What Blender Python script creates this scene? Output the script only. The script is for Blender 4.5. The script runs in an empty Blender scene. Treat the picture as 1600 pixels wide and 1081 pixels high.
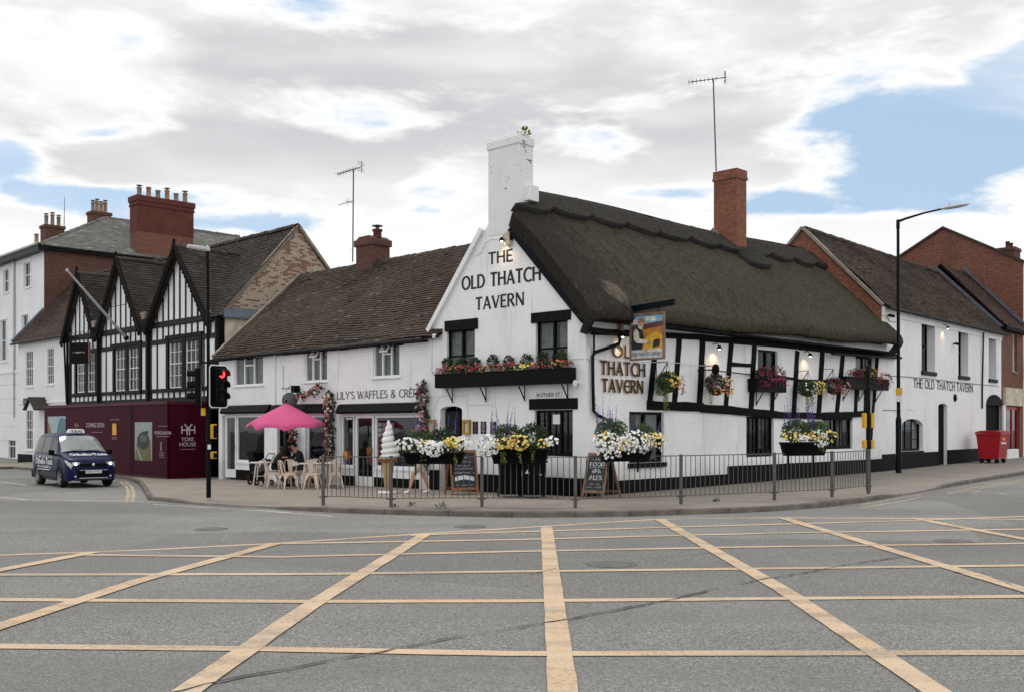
import bpy, bmesh, math, random
from mathutils import Vector as V, Matrix, noise as mnoise
random.seed(7)
SC = bpy.context.scene
COL = SC.collection
# ------------------------------------------------------------------ camera, sky, sun, exposure
H = 1.85
cam_d = bpy.data.cameras.new('camera'); cam = bpy.data.objects.new('camera', cam_d); COL.objects.link(cam)
cam.location = (0, 0, H); cam.rotation_euler = (math.radians(90), 0, 0)
cam_d.sensor_width = 36; cam_d.lens = 36; cam_d.shift_y = 126.5/1600
cam_d.clip_start = .1; cam_d.clip_end = 2000
SC.camera = cam
SC.view_settings.view_transform = 'Standard'; SC.view_settings.look = 'None'
SC.view_settings.gamma = 1; SC.view_settings.exposure = 0.06
SUN_EL, SUN_AZ = 62, -40          # azimuth measured from +Y (view direction) to the right: veiled sun high beyond the roofs
sd = bpy.data.lights.new('sun', 'SUN'); sun = bpy.data.objects.new('sun', sd); COL.objects.link(sun)
sd.energy = 1.3; sd.angle = math.radians(24); sd.color = (1, .95, .88)
_az, _el = math.radians(SUN_AZ), math.radians(SUN_EL)
_sv = V((math.sin(_az)*math.cos(_el), math.cos(_az)*math.cos(_el), math.sin(_el)))
sun.rotation_euler = _sv.to_track_quat('Z', 'Y').to_euler()

def px_ray(px, py): return V(((px-800)/1600, 1.0, (667-py)/1600))
def at(px, py, Y): return V((0, 0, H)) + px_ray(px, py)*Y
CC = V((1.85, 25.7)); D1 = V((-.728, .685)); D2 = V((.705, .709))
class NT:
    """small node-tree helper"""
    def __init__(s, tree):
        s.t = tree; s.n = tree.nodes; s.l = tree.links
    def node(s, typ, props=None, **ins):
        n = s.n.new(typ)
        for k, v in (props or {}).items(): setattr(n, k, v)
        for k, v in ins.items(): s.set(n, k, v)
        return n
    def set(s, n, k, v):
        k = int(k[1:]) if (k[0] == 'i' and k[1:].isdigit()) else k.replace('_', ' ')
        sock = n.inputs[k]
        if hasattr(v, 'is_output'): s.l.new(v, sock)
        else: sock.default_value = v
    def m(s, op, a, b=0.0, c=None, clamp=False):
        n = s.node('ShaderNodeMath', {'operation': op, 'use_clamp': clamp}, i0=a, i1=b)
        if c is not None: s.set(n, 'i2', c)
        return n.outputs[0]
    def mix(s, f, a, b, blend='MIX'):
        n = s.node('ShaderNodeMix', {'data_type': 'RGBA', 'blend_type': blend})
        s.set(n, 'i0', f)
        for i, v in ((6, a), (7, b)):
            if hasattr(v, 'is_output'): s.l.new(v, n.inputs[i])
            else: n.inputs[i].default_value = tuple(v)+(1,) if len(v) == 3 else v
        return n.outputs[2]
    def noise(s, vec, scale, detail=4, rough=.55, dist=0.0):
        return s.node('ShaderNodeTexNoise', None, Vector=vec, Scale=scale, Detail=detail, Roughness=rough, Distortion=dist).outputs[0]
    def ramp(s, f, a, b, v0=0.0, v1=1.0):
        return s.node('ShaderNodeMapRange', {'interpolation_type': 'SMOOTHSTEP'}, Value=f, From_Min=a, From_Max=b, To_Min=v0, To_Max=v1).outputs[0]
    def mapping(s, vec, scale=(1, 1, 1), rot=(0, 0, 0)):
        return s.node('ShaderNodeMapping', None, Vector=vec, Scale=scale, Rotation=rot).outputs[0]

world = bpy.data.worlds.new('World'); SC.world = world; world.use_nodes = True
def build_sky():
    t = NT(world.node_tree); t.n.clear()
    out = t.node('ShaderNodeOutputWorld'); bg = t.node('ShaderNodeBackground')
    t.l.new(bg.outputs[0], out.inputs[0])
    sky = t.node('ShaderNodeTexSky', {'sky_type': 'NISHITA', 'sun_disc': False, 'sun_elevation': _el,
                 'sun_rotation': math.atan2(_sv.x, _sv.y), 'air_density': 1.0, 'dust_density': 2.0})
    d = t.node('ShaderNodeTexCoord').outputs['Generated']
    sp = t.node('ShaderNodeSeparateXYZ', None, Vector=d)
    x, y, z = sp.outputs
    zz = t.m('ADD', t.m('MAXIMUM', z, 0.0), .42)
    pv = t.node('ShaderNodeCombineXYZ', None, X=t.m('DIVIDE', x, zz), Y=t.m('DIVIDE', y, zz), Z=t.m('MULTIPLY', z, 2.2)).outputs[0]
    n1 = t.noise(t.mapping(pv, (1.0, 1.0, 1.5)), 1.9, 10, .58, .25)
    n2 = t.noise(t.mapping(pv, (1.0, 1.0, 1.7)), 6.0, 9, .60, .2)
    # where the blue shows: broad openings in the cloud, placed by direction
    yy = t.m('MAXIMUM', t.m('ABSOLUTE', y), .05)
    u = t.m('DIVIDE', x, yy); w = t.m('DIVIDE', z, yy)
    def blob(u0, w0, su, sw, tilt=0.0):
        du = t.m('SUBTRACT', u, u0); dw = t.m('SUBTRACT', t.m('SUBTRACT', w, w0), t.m('MULTIPLY', du, tilt))
        a = t.m('POWER', t.m('DIVIDE', du, su), 2.0); b = t.m('POWER', t.m('DIVIDE', dw, sw), 2.0)
        return t.m('EXPONENT', t.m('MULTIPLY', t.m('ADD', a, b), -1.0))
    hole = 0.0
    for (px, py, sx, sy, tl, k) in SKY_HOLES:
        b = t.m('MULTIPLY', blob((px-800)/1600, (667-py)/1600, sx/1600, sy/1600, tl), k)
        hole = b if hole == 0.0 else t.m('ADD', hole, b)
    cov = t.m('ADD', t.m('ADD', t.m('MULTIPLY', n1, .80), t.m('MULTIPLY', n2, .55)), -.045)
    cov = t.m('SUBTRACT', cov, hole)
    mask = t.ramp(cov, .445, .575)
    thick = t.ramp(cov, .54, .68)
    n3 = t.noise(t.mapping(pv, (1.0, 1.0, 1.6)), 1.5, 4, .45, .3); n4 = t.noise(t.mapping(pv, (1.0, 1.0, 2.2)), 4.4, 5, .5, .3)
    dark = t.m('MULTIPLY', t.ramp(t.m('ADD', t.m('MULTIPLY', n3, .70), t.m('MULTIPLY', n4, .30)),   .33, .60), t.m('MULTIPLY', thick, t.ramp(w, .17, .30, .15, 1.0)))
    bk = t.ramp(y, -.35, .45, 1.4, 1.0)
    cl = t.mix(1.0, t.mix(dark, (1.0, 1.0, 1.0), (.61, .61, .635)), t.node('ShaderNodeCombineColor', None, Red=bk, Green=bk, Blue=bk).outputs[0], 'MULTIPLY')
    skc = t.mix(.58, t.mix(1.0, sky.outputs[0], (.10, .10, .10), 'MULTIPLY'), (.55, .76, 1.0))
    wisp = t.ramp(t.noise(t.mapping(pv, (1.0, 3.0, 1.0), (0, 0, .5)), 1.6, 6, .6), .45, .75, 0.0, .55)
    skc = t.mix(wisp, skc, (.95, .97, 1.0))
    c = t.mix(mask, skc, cl)
    t.set(bg, 'Color', c); bg.inputs['Strength'].default_value = 1.0
# px, py, half-widths and weight of openings
SKY_HOLES = [(5, 262, 60, 36, 0, .24), (165, 208, 80, 16, .1, .17), (150, 306, 150, 20, 0, .24), (420, 350, 120, 14, 0, .2), (715, 285, 75, 42, .2, .10), (930, 225, 120, 40, -.1, .09), (1010, 302, 110, 12, 0, .15),
             (1480, 235, 190, 78, .25, .33), (1600, 110, 80, 55, .3, .26), (1220, 318, 70, 16, 0, .2), (1340, 180, 90, 28, .1, .16),
             (1120, 248, 150, 34, -.05, -.12), (360, 250, 280, 44, 0, -.10), (1505, 128, 80, 12, -.25, -.12), (1360, 362, 260, 26, 0, -.14), (60, 350, 90, 26, 0, -.12)]
build_sky()

# ------------------------------------------------------------------ small helpers
def road_z(X, Y):
    p = V((X, Y)) - CC; s1 = p.dot(D1); s2 = p.dot(D2)
    z = -.01*min(max(s1, 0), 20) + .012*min(max(s1-24, 0), 40)
    return z + .008*min(max(s2, 0), 60)
def ground(px, py, dz=0.0):
    Y = 20.0
    for _ in range(30):
        q = at(px, py, Y); g = road_z(q.x, q.y)+dz
        Y = (H-g)*1600/max(py-667, 4)
    return V((q.x, q.y, g))
def pave_z(X, Y): return road_z(X, Y)+.11

class Facade:
    def __init__(s, O, d):
        s.O = V((O[0], O[1], 0)); s.d = V((d[0], d[1], 0)).normalized()
        n = V((s.d.y, -s.d.x, 0))
        s.n = n if n.dot(-s.O) > 0 else -n
    def W(s, a, z, o=0.0): return s.O + s.d*a + V((0, 0, z)) + s.n*o
    def px(s, x, y, o=0.0):
        r = px_ray(x, y); O = s.O + s.n*o
        k = (O - V((0, 0, H))).dot(s.n)/r.dot(s.n)
        p = V((0, 0, H)) + r*k
        return ((p-s.O).dot(s.d), p.z)
    def rect(s, x0, y0, x1, y1, o=0.0):
        """pixel box (taken at its middle) -> s0,s1,z0,z1"""
        ym = (y0+y1)/2; xm = (x0+x1)/2
        a = s.px(x0, ym, o)[0]; b = s.px(x1, ym, o)[0]
        z1 = s.px(xm, y0, o)[1]; z0 = s.px(xm, y1, o)[1]
        return (min(a, b), max(a, b), z0, z1)
    def frame(s, a=0, z=0, o=0): return (s.W(a, z, o), s.d, V((0, 0, 1)), s.n)

class MB:
    def __init__(s): s.v = []; s.f = []; s.m = []; s.sm = []
    def add(s, pts, faces, mi=0, smooth=False):
        b = len(s.v); s.v += [V(p) for p in pts]
        for f in faces:
            s.f.append(tuple(i+b for i in f)); s.m.append(mi); s.sm.append(smooth)
    def poly(s, pts, mi=0): s.add(pts, [tuple(range(len(pts)))], mi)
    def box(s, fr, a0, a1, b0, b1, c0, c1, mi=0, taper=0.0):
        O, u, v, w = fr; P = []
        for c in (c0, c1):
            for b in (b0, b1):
                t = taper if b == b0 else 0
                for a in (a0+t, a1-t): P.append(O+u*a+v*b+w*c)
        s.add(P, [(0, 2, 3, 1), (4, 5, 7, 6), (0, 1, 5, 4), (2, 6, 7, 3), (0, 4, 6, 2), (1, 3, 7, 5)], mi)
    def abox(s, x0, x1, y0, y1, z0, z1, mi=0):
        s.box((V((0, 0, 0)), V((1, 0, 0)), V((0, 1, 0)), V((0, 0, 1))), x0, x1, y0, y1, z0, z1, mi)
    def prism(s, fr, pts, c0, c1, mi=0):
        O, u, v, w = fr; n = len(pts)
        P = [O+u*a+v*b+w*c0 for a, b in pts]+[O+u*a+v*b+w*c1 for a, b in pts]
        F = [tuple(range(n-1, -1, -1)), tuple(range(n, 2*n))]+[(i, (i+1) % n, n+(i+1) % n, n+i) for i in range(n)]
        s.add(P, F, mi)
    def bar(s, p0, p1, w, h, up=V((0, 0, 1)), mi=0):
        """rectangular bar between two points; w across, h along up"""
        p0, p1 = V(p0), V(p1); d = (p1-p0); L = d.length; d.normalize()
        a = d.cross(up)
        if a.length < 1e-4: a = V((1, 0, 0))
        a.normalize(); b = a.cross(d).normalized()
        s.box((p0, d, a, b), 0, L, -w/2, w/2, -h/2, h/2, mi)
    def tube(s, pts, r, n=8, mi=0, caps=True, smooth=True):
        pts = [V(p) for p in pts]; R = r if isinstance(r, (list, tuple)) else [r]*len(pts)
        P = []; prev = None
        for i, p in enumerate(pts):
            t = (pts[min(i+1, len(pts)-1)]-pts[max(i-1, 0)]).normalized()
            a = prev if prev is not None else (V((0, 0, 1)) if abs(t.z) < .9 else V((1, 0, 0)))
            a = (a-t*a.dot(t)).normalized(); prev = a; b = t.cross(a)
            for k in range(n):
                q = 2*math.pi*k/n; P.append(p+(a*math.cos(q)+b*math.sin(q))*R[i])
        F = []
        for i in range(len(pts)-1):
            for k in range(n): F.append((i*n+k, i*n+(k+1) % n, (i+1)*n+(k+1) % n, (i+1)*n+k))
        s.add(P, F, mi, smooth)
        if caps:
            s.add(P[:n], [tuple(range(n-1, -1, -1))], mi); s.add(P[-n:], [tuple(range(n))], mi)
    def lathe(s, c, prof, n=20, mi=0, axis=V((0, 0, 1)), smooth=True):
        axis = axis.normalized(); a = axis.orthogonal().normalized(); b = axis.cross(a); c = V(c)
        P = [c+axis*z+(a*math.cos(2*math.pi*k/n)+b*math.sin(2*math.pi*k/n))*r for r, z in prof for k in range(n)]
        F = [(i*n+k, i*n+(k+1) % n, (i+1)*n+(k+1) % n, (i+1)*n+k) for i in range(len(prof)-1) for k in range(n)]
        s.add(P, F, mi, smooth)
    def grid(s, fn, nu, nv, mi=0, smooth=True, cu=False):
        P = [fn(i/nu, j/nv) for j in range(nv+1) for i in range(nu+(0 if cu else 1))]
        w = nu if cu else nu+1; F = []
        for j in range(nv):
            for i in range(nu):
                k = (i+1) % w if cu else i+1
                F.append((j*w+i, j*w+k, (j+1)*w+k, (j+1)*w+i))
        s.add(P, F, mi, smooth)
    def ball(s, c, r, n=8, mi=0):
        c = V(c); r = r if isinstance(r, (tuple, list)) else (r, r, r)
        def fn(u, v):
            th = 2*math.pi*u; ph = math.pi*v
            return c+V((r[0]*math.sin(ph)*math.cos(th), r[1]*math.sin(ph)*math.sin(th), r[2]*math.cos(ph)))
        s.grid(fn, n, max(4, n//2+1), mi, True, True)
    def build(s, name, mats, parent=None, bevel=0.0, seg=1):
        base = V((0, 0, 0))
        if parent is not None:
            q = parent
            while q: base = base+q.location; q = q.parent
        elif s.v:
            mn = V((min(p.x for p in s.v), min(p.y for p in s.v), min(p.z for p in s.v)))
            mx = V((max(p.x for p in s.v), max(p.y for p in s.v), 0)); base = V(((mn.x+mx.x)/2, (mn.y+mx.y)/2, mn.z))
        me = bpy.data.meshes.new(name)
        me.from_pydata([p-base for p in s.v], [], s.f)
        uv = me.uv_layers.new(name='UVMap'); data = [0.0]*(2*len(me.loops)); k = 0
        for f in s.f:
            p0, p1, p2 = s.v[f[0]], s.v[f[1]], s.v[f[2]]
            nn = (p1-p0).cross(p2-p0)
            if nn.length < 1e-12 and len(f) > 3: nn = (p2-p0).cross(s.v[f[3]]-p0)
            L = nn.length
            if L < 1e-12 or abs(nn.z)/L > .93:
                for i in f: data[k] = s.v[i].x; data[k+1] = s.v[i].y; k += 2
            else:
                nn /= L; h = V((-nn.y, nn.x, 0)).normalized(); w = nn.cross(h)
                if w.z < 0: w = -w
                for i in f:
                    p = s.v[i]; data[k] = p.x*h.x+p.y*h.y; data[k+1] = p.x*w.x+p.y*w.y+p.z*w.z; k += 2
        uv.data.foreach_set('uv', data)
        me.polygons.foreach_set('material_index', s.m); me.polygons.foreach_set('use_smooth', s.sm)
        for m in (mats if isinstance(mats, (list, tuple)) else [mats]): me.materials.append(m)
        me.update()
        o = bpy.data.objects.new(name, me); COL.objects.link(o)
        if parent is not None: o.parent = parent
        else: o.location = base
        if bevel:
            b = o.modifiers.new('bevel', 'BEVEL'); b.width = bevel; b.segments = seg; b.limit_method = 'ANGLE'
        return o

def tag(o, label=None, cat=None, group=None, kind=None):
    if label: o['label'] = label
    if cat: o['category'] = cat
    if group: o['group'] = group
    if kind: o['kind'] = kind
    return o
def thing(name, label, cat, loc, group=None):
    o = bpy.data.objects.new(name, None); COL.objects.link(o); o.location = V(loc); o.empty_display_size = .2
    return tag(o, label, cat, group)
def copy_tree(o, parent=None):
    c = o.copy(); COL.objects.link(c)
    if parent is not None: c.parent = parent
    for ch in list(o.children): copy_tree(ch, c)
    return c

# ------------------------------------------------------------------ materials
def newmat(name):
    m = bpy.data.materials.new(name); m.use_nodes = True
    t = NT(m.node_tree); bs = t.n['Principled BSDF']
    return m, t, bs
def mat(name, c, rough=.6, metal=0.0, var=.12, vs=3.0, bump=0.0, bs_=40.0, spec=.25, coat=0.0, emit=None):
    m, t, b = newmat(name)
    o = t.node('ShaderNodeTexCoord').outputs['Object']
    n = t.noise(o, vs, 5, .6)
    k = t.ramp(n, .25, .75, 1-var, 1+var)
    col = t.mix(1.0, c, t.node('ShaderNodeCombineColor', None, Red=k, Green=k, Blue=k).outputs[0], 'MULTIPLY')
    t.set(b, 'Base Color', col); b.inputs['Roughness'].default_value = rough; b.inputs['Metallic'].default_value = metal
    b.inputs['Specular IOR Level'].default_value = spec; b.inputs['Coat Weight'].default_value = coat
    if bump:
        bn = t.node('ShaderNodeBump', None, Height=t.noise(o, bs_, 5, .6), Strength=bump, Distance=.02)
        t.set(b, 'Normal', bn.outputs[0])
    if emit:
        b.inputs['Emission Color'].default_value = tuple(emit[:3])+(1,); b.inputs['Emission Strength'].default_value = emit[3]
    return m
def brick_mat(name, c1, c2, mortar, painted=None, bw=.225, bh=.075, dirt=.25, bump=.5, flake=0.0):
    m, t, b = newmat(name)
    tc = t.node('ShaderNodeTexCoord'); uv = tc.outputs['UV']; ob = tc.outputs['Object']
    wob = t.node('ShaderNodeVectorMath', {'operation': 'MULTIPLY_ADD'})
    t.l.new(t.node('ShaderNodeTexNoise', None, Vector=uv, Scale=3.0).outputs['Color'], wob.inputs[0]); wob.inputs[1].default_value = (.016, .016, 0); t.l.new(uv, wob.inputs[2])
    br = t.node('ShaderNodeTexBrick', None, Vector=wob.outputs[0], Scale=1.0, Mortar_Size=.006, Mortar_Smooth=.35, Bias=0.0, Brick_Width=bw, Row_Height=bh)
    br.inputs['Color1'].default_value = (*c1, 1); br.inputs['Color2'].default_value = (*c2, 1); br.inputs['Mortar'].default_value = (*mortar, 1)
    n1 = t.noise(ob, .9, 6, .6); n2 = t.noise(uv, 7, 5, .65); n3 = t.noise(uv, 45, 3, .6)
    col = br.outputs['Color']
    k = t.ramp(n2, .25, .75, .72, 1.25)
    kk = t.node('ShaderNodeCombineColor', None, Red=k, Green=k, Blue=k).outputs[0]
    if painted is None:
        col = t.mix(1.0, col, kk, 'MULTIPLY')
        col = t.mix(t.ramp(n1, .5, .75, 0, dirt), col, (.06, .045, .035))
    else:
        pc = t.mix(t.ramp(n1, .45, .75, 0, dirt), painted, tuple(x*.72 for x in painted))
        pc = t.mix(t.ramp(n2, .5, .85, 0, .35), pc, tuple(x*.80 for x in painted))
        stk = t.noise(t.mapping(uv, (5.0, .35, 1)), 1.0, 5, .65); pc = t.mix(t.m('MULTIPLY', t.ramp(stk, .54, .72), t.ramp(n1, .35, .6, .15, .7)), pc, tuple(x*y for x, y in zip(painted, (.66, .64, .60))))
        sz = t.node('ShaderNodeSeparateXYZ', None, Vector=ob).outputs[2]; low = t.m('MULTIPLY', t.ramp(t.m('ADD', sz, t.m('MULTIPLY', n2, .9)), 1.35, .75), t.ramp(n1, .3, .7, .2, .75)); pc = t.mix(low, pc, tuple(x*y for x, y in zip(painted, (.55, .52, .46))))
        pc = t.mix(t.m('MULTIPLY', br.outputs['Fac'], .14), pc, tuple(x*.6 for x in painted))
        if flake:
            col = t.mix(1.0, col, kk, 'MULTIPLY')
            if flake > .7:      # paint has gone brick by brick
                sx, sy, _ = t.node('ShaderNodeSeparateXYZ', None, Vector=uv).outputs
                ry = t.m('FLOOR', t.m('DIVIDE', sy, bh)); rx = t.m('FLOOR', t.m('ADD', t.m('DIVIDE', sx, bw), t.m('MULTIPLY', t.m('MODULO', ry, 2.0), .5)))
                wn = t.node('ShaderNodeTexWhiteNoise', {'noise_dimensions': '2D'}, Vector=t.node('ShaderNodeCombineXYZ', None, X=rx, Y=ry).outputs[0]).outputs[0]
                pc = t.mix(t.m('MULTIPLY', br.outputs['Fac'], .5), t.mix(wn, pc, tuple(x*1.25 for x in painted)), tuple(x*.55 for x in painted))
                fm = t.ramp(t.m('ADD', t.m('MULTIPLY', t.noise(ob, .8, 6, .6), .75), t.m('MULTIPLY', wn, .28)), .50, .53)
            else: fm = t.ramp(t.m('ADD', t.m('MULTIPLY', t.noise(ob, 1.9, 7, .68), .62), t.m('MULTIPLY', t.noise(t.mapping(uv, (3.2, 9.5, 1)), 1.0, 5, .7), .42)), .5+.22*(1-flake), .545+.22*(1-flake))
            col = t.mix(fm, pc, col)
        else: col = pc
    t.set(b, 'Base Color', col); b.inputs['Roughness'].default_value = .8 if painted else .88
    b.inputs['Specular IOR Level'].default_value = .3
    h = t.m('ADD', t.m('MULTIPLY', br.outputs['Fac'], -1.0), t.m('ADD', t.m('MULTIPLY', n3, .35), t.m('MULTIPLY', n2, .9)))
    bn = t.node('ShaderNodeBump', None, Height=h, Strength=bump, Distance=.012)
    t.set(b, 'Normal', bn.outputs[0])
    return m
def tile_mat(name, c1, c2, lich=(.30, .28, .22), la=.25):
    m, t, b = newmat(name)
    ob = t.node('ShaderNodeTexCoord').outputs['Object']
    r = t.node('ShaderNodeNewGeometry').outputs['Random Per Island']
    col = t.mix(r, c1, c2)
    n1 = t.noise(ob, .55, 5, .6); n2 = t.noise(ob, 6, 5, .7)
    col = t.mix(t.ramp(n1, .42, .72, 0, .55), col, tuple(x*.55 for x in c1))
    col = t.mix(t.m('MULTIPLY', t.ramp(n2, .56, .72), t.ramp(n1, .3, .6, la, la*1.6)), col, lich)
    r2 = t.node('ShaderNodeTexWhiteNoise', {'noise_dimensions': '1D'}, W=t.m('MULTIPLY', r, 91.7)).outputs[0]
    col = t.mix(t.ramp(r2, .965, .99, 0, .3), col, tuple(x*1.6 for x in lich))
    t.set(b, 'Base Color', col); b.inputs['Roughness'].default_value = .9; b.inputs['Specular IOR Level'].default_value = .2
    t.set(b, 'Normal', t.node('ShaderNodeBump', None, Height=t.noise(ob, 30, 4, .6), Strength=.5, Distance=.01).outputs[0])
    return m
def thatch_mat(name, ridge=False):
    m, t, b = newmat(name)
    tc = t.node('ShaderNodeTexCoord'); uv = tc.outputs['UV']; ob = tc.outputs['Object']
    straw = t.noise(t.mapping(uv, (1, .06, 1)), 60, 6, .65)
    cl = t.noise(t.mapping(uv, (1, .6, 1)), .42, 5, .6, .4); c2 = t.noise(uv, 2.6, 6, .7); c3 = t.noise(uv, 14, 4, .7)
    base = (.040, .037, .034) if ridge else (.034, .030, .025)
    col = t.mix(t.ramp(c2, .35, .7), base, tuple(x*.72 for x in base))
    if not ridge:
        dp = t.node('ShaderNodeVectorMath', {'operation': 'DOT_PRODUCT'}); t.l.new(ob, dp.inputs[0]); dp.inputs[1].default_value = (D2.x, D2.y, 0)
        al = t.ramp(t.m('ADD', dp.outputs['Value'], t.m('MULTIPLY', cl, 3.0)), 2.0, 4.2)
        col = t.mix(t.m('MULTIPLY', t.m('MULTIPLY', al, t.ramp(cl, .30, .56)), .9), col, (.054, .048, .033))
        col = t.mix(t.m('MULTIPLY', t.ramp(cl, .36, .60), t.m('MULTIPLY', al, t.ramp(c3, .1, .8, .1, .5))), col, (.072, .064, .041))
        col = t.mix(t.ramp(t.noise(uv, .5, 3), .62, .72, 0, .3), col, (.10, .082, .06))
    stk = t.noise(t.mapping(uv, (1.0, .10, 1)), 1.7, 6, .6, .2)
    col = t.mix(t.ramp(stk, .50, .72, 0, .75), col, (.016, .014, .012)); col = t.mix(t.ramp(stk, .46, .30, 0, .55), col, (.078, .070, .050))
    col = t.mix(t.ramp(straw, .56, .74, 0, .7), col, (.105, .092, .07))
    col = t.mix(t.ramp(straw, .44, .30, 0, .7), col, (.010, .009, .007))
    if not ridge:      # bald patch where fresh straw shows, above the inn sign
        pt = at(950, 470, 26.6)-V((CC.x, CC.y, .05)); dv = t.node('ShaderNodeVectorMath', {'operation': 'SUBTRACT'}); t.l.new(ob, dv.inputs[0]); dv.inputs[1].default_value = pt
        dl = t.node('ShaderNodeVectorMath', {'operation': 'LENGTH'}); t.l.new(dv.outputs[0], dl.inputs[0])
        q = t.m('ADD', dl.outputs['Value'], t.m('MULTIPLY', t.noise(ob, 3.5, 6, .7), 1.1))
        col = t.mix(t.ramp(q, .95, 1.15, .85, 0.0), col, t.mix(t.ramp(straw, .35, .65), (.045, .036, .028), (.21, .17, .13)))
    t.set(b, 'Base Color', col); b.inputs['Roughness'].default_value = .95; b.inputs['Specular IOR Level'].default_value = .1
    h = t.m('ADD', t.m('MULTIPLY', straw, 1.0), t.m('MULTIPLY', c3, .15))
    t.set(b, 'Normal', t.node('ShaderNodeBump', None, Height=h, Strength=.8, Distance=.022).outputs[0])
    return m
def glass_mat(name, tint=(.75, .8, .8), refl=1.0):
    m = bpy.data.materials.new(name); m.use_nodes = True; t = NT(m.node_tree); t.n.clear()
    o = t.node('ShaderNodeOutputMaterial'); tr = t.node('ShaderNodeBsdfTransparent', None, Color=(*tint, 1))
    gl = t.node('ShaderNodeBsdfGlossy', None, Color=(.9, .93, .95, 1), Roughness=.03)
    ob = t.node('ShaderNodeTexCoord').outputs['Object']
    bn = t.node('ShaderNodeBump', None, Height=t.noise(ob, 1.6, 2), Strength=.03, Distance=.05)
    t.set(gl, 'Normal', bn.outputs[0])
    ge = t.node('ShaderNodeNewGeometry'); dt = t.node('ShaderNodeVectorMath', {'operation': 'DOT_PRODUCT'})
    t.l.new(ge.outputs['Incoming'], dt.inputs[0]); t.l.new(ge.outputs['Normal'], dt.inputs[1])
    fz = t.m('ADD', t.m('MULTIPLY', t.m('POWER', t.m('SUBTRACT', 1.0, t.m('ABSOLUTE', dt.outputs['Value'])), 5.0), .8), .04)
    mx = t.node('ShaderNodeMixShader')
    t.l.new(t.m('MULTIPLY', fz, refl, clamp=True), mx.inputs[0]); t.l.new(tr.outputs[0], mx.inputs[1]); t.l.new(gl.outputs[0], mx.inputs[2])
    t.l.new(mx.outputs[0], o.inputs[0]); return m
def asphalt_mat():
    m, t, b = newmat('asphalt')
    ob = t.node('ShaderNodeTexCoord').outputs['Object']
    vo = t.node('ShaderNodeTexVoronoi', None, Vector=ob, Scale=80.0); sp = t.node('ShaderNodeSeparateColor', None, Color=vo.outputs['Color']).outputs[0]
    n1 = t.noise(ob, .35, 5, .6); n2 = t.noise(ob, 2.5, 5, .65); n3 = t.noise(ob, 28, 3, .7)
    k = t.m('ADD', t.ramp(sp, 0.0, .8, .5, 1.15), t.ramp(sp, .82, .98, 0, .6))
    col = t.mix(t.ramp(n1, .35, .65), (.190, .187, .174), (.226, .222, .207))
    col = t.mix(t.ramp(n2, .5, .8, 0, .35), col, (.16, .16, .157))
    col = t.mix(t.ramp(n3, .3, .7, 0, .22), col, (.115, .115, .113))
    col = t.mix(1.0, col, t.node('ShaderNodeCombineColor', None, Red=k, Green=k, Blue=k).outputs[0], 'MULTIPLY')
    pn = t.node('ShaderNodeTexVoronoi', None, Vector=t.mapping(ob, (.11, .16, 1), (0, 0, .5)), Scale=1.0); pc = t.node('ShaderNodeSeparateColor', None, Color=pn.outputs['Color']).outputs[1]
    kk = t.ramp(pc, 0, 1, .86, 1.10); col = t.mix(1.0, col, t.node('ShaderNodeCombineColor', None, Red=kk, Green=kk, Blue=kk).outputs[0], 'MULTIPLY')
    oil = t.ramp(t.noise(ob, .9, 5, .7), .66, .74, 0, .35); col = t.mix(oil, col, (.07, .07, .072))
    # tyre-polished lanes run across the view
    st = t.noise(t.mapping(ob, (.06, .5, 1)), 1.0, 3)
    col = t.mix(t.ramp(st, .46, .64, 0, .45), col, (.14, .14, .14))
    t.set(b, 'Base Color', col); b.inputs['Roughness'].default_value = .85; b.inputs['Specular IOR Level'].default_value = .35
    h = t.m('ADD', vo.outputs['Distance'], t.m('MULTIPLY', n3, .4))
    t.set(b, 'Normal', t.node('ShaderNodeBump', None, Height=h, Strength=.55, Distance=.008).outputs[0])
    return m
def paint_mat(name, c, wear=.3):
    m, t, b = newmat(name)
    ob = t.node('ShaderNodeTexCoord').outputs['Object']
    n = t.noise(ob, 26, 5, .75); n2 = t.noise(ob, 1.3, 4, .6); n3 = t.noise(ob, 90, 3, .7)
    col = t.mix(t.ramp(n2, .35, .7, 0, .55), c, tuple(x*y for x, y in zip(c, (.92, .78, .62))))
    tr = t.noise(t.mapping(ob, (.25, 2.2, 1), (0, 0, .12)), 1.0, 4, .6)
    col = t.mix(t.ramp(tr, .44, .66, 0, .55), col, (.25, .21, .165))
    f = t.m('MULTIPLY', t.ramp(t.m('ADD', t.m('MULTIPLY', n, .6), t.m('MULTIPLY', n3, .4)), .50, .60), t.ramp(t.m('ADD', t.m('MULTIPLY', n2, .5), t.m('MULTIPLY', tr, .5)), .40, .58, wear*.35, wear*1.15))
    col = t.mix(f, col, (.14, .138, .13))
    t.set(b, 'Base Color', col); b.inputs['Roughness'].default_value = .8
    t.set(b, 'Normal', t.node('ShaderNodeBump', None, Height=n3, Strength=.4, Distance=.006).outputs[0])
    return m
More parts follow.
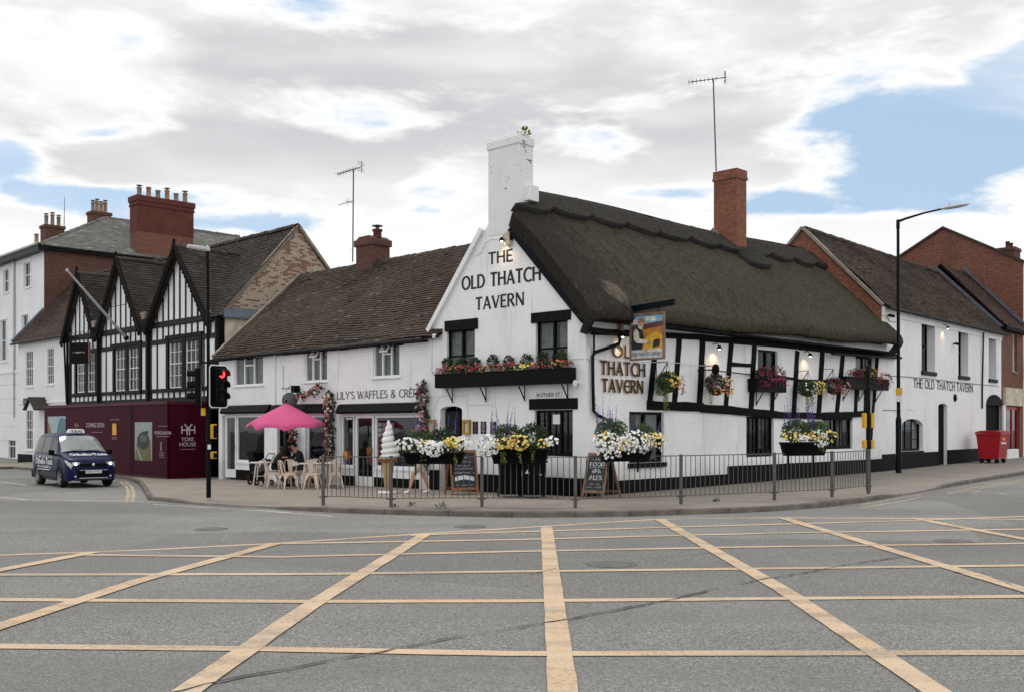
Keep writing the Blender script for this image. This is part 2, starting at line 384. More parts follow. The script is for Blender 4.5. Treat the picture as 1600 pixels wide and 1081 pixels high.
def paving_mat():
    m, t, b = newmat('paving_stone')
    tc = t.node('ShaderNodeTexCoord'); ob = tc.outputs['Object']
    r = t.mapping(ob, (1, 1, 1), (0, 0, math.radians(44)))
    br = t.node('ShaderNodeTexBrick', None, Vector=r, Scale=1.0, Mortar_Size=.006, Mortar_Smooth=.2, Brick_Width=.62, Row_Height=.45)
    br.inputs['Color1'].default_value = (.225, .198, .166, 1); br.inputs['Color2'].default_value = (.255, .222, .187, 1); br.inputs['Mortar'].default_value = (.165, .144, .12, 1)
    n1 = t.noise(ob, .8, 6, .65); n2 = t.noise(ob, 18, 5, .7)
    col = t.mix(t.ramp(n1, .4, .75, 0, .6), br.outputs[0], (.15, .129, .107))
    k = t.ramp(n2, .2, .8, .8, 1.2)
    col = t.mix(1.0, col, t.node('ShaderNodeCombineColor', None, Red=k, Green=k, Blue=k).outputs[0], 'MULTIPLY')
    t.set(b, 'Base Color', col); b.inputs['Roughness'].default_value = .85
    h = t.m('ADD', t.m('MULTIPLY', br.outputs['Fac'], -1.0), n2)
    t.set(b, 'Normal', t.node('ShaderNodeBump', None, Height=h, Strength=.3, Distance=.008).outputs[0])
    return m
def leaf_mat(name, c1, c2, rough=.6, trans=.25):
    m, t, b = newmat(name)
    r = t.node('ShaderNodeNewGeometry').outputs['Random Per Island']
    t.set(b, 'Base Color', t.mix(r, c1, c2)); b.inputs['Roughness'].default_value = rough; b.inputs['Specular IOR Level'].default_value = .3
    b.inputs['Subsurface Weight'].default_value = 0.0
    return m

M = {}
M['wb'] = brick_mat('painted_brick_white', (.3, .09, .05), (.24, .08, .05), (.4, .37, .33), painted=(.82, .82, .825), dirt=.45)
M['wb_flake'] = brick_mat('painted_brick_flaking', (.3, .09, .05), (.2, .08, .05), (.3, .27, .23), painted=(.74, .74, .74), flake=.56)
M['wrender'] = mat('white_render', (.74, .745, .755), .8, var=.06, vs=.8, bump=.12, bs_=25)
M['cream_render'] = mat('cream_render', (.52, .46, .36), .85, var=.25, vs=2.5, bump=.3)
M['brick'] = brick_mat('red_brick', (.19, .062, .036), (.13, .046, .030), (.22, .18, .15), dirt=.55)
M['brick_o'] = brick_mat('orange_brick', (.25, .082, .042), (.17, .060, .036), (.22, .17, .13), dirt=.5)
M['brick_d'] = brick_mat('dark_brick', (.125, .046, .032), (.085, .035, .027), (.13, .11, .09), dirt=.6)
M['brick_w'] = brick_mat('worn_limewashed_brick', (.19, .085, .05), (.25, .14, .095), (.28, .23, .18), painted=(.38, .31, .24), flake=.92, dirt=.7)
M['stackred'] = mat('red_rendered_stack', (.105, .033, .025), .85, var=.2, vs=2, bump=.2)
M['tile'] = tile_mat('clay_tile_brown', (.050, .036, .028), (.085, .062, .047), lich=(.17, .15, .11), la=.3)
M['tile_d'] = tile_mat('clay_tile_dark', (.040, .032, .028), (.068, .055, .047), lich=(.12, .105, .085), la=.15)
M['tile_r'] = tile_mat('clay_tile_reddish', (.055, .036, .029), (.088, .058, .045), lich=(.15, .12, .10), la=.15)
M['slate'] = tile_mat('slate_grey', (.115, .117, .108), (.175, .177, .163), lich=(.36, .37, .33), la=.35)
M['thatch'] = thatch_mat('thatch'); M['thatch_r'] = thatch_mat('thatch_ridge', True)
M['straw'] = mat('pale_straw', (.085, .072, .05), .9)
M['black'] = mat('black_paint', (0.0048, 0.0051, 0.0061), .45, var=.3, vs=6, bump=.1, bs_=30, spec=.07)
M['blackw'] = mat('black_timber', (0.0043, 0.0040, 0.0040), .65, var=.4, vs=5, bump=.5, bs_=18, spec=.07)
M['greyw'] = mat('weathered_timber', (.017, .017, .020), .7, var=.4, vs=5, bump=.4, bs_=18)
M['plinth'] = mat('black_plinth', (0.0067, 0.0061, 0.0058), .6, var=.45, vs=3, bump=.35, bs_=20, spec=.07)
M['bmetal'] = mat('black_metal', (0.0043, 0.0046, 0.0055), .38, var=.2, spec=.1)
M['bluemetal'] = mat('dark_blue_metal', (0.0036, 0.0055, 0.0079), .38, var=.2, spec=.07)
M['plastic'] = mat('black_plastic', (0.0040, 0.0043, 0.0051), .42, var=.2, spec=.07)
M['white'] = mat('white_joinery', (.76, .77, .78), .45, var=.05)
M['glass'] = glass_mat('window_glass'); M['glass_s'] = glass_mat('shop_glass', (.6, .64, .65), 1.3)
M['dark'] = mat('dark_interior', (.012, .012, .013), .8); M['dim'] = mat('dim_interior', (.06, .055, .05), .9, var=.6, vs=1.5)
M['curtain'] = mat('net_curtain', (.20, .20, .20), .9, var=.35, vs=6); M['blind'] = mat('grey_blind', (.30, .31, .33), .8)
M['lead'] = mat('lead_flashing', (.10, .12, .15), .6, var=.2); M['mortar'] = mat('mortar_fillet', (.24, .21, .175), .9, var=.25, vs=4, bump=.4)
M['asphalt'] = asphalt_mat(); M['paving'] = paving_mat(); M['kerb'] = mat('kerb_stone', (.135, .118, .098), .85, var=.35, vs=2.5, bump=.35, bs_=35)
M['yline'] = paint_mat('box_yellow_paint', (.57, .43, .29), .85); M['dyl'] = paint_mat('old_yellow_paint', (.46, .37, .25), 1.2); M['wline'] = paint_mat('worn_white_paint', (.6, .6, .58), .9)
M['crackm'] = mat('dark_crack', (.06, .058, .055), .95)  # plain dark colour of the road crack strips
M['covers'] = mat('iron_cover', (.12, .118, .113), .7, var=.3, vs=9, bump=.4)
M['galv'] = mat('galvanised_steel', (.10, .096, .088), .55, metal=.25, var=.25, vs=5)
M['gold'] = mat('gilt_frame', (.42, .27, .07), .4, metal=.5); M['letter_gold'] = mat('gilt_letter_edge', (.50, .33, .15), .45, metal=.2)
M['ink'] = mat('black_lettering', (.020, .020, .022), .6); M['ink_grey'] = mat('grey_lettering', (.10, .10, .105), .6)
M['paper'] = mat('white_paper', (.70, .69, .72), .7, var=.1, vs=20); M['yellowbox'] = mat('yellow_plastic', (.62, .36, .03), .45)
M['maroon'] = mat('maroon_hoarding', (.046, .003, .0115), .5, var=.15, vs=.8, spec=.06); M['maroon_d'] = mat('maroon_trim', (.06, .006, .013), .5)
M['pale_print'] = mat('pale_print', (.55, .47, .48), .6); M['dim_print'] = mat('dim_print', (.25, .13, .16), .6)
M['wood'] = mat('varnished_wood', (.26, .11, .05), .5, var=.3, vs=6); M['wood_g'] = mat('worn_wood', (.20, .125, .085), .7, var=.35, vs=6)
M['chalk'] = mat('chalk_board', (.030, .036, .042), .7); M['chalkw'] = mat('chalk_white', (.62, .63, .64), .9, var=.35, vs=30)
M['chair'] = mat('cream_painted_steel', (.66, .54, .44), .42, var=.06); M['tabletop'] = mat('cream_table', (.68, .60, .52), .45)
M['pink'] = mat('pink_canvas', (.52, .075, .20), .75, var=.06); M['red'] = mat('red_plastic', (.33, .010, .018), .4, var=.12)
M['skin'] = mat('skin', (.50, .27, .19), .55, var=.05); M['hair'] = mat('dark_hair', (.014, .011, .010), .6); M['hairb'] = mat('brown_hair', (.16, .085, .045), .6)
M['coat'] = mat('dark_coat', (.022, .021, .020), .85); M['coat2'] = mat('olive_coat', (.045, .040, .030), .85); M['trouser'] = mat('dark_trousers', (.03, .03, .035), .85)
M['shorts'] = mat('beige_shorts', (.50, .45, .39), .85); M['shoe'] = mat('white_trainer', (.74, .74, .75), .6); M['top'] = mat('pale_pink_top', (.55, .34, .33), .85)
M['leaf'] = leaf_mat('green_leaf', (.034, .070, .026), (.095, .150, .062)); M['leaf_l'] = leaf_mat('lime_leaf', (.12, .17, .03), (.22, .26, .06))
M['leaf_d'] = leaf_mat('dark_leaf', (.018, .038, .014), (.045, .075, .028))
M['f_white'] = leaf_mat('white_petal', (.72, .72, .70), (.82, .82, .80)); M['f_yellow'] = leaf_mat('yellow_petal', (.72, .50, .08), (.78, .66, .24))
M['f_red'] = leaf_mat('red_petal', (.34, .014, .022), (.46, .04, .06)); M['f_orange'] = leaf_mat('orange_petal', (.52, .15, .04), (.62, .28, .09))
M['f_pink'] = leaf_mat('pink_petal', (.42, .035, .10), (.5, .09, .16)); M['f_mag'] = leaf_mat('magenta_petal', (.13, .006, .035), (.22, .014, .075))
M['f_lav'] = leaf_mat('lavender_petal', (.10, .07, .30), (.18, .14, .42)); M['f_blush'] = leaf_mat('blush_petal', (.42, .24, .20), (.60, .46, .38))
M['peb'] = mat('cone_wafer', (.42, .28, .15), .65); M['cream'] = mat('soft_ice_white', (.74, .75, .74), .45, var=.05); M['choc'] = mat('soft_ice_berry', (.10, .022, .03), .45)
M['lamp_on'] = mat('lit_lamp', (1, .8, .5), .5, emit=(1, .72, .38, 9)); M['red_on'] = mat('red_signal_lens', (.8, .02, .02), .3, emit=(1, .03, .03, 4.5))
M['lens_off'] = mat('dark_signal_lens', (.02, .02, .02), .3); M['grey_l'] = mat('grey_lamp_case', (.42, .43, .43), .4); M['terracotta'] = mat('clay_pot', (.34, .20, .13), .85, var=.2)
M['cabinet_w'] = mat('white_meter_box', (.70, .70, .70), .5)
# ------------------------------------------------------------------ building helpers
def clip_poly(poly, rect):
    x0, x1, y0, y1 = rect
    def clip(P, ins, inter):
        out = []
        for i in range(len(P)):
            a, b = P[i-1], P[i]
            if ins(b):
                if not ins(a): out.append(inter(a, b))
                out.append(b)
            elif ins(a): out.append(inter(a, b))
        return out
    def ix(c): return lambda a, b: (c, a[1]+(b[1]-a[1])*(c-a[0])/(b[0]-a[0]))
    def iy(c): return lambda a, b: (a[0]+(b[0]-a[0])*(c-a[1])/(b[1]-a[1]), c)
    P = list(poly)
    for ins, it in ((lambda p: p[0] >= x0-1e-9, ix(x0)), (lambda p: p[0] <= x1+1e-9, ix(x1)), (lambda p: p[1] >= y0-1e-9, iy(y0)), (lambda p: p[1] <= y1+1e-9, iy(y1))):
        if len(P) < 3: return []
        P = clip(P, ins, it)
    return P
def wall(mb, f, outline, holes=(), depth=.28, o=0.0, mi=0, rmi=None):
    xs = sorted(set([min(p[0] for p in outline), max(p[0] for p in outline)]+[h[0] for h in holes]+[h[1] for h in holes]))
    ys = sorted(set([min(p[1] for p in outline), max(p[1] for p in outline)]+[h[2] for h in holes]+[h[3] for h in holes]))
    for i in range(len(xs)-1):
        for j in range(len(ys)-1):
            cx, cy = (xs[i]+xs[i+1])/2, (ys[j]+ys[j+1])/2
            if any(h[0] < cx < h[1] and h[2] < cy < h[3] for h in holes): continue
            P = clip_poly(outline, (xs[i], xs[i+1], ys[j], ys[j+1]))
            if len(P) >= 3: mb.poly([f.W(a, z, o) for a, z in P], mi)
    for (a, b, c, d) in [h[:4] for h in holes]:
        q = [(a, c), (b, c), (b, d), (a, d)]
        for k in range(4):
            p, r = q[k], q[(k+1) % 4]
            mb.poly([f.W(*p, o), f.W(*r, o), f.W(*r, o-depth), f.W(*p, o-depth)], mi if rmi is None else rmi)
def arch_fill(mb, f, a, b, zs, zt, o=0.0, depth=.2, mi=0, n=8, rise_to=None):
    """fills the corners of a square-headed hole so that it reads as a flat arch"""
    m = (a+b)/2; h = (b-a)/2
    arc = [(m+h*math.cos(math.pi*k/(2*n)), zs+(zt-zs)*math.sin(math.pi*k/(2*n))) for k in range(n+1)]
    for sgn in (1, -1):
        pts = [(m+sgn*(p[0]-m), p[1]) for p in arc]
        cor = (m+sgn*h, zt-.001)
        for k in range(n):
            mb.poly([f.W(*cor, o-.002), f.W(*pts[k], o-.002), f.W(*pts[k+1], o-.002)], mi)
            mb.poly([f.W(*pts[k], o-.002), f.W(*pts[k+1], o-.002), f.W(*pts[k+1], o-depth), f.W(*pts[k], o-depth)], mi)
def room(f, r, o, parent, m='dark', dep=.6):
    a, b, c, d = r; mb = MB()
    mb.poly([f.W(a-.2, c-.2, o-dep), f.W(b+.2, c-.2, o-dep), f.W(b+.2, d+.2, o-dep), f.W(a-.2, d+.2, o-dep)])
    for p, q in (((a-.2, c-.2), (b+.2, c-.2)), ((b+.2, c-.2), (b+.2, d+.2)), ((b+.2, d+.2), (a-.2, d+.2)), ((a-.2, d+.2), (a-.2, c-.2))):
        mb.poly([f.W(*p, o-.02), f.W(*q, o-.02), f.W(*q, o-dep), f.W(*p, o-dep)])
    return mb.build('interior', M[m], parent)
def window(f, r, parent, o=-.12, fm='white', cols=1, rows=1, fw=.055, bw=.022, glass='glass', back='dark', mull=(), transom=(), curtain=None, name='window', sill=None, label=None, muni=None):
    a, b, c, d = r; mb = MB(); fr = f.frame()
    mb.box(fr, a, a+fw, c, d, o-.05, o+.02); mb.box(fr, b-fw, b, c, d, o-.05, o+.02)
    mb.box(fr, a+fw, b-fw, c, c+fw*1.2, o-.05, o+.02); mb.box(fr, a+fw, b-fw, d-fw, d, o-.05, o+.02)
    for s in mull: mb.box(fr, s-fw*.6, s+fw*.6, c+fw*1.2, d-fw, o-.048, o+.022)
    for z in transom: mb.box(fr, a+fw, b-fw, z-fw*.45, z+fw*.45, o-.046, o+.018)
    w = mb.build(name, M[fm], parent)
    if label: w['label'] = label
    if cols > 1 or rows > 1:
        g = MB()
        for i in range(1, cols):
            s = a+fw+(b-a-2*fw)*i/cols; g.box(fr, s-bw/2, s+bw/2, c+fw, d-fw, o-.03, o+.006)
        for j in range(1, rows):
            z = c+fw+(d-c-2*fw)*j/rows; g.box(fr, a+fw, b-fw, z-bw/2, z+bw/2, o-.028, o+.008)
        g.build('glazing_bars', M[muni or fm], w)
    p = MB(); p.poly([f.W(a+.01, c+.01, o-.02), f.W(b-.01, c+.01, o-.02), f.W(b-.01, d-.01, o-.02), f.W(a+.01, d-.01, o-.02)])
    p.build('pane', M[glass], w)
    room(f, r, o-.04, w, back)
    if curtain:
        q = MB()
        for (x0, x1, y0, y1) in curtain:
            s0, s1 = a+(b-a)*x0, a+(b-a)*x1
            q.grid(lambda u, v: f.W(s0+(s1-s0)*u, c+(d-c)*(y0+(y1-y0)*v), o-.12+.02*math.sin(u*(s1-s0)*55)), max(8, int((s1-s0)*40)), 3)
        q.build('curtain', M['curtain'], w)
    if sill:
        q = MB(); q.box(fr, a-.06, b+.06, c-sill[0], c-.003, o+.02 if o < -.05 else -.02, sill[1]); q.build('sill', M[sill[2]], w, bevel=.008)
    return w
def sash(f, r, parent, o=-.1, cols=3, rows=4, back='dark', sill='white', name='window', fw=.042, frame="white"):
    w = window(f, r, parent, o, frame, cols, rows, fw, .02, back=back, transom=((r[2]+r[3])/2,), name=name, curtain=[(0, .3, 0, 1), (.72, 1, 0, 1)] if back == 'dim' else None, sill=(.08, .06, sill) if sill else None)
    return w

def tile_roof(mb, P0, U, L, Vv, S, tw=.17, gauge=.105, inside=None, sag=.03, seed=0, mi=0, thick=.018):
    """courses of separate tiles, each slightly out of true, on a backing sheet"""
    rnd = random.Random(seed); U = V(U).normalized(); Vv = V(Vv).normalized(); N = U.cross(Vv)
    if N.z < 0: N = -N
    P0 = V(P0)
    def sg(u, v): return N*(sag*(mnoise.noise(V((u*.35+seed, v*.4, 0)))*1.6+.5*mnoise.noise(V((u*1.1, v*.9, seed)))))
    rows = int(S/gauge); cols = int(L/tw)
    for j in range(rows):
        v = j*gauge; off = (j % 2)*.5*tw
        for i in range(-1, cols+1):
            u0 = max(0, i*tw+off); u1 = min(L, (i+1)*tw+off)
            if u1-u0 < .02: continue
            if inside and not inside((u0+u1)/2, v+gauge/2): continue
            g = rnd.uniform(.002, .006); t = rnd.uniform(-.006, .008); rot = rnd.uniform(-.006, .006); dv = rnd.uniform(-.008, .008)
            if rnd.random() < .015: t += .02
            s = sg(u0, v)
            lo = N*(thick+.012+t)
            a = P0+U*(u0+g)+Vv*(v+dv+rot)+s+lo; b = P0+U*(u1-g)+Vv*(v+dv-rot)+s+lo
            c = P0+U*(u1-g)+Vv*(v+gauge*1.3)+s+N*.006; d = P0+U*(u0+g)+Vv*(v+gauge*1.3)+s+N*.006
            e = a-N*thick; h = b-N*thick
            mb.add([a, b, c, d, e, h], [(0, 1, 2, 3), (4, 5, 1, 0), (4, 0, 3), (5, 2, 1)], mi)
    return mb
def backing(mb, P0, U, L, Vv, S, poly=None, mi=0):
    U = V(U).normalized(); Vv = V(Vv).normalized(); N = U.cross(Vv)
    if N.z < 0: N = -N
    pts = poly or [(0, 0), (L, 0), (L, S), (0, S)]
    mb.poly([V(P0)+U*a+Vv*b-N*.05 for a, b in pts], mi)
def ridge_tiles(mb, p0, p1, r=.12, seg=.33, mi=0, sagf=None, seed=3):
    p0, p1 = V(p0), V(p1); n = max(1, int((p1-p0).length/seg)); d = (p1-p0).normalized(); a = d.cross(V((0, 0, 1))).normalized(); up = a.cross(d); rnd = random.Random(seed)
    for i in range(n):
        q0 = p0.lerp(p1, i/n); q1 = p0.lerp(p1, (i+1)/n)
        j = up*rnd.uniform(-.015, .015)
        P = []
        for q, rr in ((q0, r*1.06), (q1, r*.97)):
            for k in range(7):
                th = math.pi*(k/6)*1.1-.157
                P.append(q+j+a*math.cos(th)*rr+up*(math.sin(th)*rr-.03))
        mb.add(P, [(k, k+1, 8+k, 7+k) for k in range(6)], mi, True)
def aerial(name, label, foot, top, boom_dir, loc_parent_len=.9, dipoles=8, second=None, group='television aerials'):
    foot, top = V(foot), V(top); t = thing(name, label, 'aerial', foot, group)
    m = MB(); m.tube([foot, top], .025, 8); m.build('mast', M['galv'], t)
    b = V(boom_dir).normalized(); c = V((0, 0, 1)); e = b.cross(c).normalized()
    k = MB(); L = loc_parent_len
    k.bar(top-b*L*.35, top+b*L*.65, .025, .025)
    for i in range(dipoles):
        q = top+b*(-.1+L*.74*i/(dipoles-1)) ; k.tube([q-e*.14+V((0, 0, .0)), q+e*.14], .008, 5); k.tube([q-c*.09, q+c*.09], .007, 5)
    for h in (-.16, -.08, .08, .16): k.tube([top-b*L*.3+c*h-e*.2, top-b*L*.3+c*h+e*.2], .009, 5)
    k.tube([top-b*L*.33-c*.2, top-b*L*.33+c*.22], .012, 5)
    k.build('antenna_array', M['galv'], t)
    if second:
        k = MB(); q = foot.lerp(top, second); k.tube([q, q-b*.0+e*.02], .02, 5); k.bar(q, q+b*.7, .02, .02); k.tube([q+b*.25-c*.12, q+b*.25+c*.12], .009, 5); k.tube([q+b*.2-e*.2, q+b*.2+e*.2], .009, 5)
        k.build('small_antenna', M['galv'], t)
    return t
def pot(parent, p, h, r, m='terracotta', cowl=False):
    k = MB(); k.lathe(p, [(0, 0), (r*1.05, 0), (r*.9, h*.15), (r*.82, h*.85), (r*1.05, h*.88), (r*1.05, h), (r*.75, h), (r*.7, h*.8)], 14)
    o = k.build('chimney_pot', M[m], parent)
    if cowl:
        q = MB(); q.lathe(V(p)+V((0, 0, h)), [(r*.5, 0), (r*.5, .1)], 10); q.lathe(V(p)+V((0, 0, h+.1)), [(0, .05), (r*1.2, .02), (r*1.2, 0), (0, 0)], 14); q.build('cowl', M['galv'], o)
    return o

# ------------------------------------------------------------------ lettering
def font_text(mb, txt, origin, right, up, normal, height=None, width=None, depth=.004, mi=0, align='C', xs=1.0, bold=0.0):
    cu = bpy.data.curves.new('txt', 'FONT'); cu.body = txt; cu.resolution_u = 3; cu.offset = bold
    ob = bpy.data.objects.new('txt', cu); COL.objects.link(ob)
    dg = bpy.context.evaluated_depsgraph_get(); me = bpy.data.meshes.new_from_object(ob.evaluated_get(dg))
    vs = [v.co.copy() for v in me.vertices]; fs = [tuple(p.vertices) for p in me.polygons]
    bpy.data.objects.remove(ob); bpy.data.curves.remove(cu); bpy.data.meshes.remove(me)
    if not vs: return
    x0 = min(v.x for v in vs); x1 = max(v.x for v in vs); y0 = min(v.y for v in vs); y1 = max(v.y for v in vs)
    if height is None: sc = width/(x1-x0)/xs
    else: sc = height/(y1-y0)
    sx = sc*xs if width is None or height is None else width/(x1-x0)
    ox = {'C': (x0+x1)/2, 'L': x0, 'R': x1}[align]
    right, up, normal = V(right), V(up), V(normal)
    mb.add([V(origin)+right*((v.x-ox)*sx)+up*((v.y-y0)*sc)+normal*depth for v in vs], fs, mi)

def _arc(cx, cy, rx, ry, a0, a1, n=12):
    return [(cx+rx*math.cos(math.radians(a0+(a1-a0)*k/n)), cy+ry*math.sin(math.radians(a0+(a1-a0)*k/n))) for k in range(n+1)]
# letter: advance width, strokes (points, weight)   weight 1 = stem, .55 = thin
GL = {
 'T': (.62, [([(.0, .955), (.62, .955)], .68), ([(.31, .93), (.31, 0)], 1)]),
 'H': (.70, [([(.08, 0), (.08, 1)], 1), ([(.62, 0), (.62, 1)], 1), ([(.12, .52), (.58, .52)], .64)]),
 'E': (.52, [([(.08, 0), (.08, 1)], 1), ([(.1, .957), (.5, .957)], .66), ([(.1, .52), (.44, .52)], .64), ([(.1, .043), (.52, .043)], .66)]),
 'F': (.50, [([(.08, 0), (.08, 1)], 1), ([(.1, .957), (.49, .957)], .66), ([(.1, .5), (.42, .5)], .64)]),
 'L': (.50, [([(.08, 0), (.08, 1)], 1), ([(.1, .043), (.5, .043)], .66)]),
 'O': (.82, [(_arc(.41, .5, .355, .465, 0, 360, 28), 'o')]),
 'D': (.72, [([(.08, 0), (.08, 1)], 1), ([(.08, .957), (.26, .957)]+_arc(.26, .5, .38, .457, 90, -90, 16)+[(.26, .043), (.08, .043)], 'o')]),
 'A': (.72, [([(.05, 0), (.345, .985)], .70), ([(.345, .985), (.66, 0)], 1), ([(.16, .32), (.56, .32)], .58)]),
 'C': (.68, [(_arc(.43, .5, .37, .465, 48, 312, 22), 'o')]),
 'V': (.70, [([(.04, 1), (.35, .015)], 1), ([(.35, .015), (.65, 1)], .70)]),
 'R': (.64, [([(.08, 0), (.08, 1)], 1), ([(.08, .957), (.27, .957)]+_arc(.27, .735, .25, .222, 90, -90, 12)+[(.27, .513), (.08, .513)], 'o'), ([(.29, .5), (.60, 0)], .95)]),
 'P': (.58, [([(.08, 0), (.08, 1)], 1), ([(.08, .957), (.27, .957)]+_arc(.27, .715, .26, .242, 90, -90, 12)+[(.27, .473), (.08, .473)], 'o')]),
 'N': (.74, [([(.08, 0), (.08, 1)], .76), ([(.08, .985), (.66, .015)], 1), ([(.66, 0), (.66, 1)], .76)]),
 'M': (.90, [([(.06, 0), (.10, 1)], .68), ([(.10, .99), (.45, .1)], 1), ([(.45, .1), (.80, .99)], .68), ([(.80, 1), (.84, 0)], 1)]),
 'U': (.70, [([(.08, 1), (.08, .35)]+_arc(.35, .33, .27, .29, 180, 360, 12)+[(.62, .35), (.62, 1)], 'o')]),
 'B': (.60, [([(.08, 0), (.08, 1)], 1), ([(.08, .957), (.27, .957)]+_arc(.27, .745, .23, .212, 90, -90, 10)+_arc(.28, .288, .27, .245, 90, -90, 10)+[(.08, .043)], 'o')]),
 'I': (.20, [([(.1, 0), (.1, 1)], 1)]),
 'Y': (.66, [([(.03, 1), (.33, .47)], 1), ([(.33, .47), (.62, 1)], .68), ([(.33, .5), (.33, 0)], 1)]),
 'S': (.52, [(_arc(.27, .735, .2, .222, 35, 255, 12)+_arc(.25, .27, .22, .232, 80, -150, 14)[1:], 'o')]),
 'W': (.98, [([(.03, 1), (.27, .015)], 1), ([(.27, .015), (.49, .95)], .64), ([(.49, .95), (.71, .015)], 1), ([(.71, .015), (.94, 1)], .64)]),
 "'": (.16, [([(.08, 1), (.07, .74)], .8)]),
 '&': (.76, [([(.70, .02), (.22, .62)]+_arc(.33, .79, .15, .17, 215, -30, 12)+[(.30, .52)]+_arc(.29, .25, .23, .225, 110, 290, 12)+[(.52, .14), (.68, .46)], 'o')]),
 ' ': (.32, []),
}
def stroke_text(mb, txt, origin, right, up, normal, height, width, stem=.13, depth=.004, thick=0.0, mi=0, side_mi=None, flare=.25, serif=0.0, align='C', gap=.1, round_e=False):
    right, up, normal, origin = V(right), V(up), V(normal), V(origin)
    adv = 0; items = []
    for ch in txt:
        hat = ch == 'Ê'
        g = 'E' if hat else ch
        w, st = GL[g]
        if round_e and g == 'E': w, st = .62, [(_arc(.40, .5, .33, .465, 50, 310, 20), 'o'), ([(.1, .52), (.58, .52)], .58)]
        items.append((adv, st, hat)); adv += w+gap
    adv -= gap
    sx = width/adv; x_off = {'C': -width/2, 'L': 0, 'R': -width}[align]; eps = 0
    def put(P):
        nonlocal eps
        eps += 1; dd = depth+.00025*(eps % 7)
        pts = [origin+right*(x_off+x*sx)+up*(y*height)+normal*(dd+thick) for x, y in P]
        n = len(pts); mb.add(pts, [tuple(range(n))], mi)
        if thick:
            q = [p-normal*thick for p in pts]
            mb.add(pts+q, [(i, (i+1) % n, n+(i+1) % n, n+i) for i in range(n)], side_mi if side_mi is not None else mi)
    asp = sx/height
    for x, st, hat in items:
        st = list(st)
        if hat: st.append(([(.15, 1.08), (.27, 1.22), (.40, 1.08)], .58))
        for pts, wt in st:
            n = len(pts)
            if wt == 'o' or n > 2:
                for i in range(n-1):
                    (xa, ya), (xb, yb) = pts[i], pts[i+1]
                    def wid(p, q0, q1):
                        dx, dy = (q1[0]-q0[0])*asp, q1[1]-q0[1]; l = math.hypot(dx, dy) or 1
                        nx, ny = -dy/l, dx/l
                        w = stem*(.5*(.58+.42*abs(nx))) if wt == 'o' else stem*wt/2
                        return nx*w/asp, ny*w
                    q0a, q1a = pts[max(i-1, 0)], pts[i+1]; q0b, q1b = pts[i], pts[min(i+2, n-1)]
                    if pts[0] == pts[-1]:
                        if i == 0: q0a = pts[-2]
                        if i == n-2: q1b = pts[1]
                    na = wid(pts[i], q0a, q1a); nb = wid(pts[i+1], q0b, q1b)
                    put([(x+xa+na[0], ya+na[1]), (x+xb+nb[0], yb+nb[1]), (x+xb-nb[0], yb-nb[1]), (x+xa-na[0], ya-na[1])])
            else:
                (xa, ya), (xb, yb) = pts; dx, dy = (xb-xa)*asp, yb-ya; l = math.hypot(dx, dy); nx, ny = -dy/l/asp, dx/l
                h = stem*wt/2; fl = 1+flare
                A = [(xa, ya, fl), (xa+(xb-xa)*.16, ya+(yb-ya)*.16, 1), (xa+(xb-xa)*.84, ya+(yb-ya)*.84, 1), (xb, yb, fl)]
                put([(x+a+nx*h*k, b+ny*h*k) for a, b, k in A]+[(x+a-nx*h*k, b-ny*h*k) for a, b, k in reversed(A)])
                if serif:
                    for (a, b) in ((xa, ya), (xb, yb)):
                        if abs(b) < .03 or abs(b-1) < .03:
                            sw = (h+serif)/asp; th = .035; yy = 0 if b < .5 else 1-th
                            put([(x+a-sw, yy), (x+a+sw, yy), (x+a+sw, yy+th), (x+a-sw, yy+th)])
                        elif abs(dy) < .05 and a == max(xa, xb):   # arm ends get a beak
                            yy = .06 if b > .5 else -.0
                            put([(x+a-.02, b-.10 if b > .5 else b), (x+a+.012, b-.12 if b > .5 else b), (x+a+.012, b+.02 if b > .5 else b+.13), (x+a-.02, b+.02 if b > .5 else b+.11)])
# ------------------------------------------------------------------ ground
def axis_pts(lo, hi, near, step, far):
    out = []; x = lo
    while x < hi:
        out.append(x); x += step if abs(x) < near else far
    out.append(hi); return out
def build_road():
    xs = axis_pts(-300, 300, 60, 1.5, 24); ys = axis_pts(-60, 600, 80, 1.5, 26); mb = MB()
    P = [V((x, y, road_z(x, y))) for y in ys for x in xs]; w = len(xs)
    mb.add(P, [(j*w+i, j*w+i+1, (j+1)*w+i+1, (j+1)*w+i) for j in range(len(ys)-1) for i in range(w-1)], 0, True)
    tag(mb.build('road', M['asphalt']), kind='structure')
build_road()
# kerb line, front foot on the road, from far left round the corner to far right; third value = kerb height
KERB = [(-260, 740, .11), (20, 732, .11), (110, 740, .11), (192, 747, .11), (216, 755, .11), (224, 768, .11), (231, 781, .11), (262, 784, .10), (300, 787, .03), (350, 790, .02), (410, 793, .02), (440, 796, .07),
        (510, 800, .11), (600, 803.5, .11), (700, 806, .11), (800, 808, .12), (900, 807.5, .12), (985, 806.5, .12), (1060, 804, .12), (1140, 801.5, .12), (1215, 798, .12), (1285, 792.5, .12), (1345, 785, .12), (1380, 779, .10), (1407, 774, .03),
        (1440, 769, .02), (1466, 764, .03), (1480, 761, .10), (1530, 752.5, .11), (1600, 741, .11), (1760, 722, .11)]
kp = [(ground(x, y), h) for x, y, h in KERB]
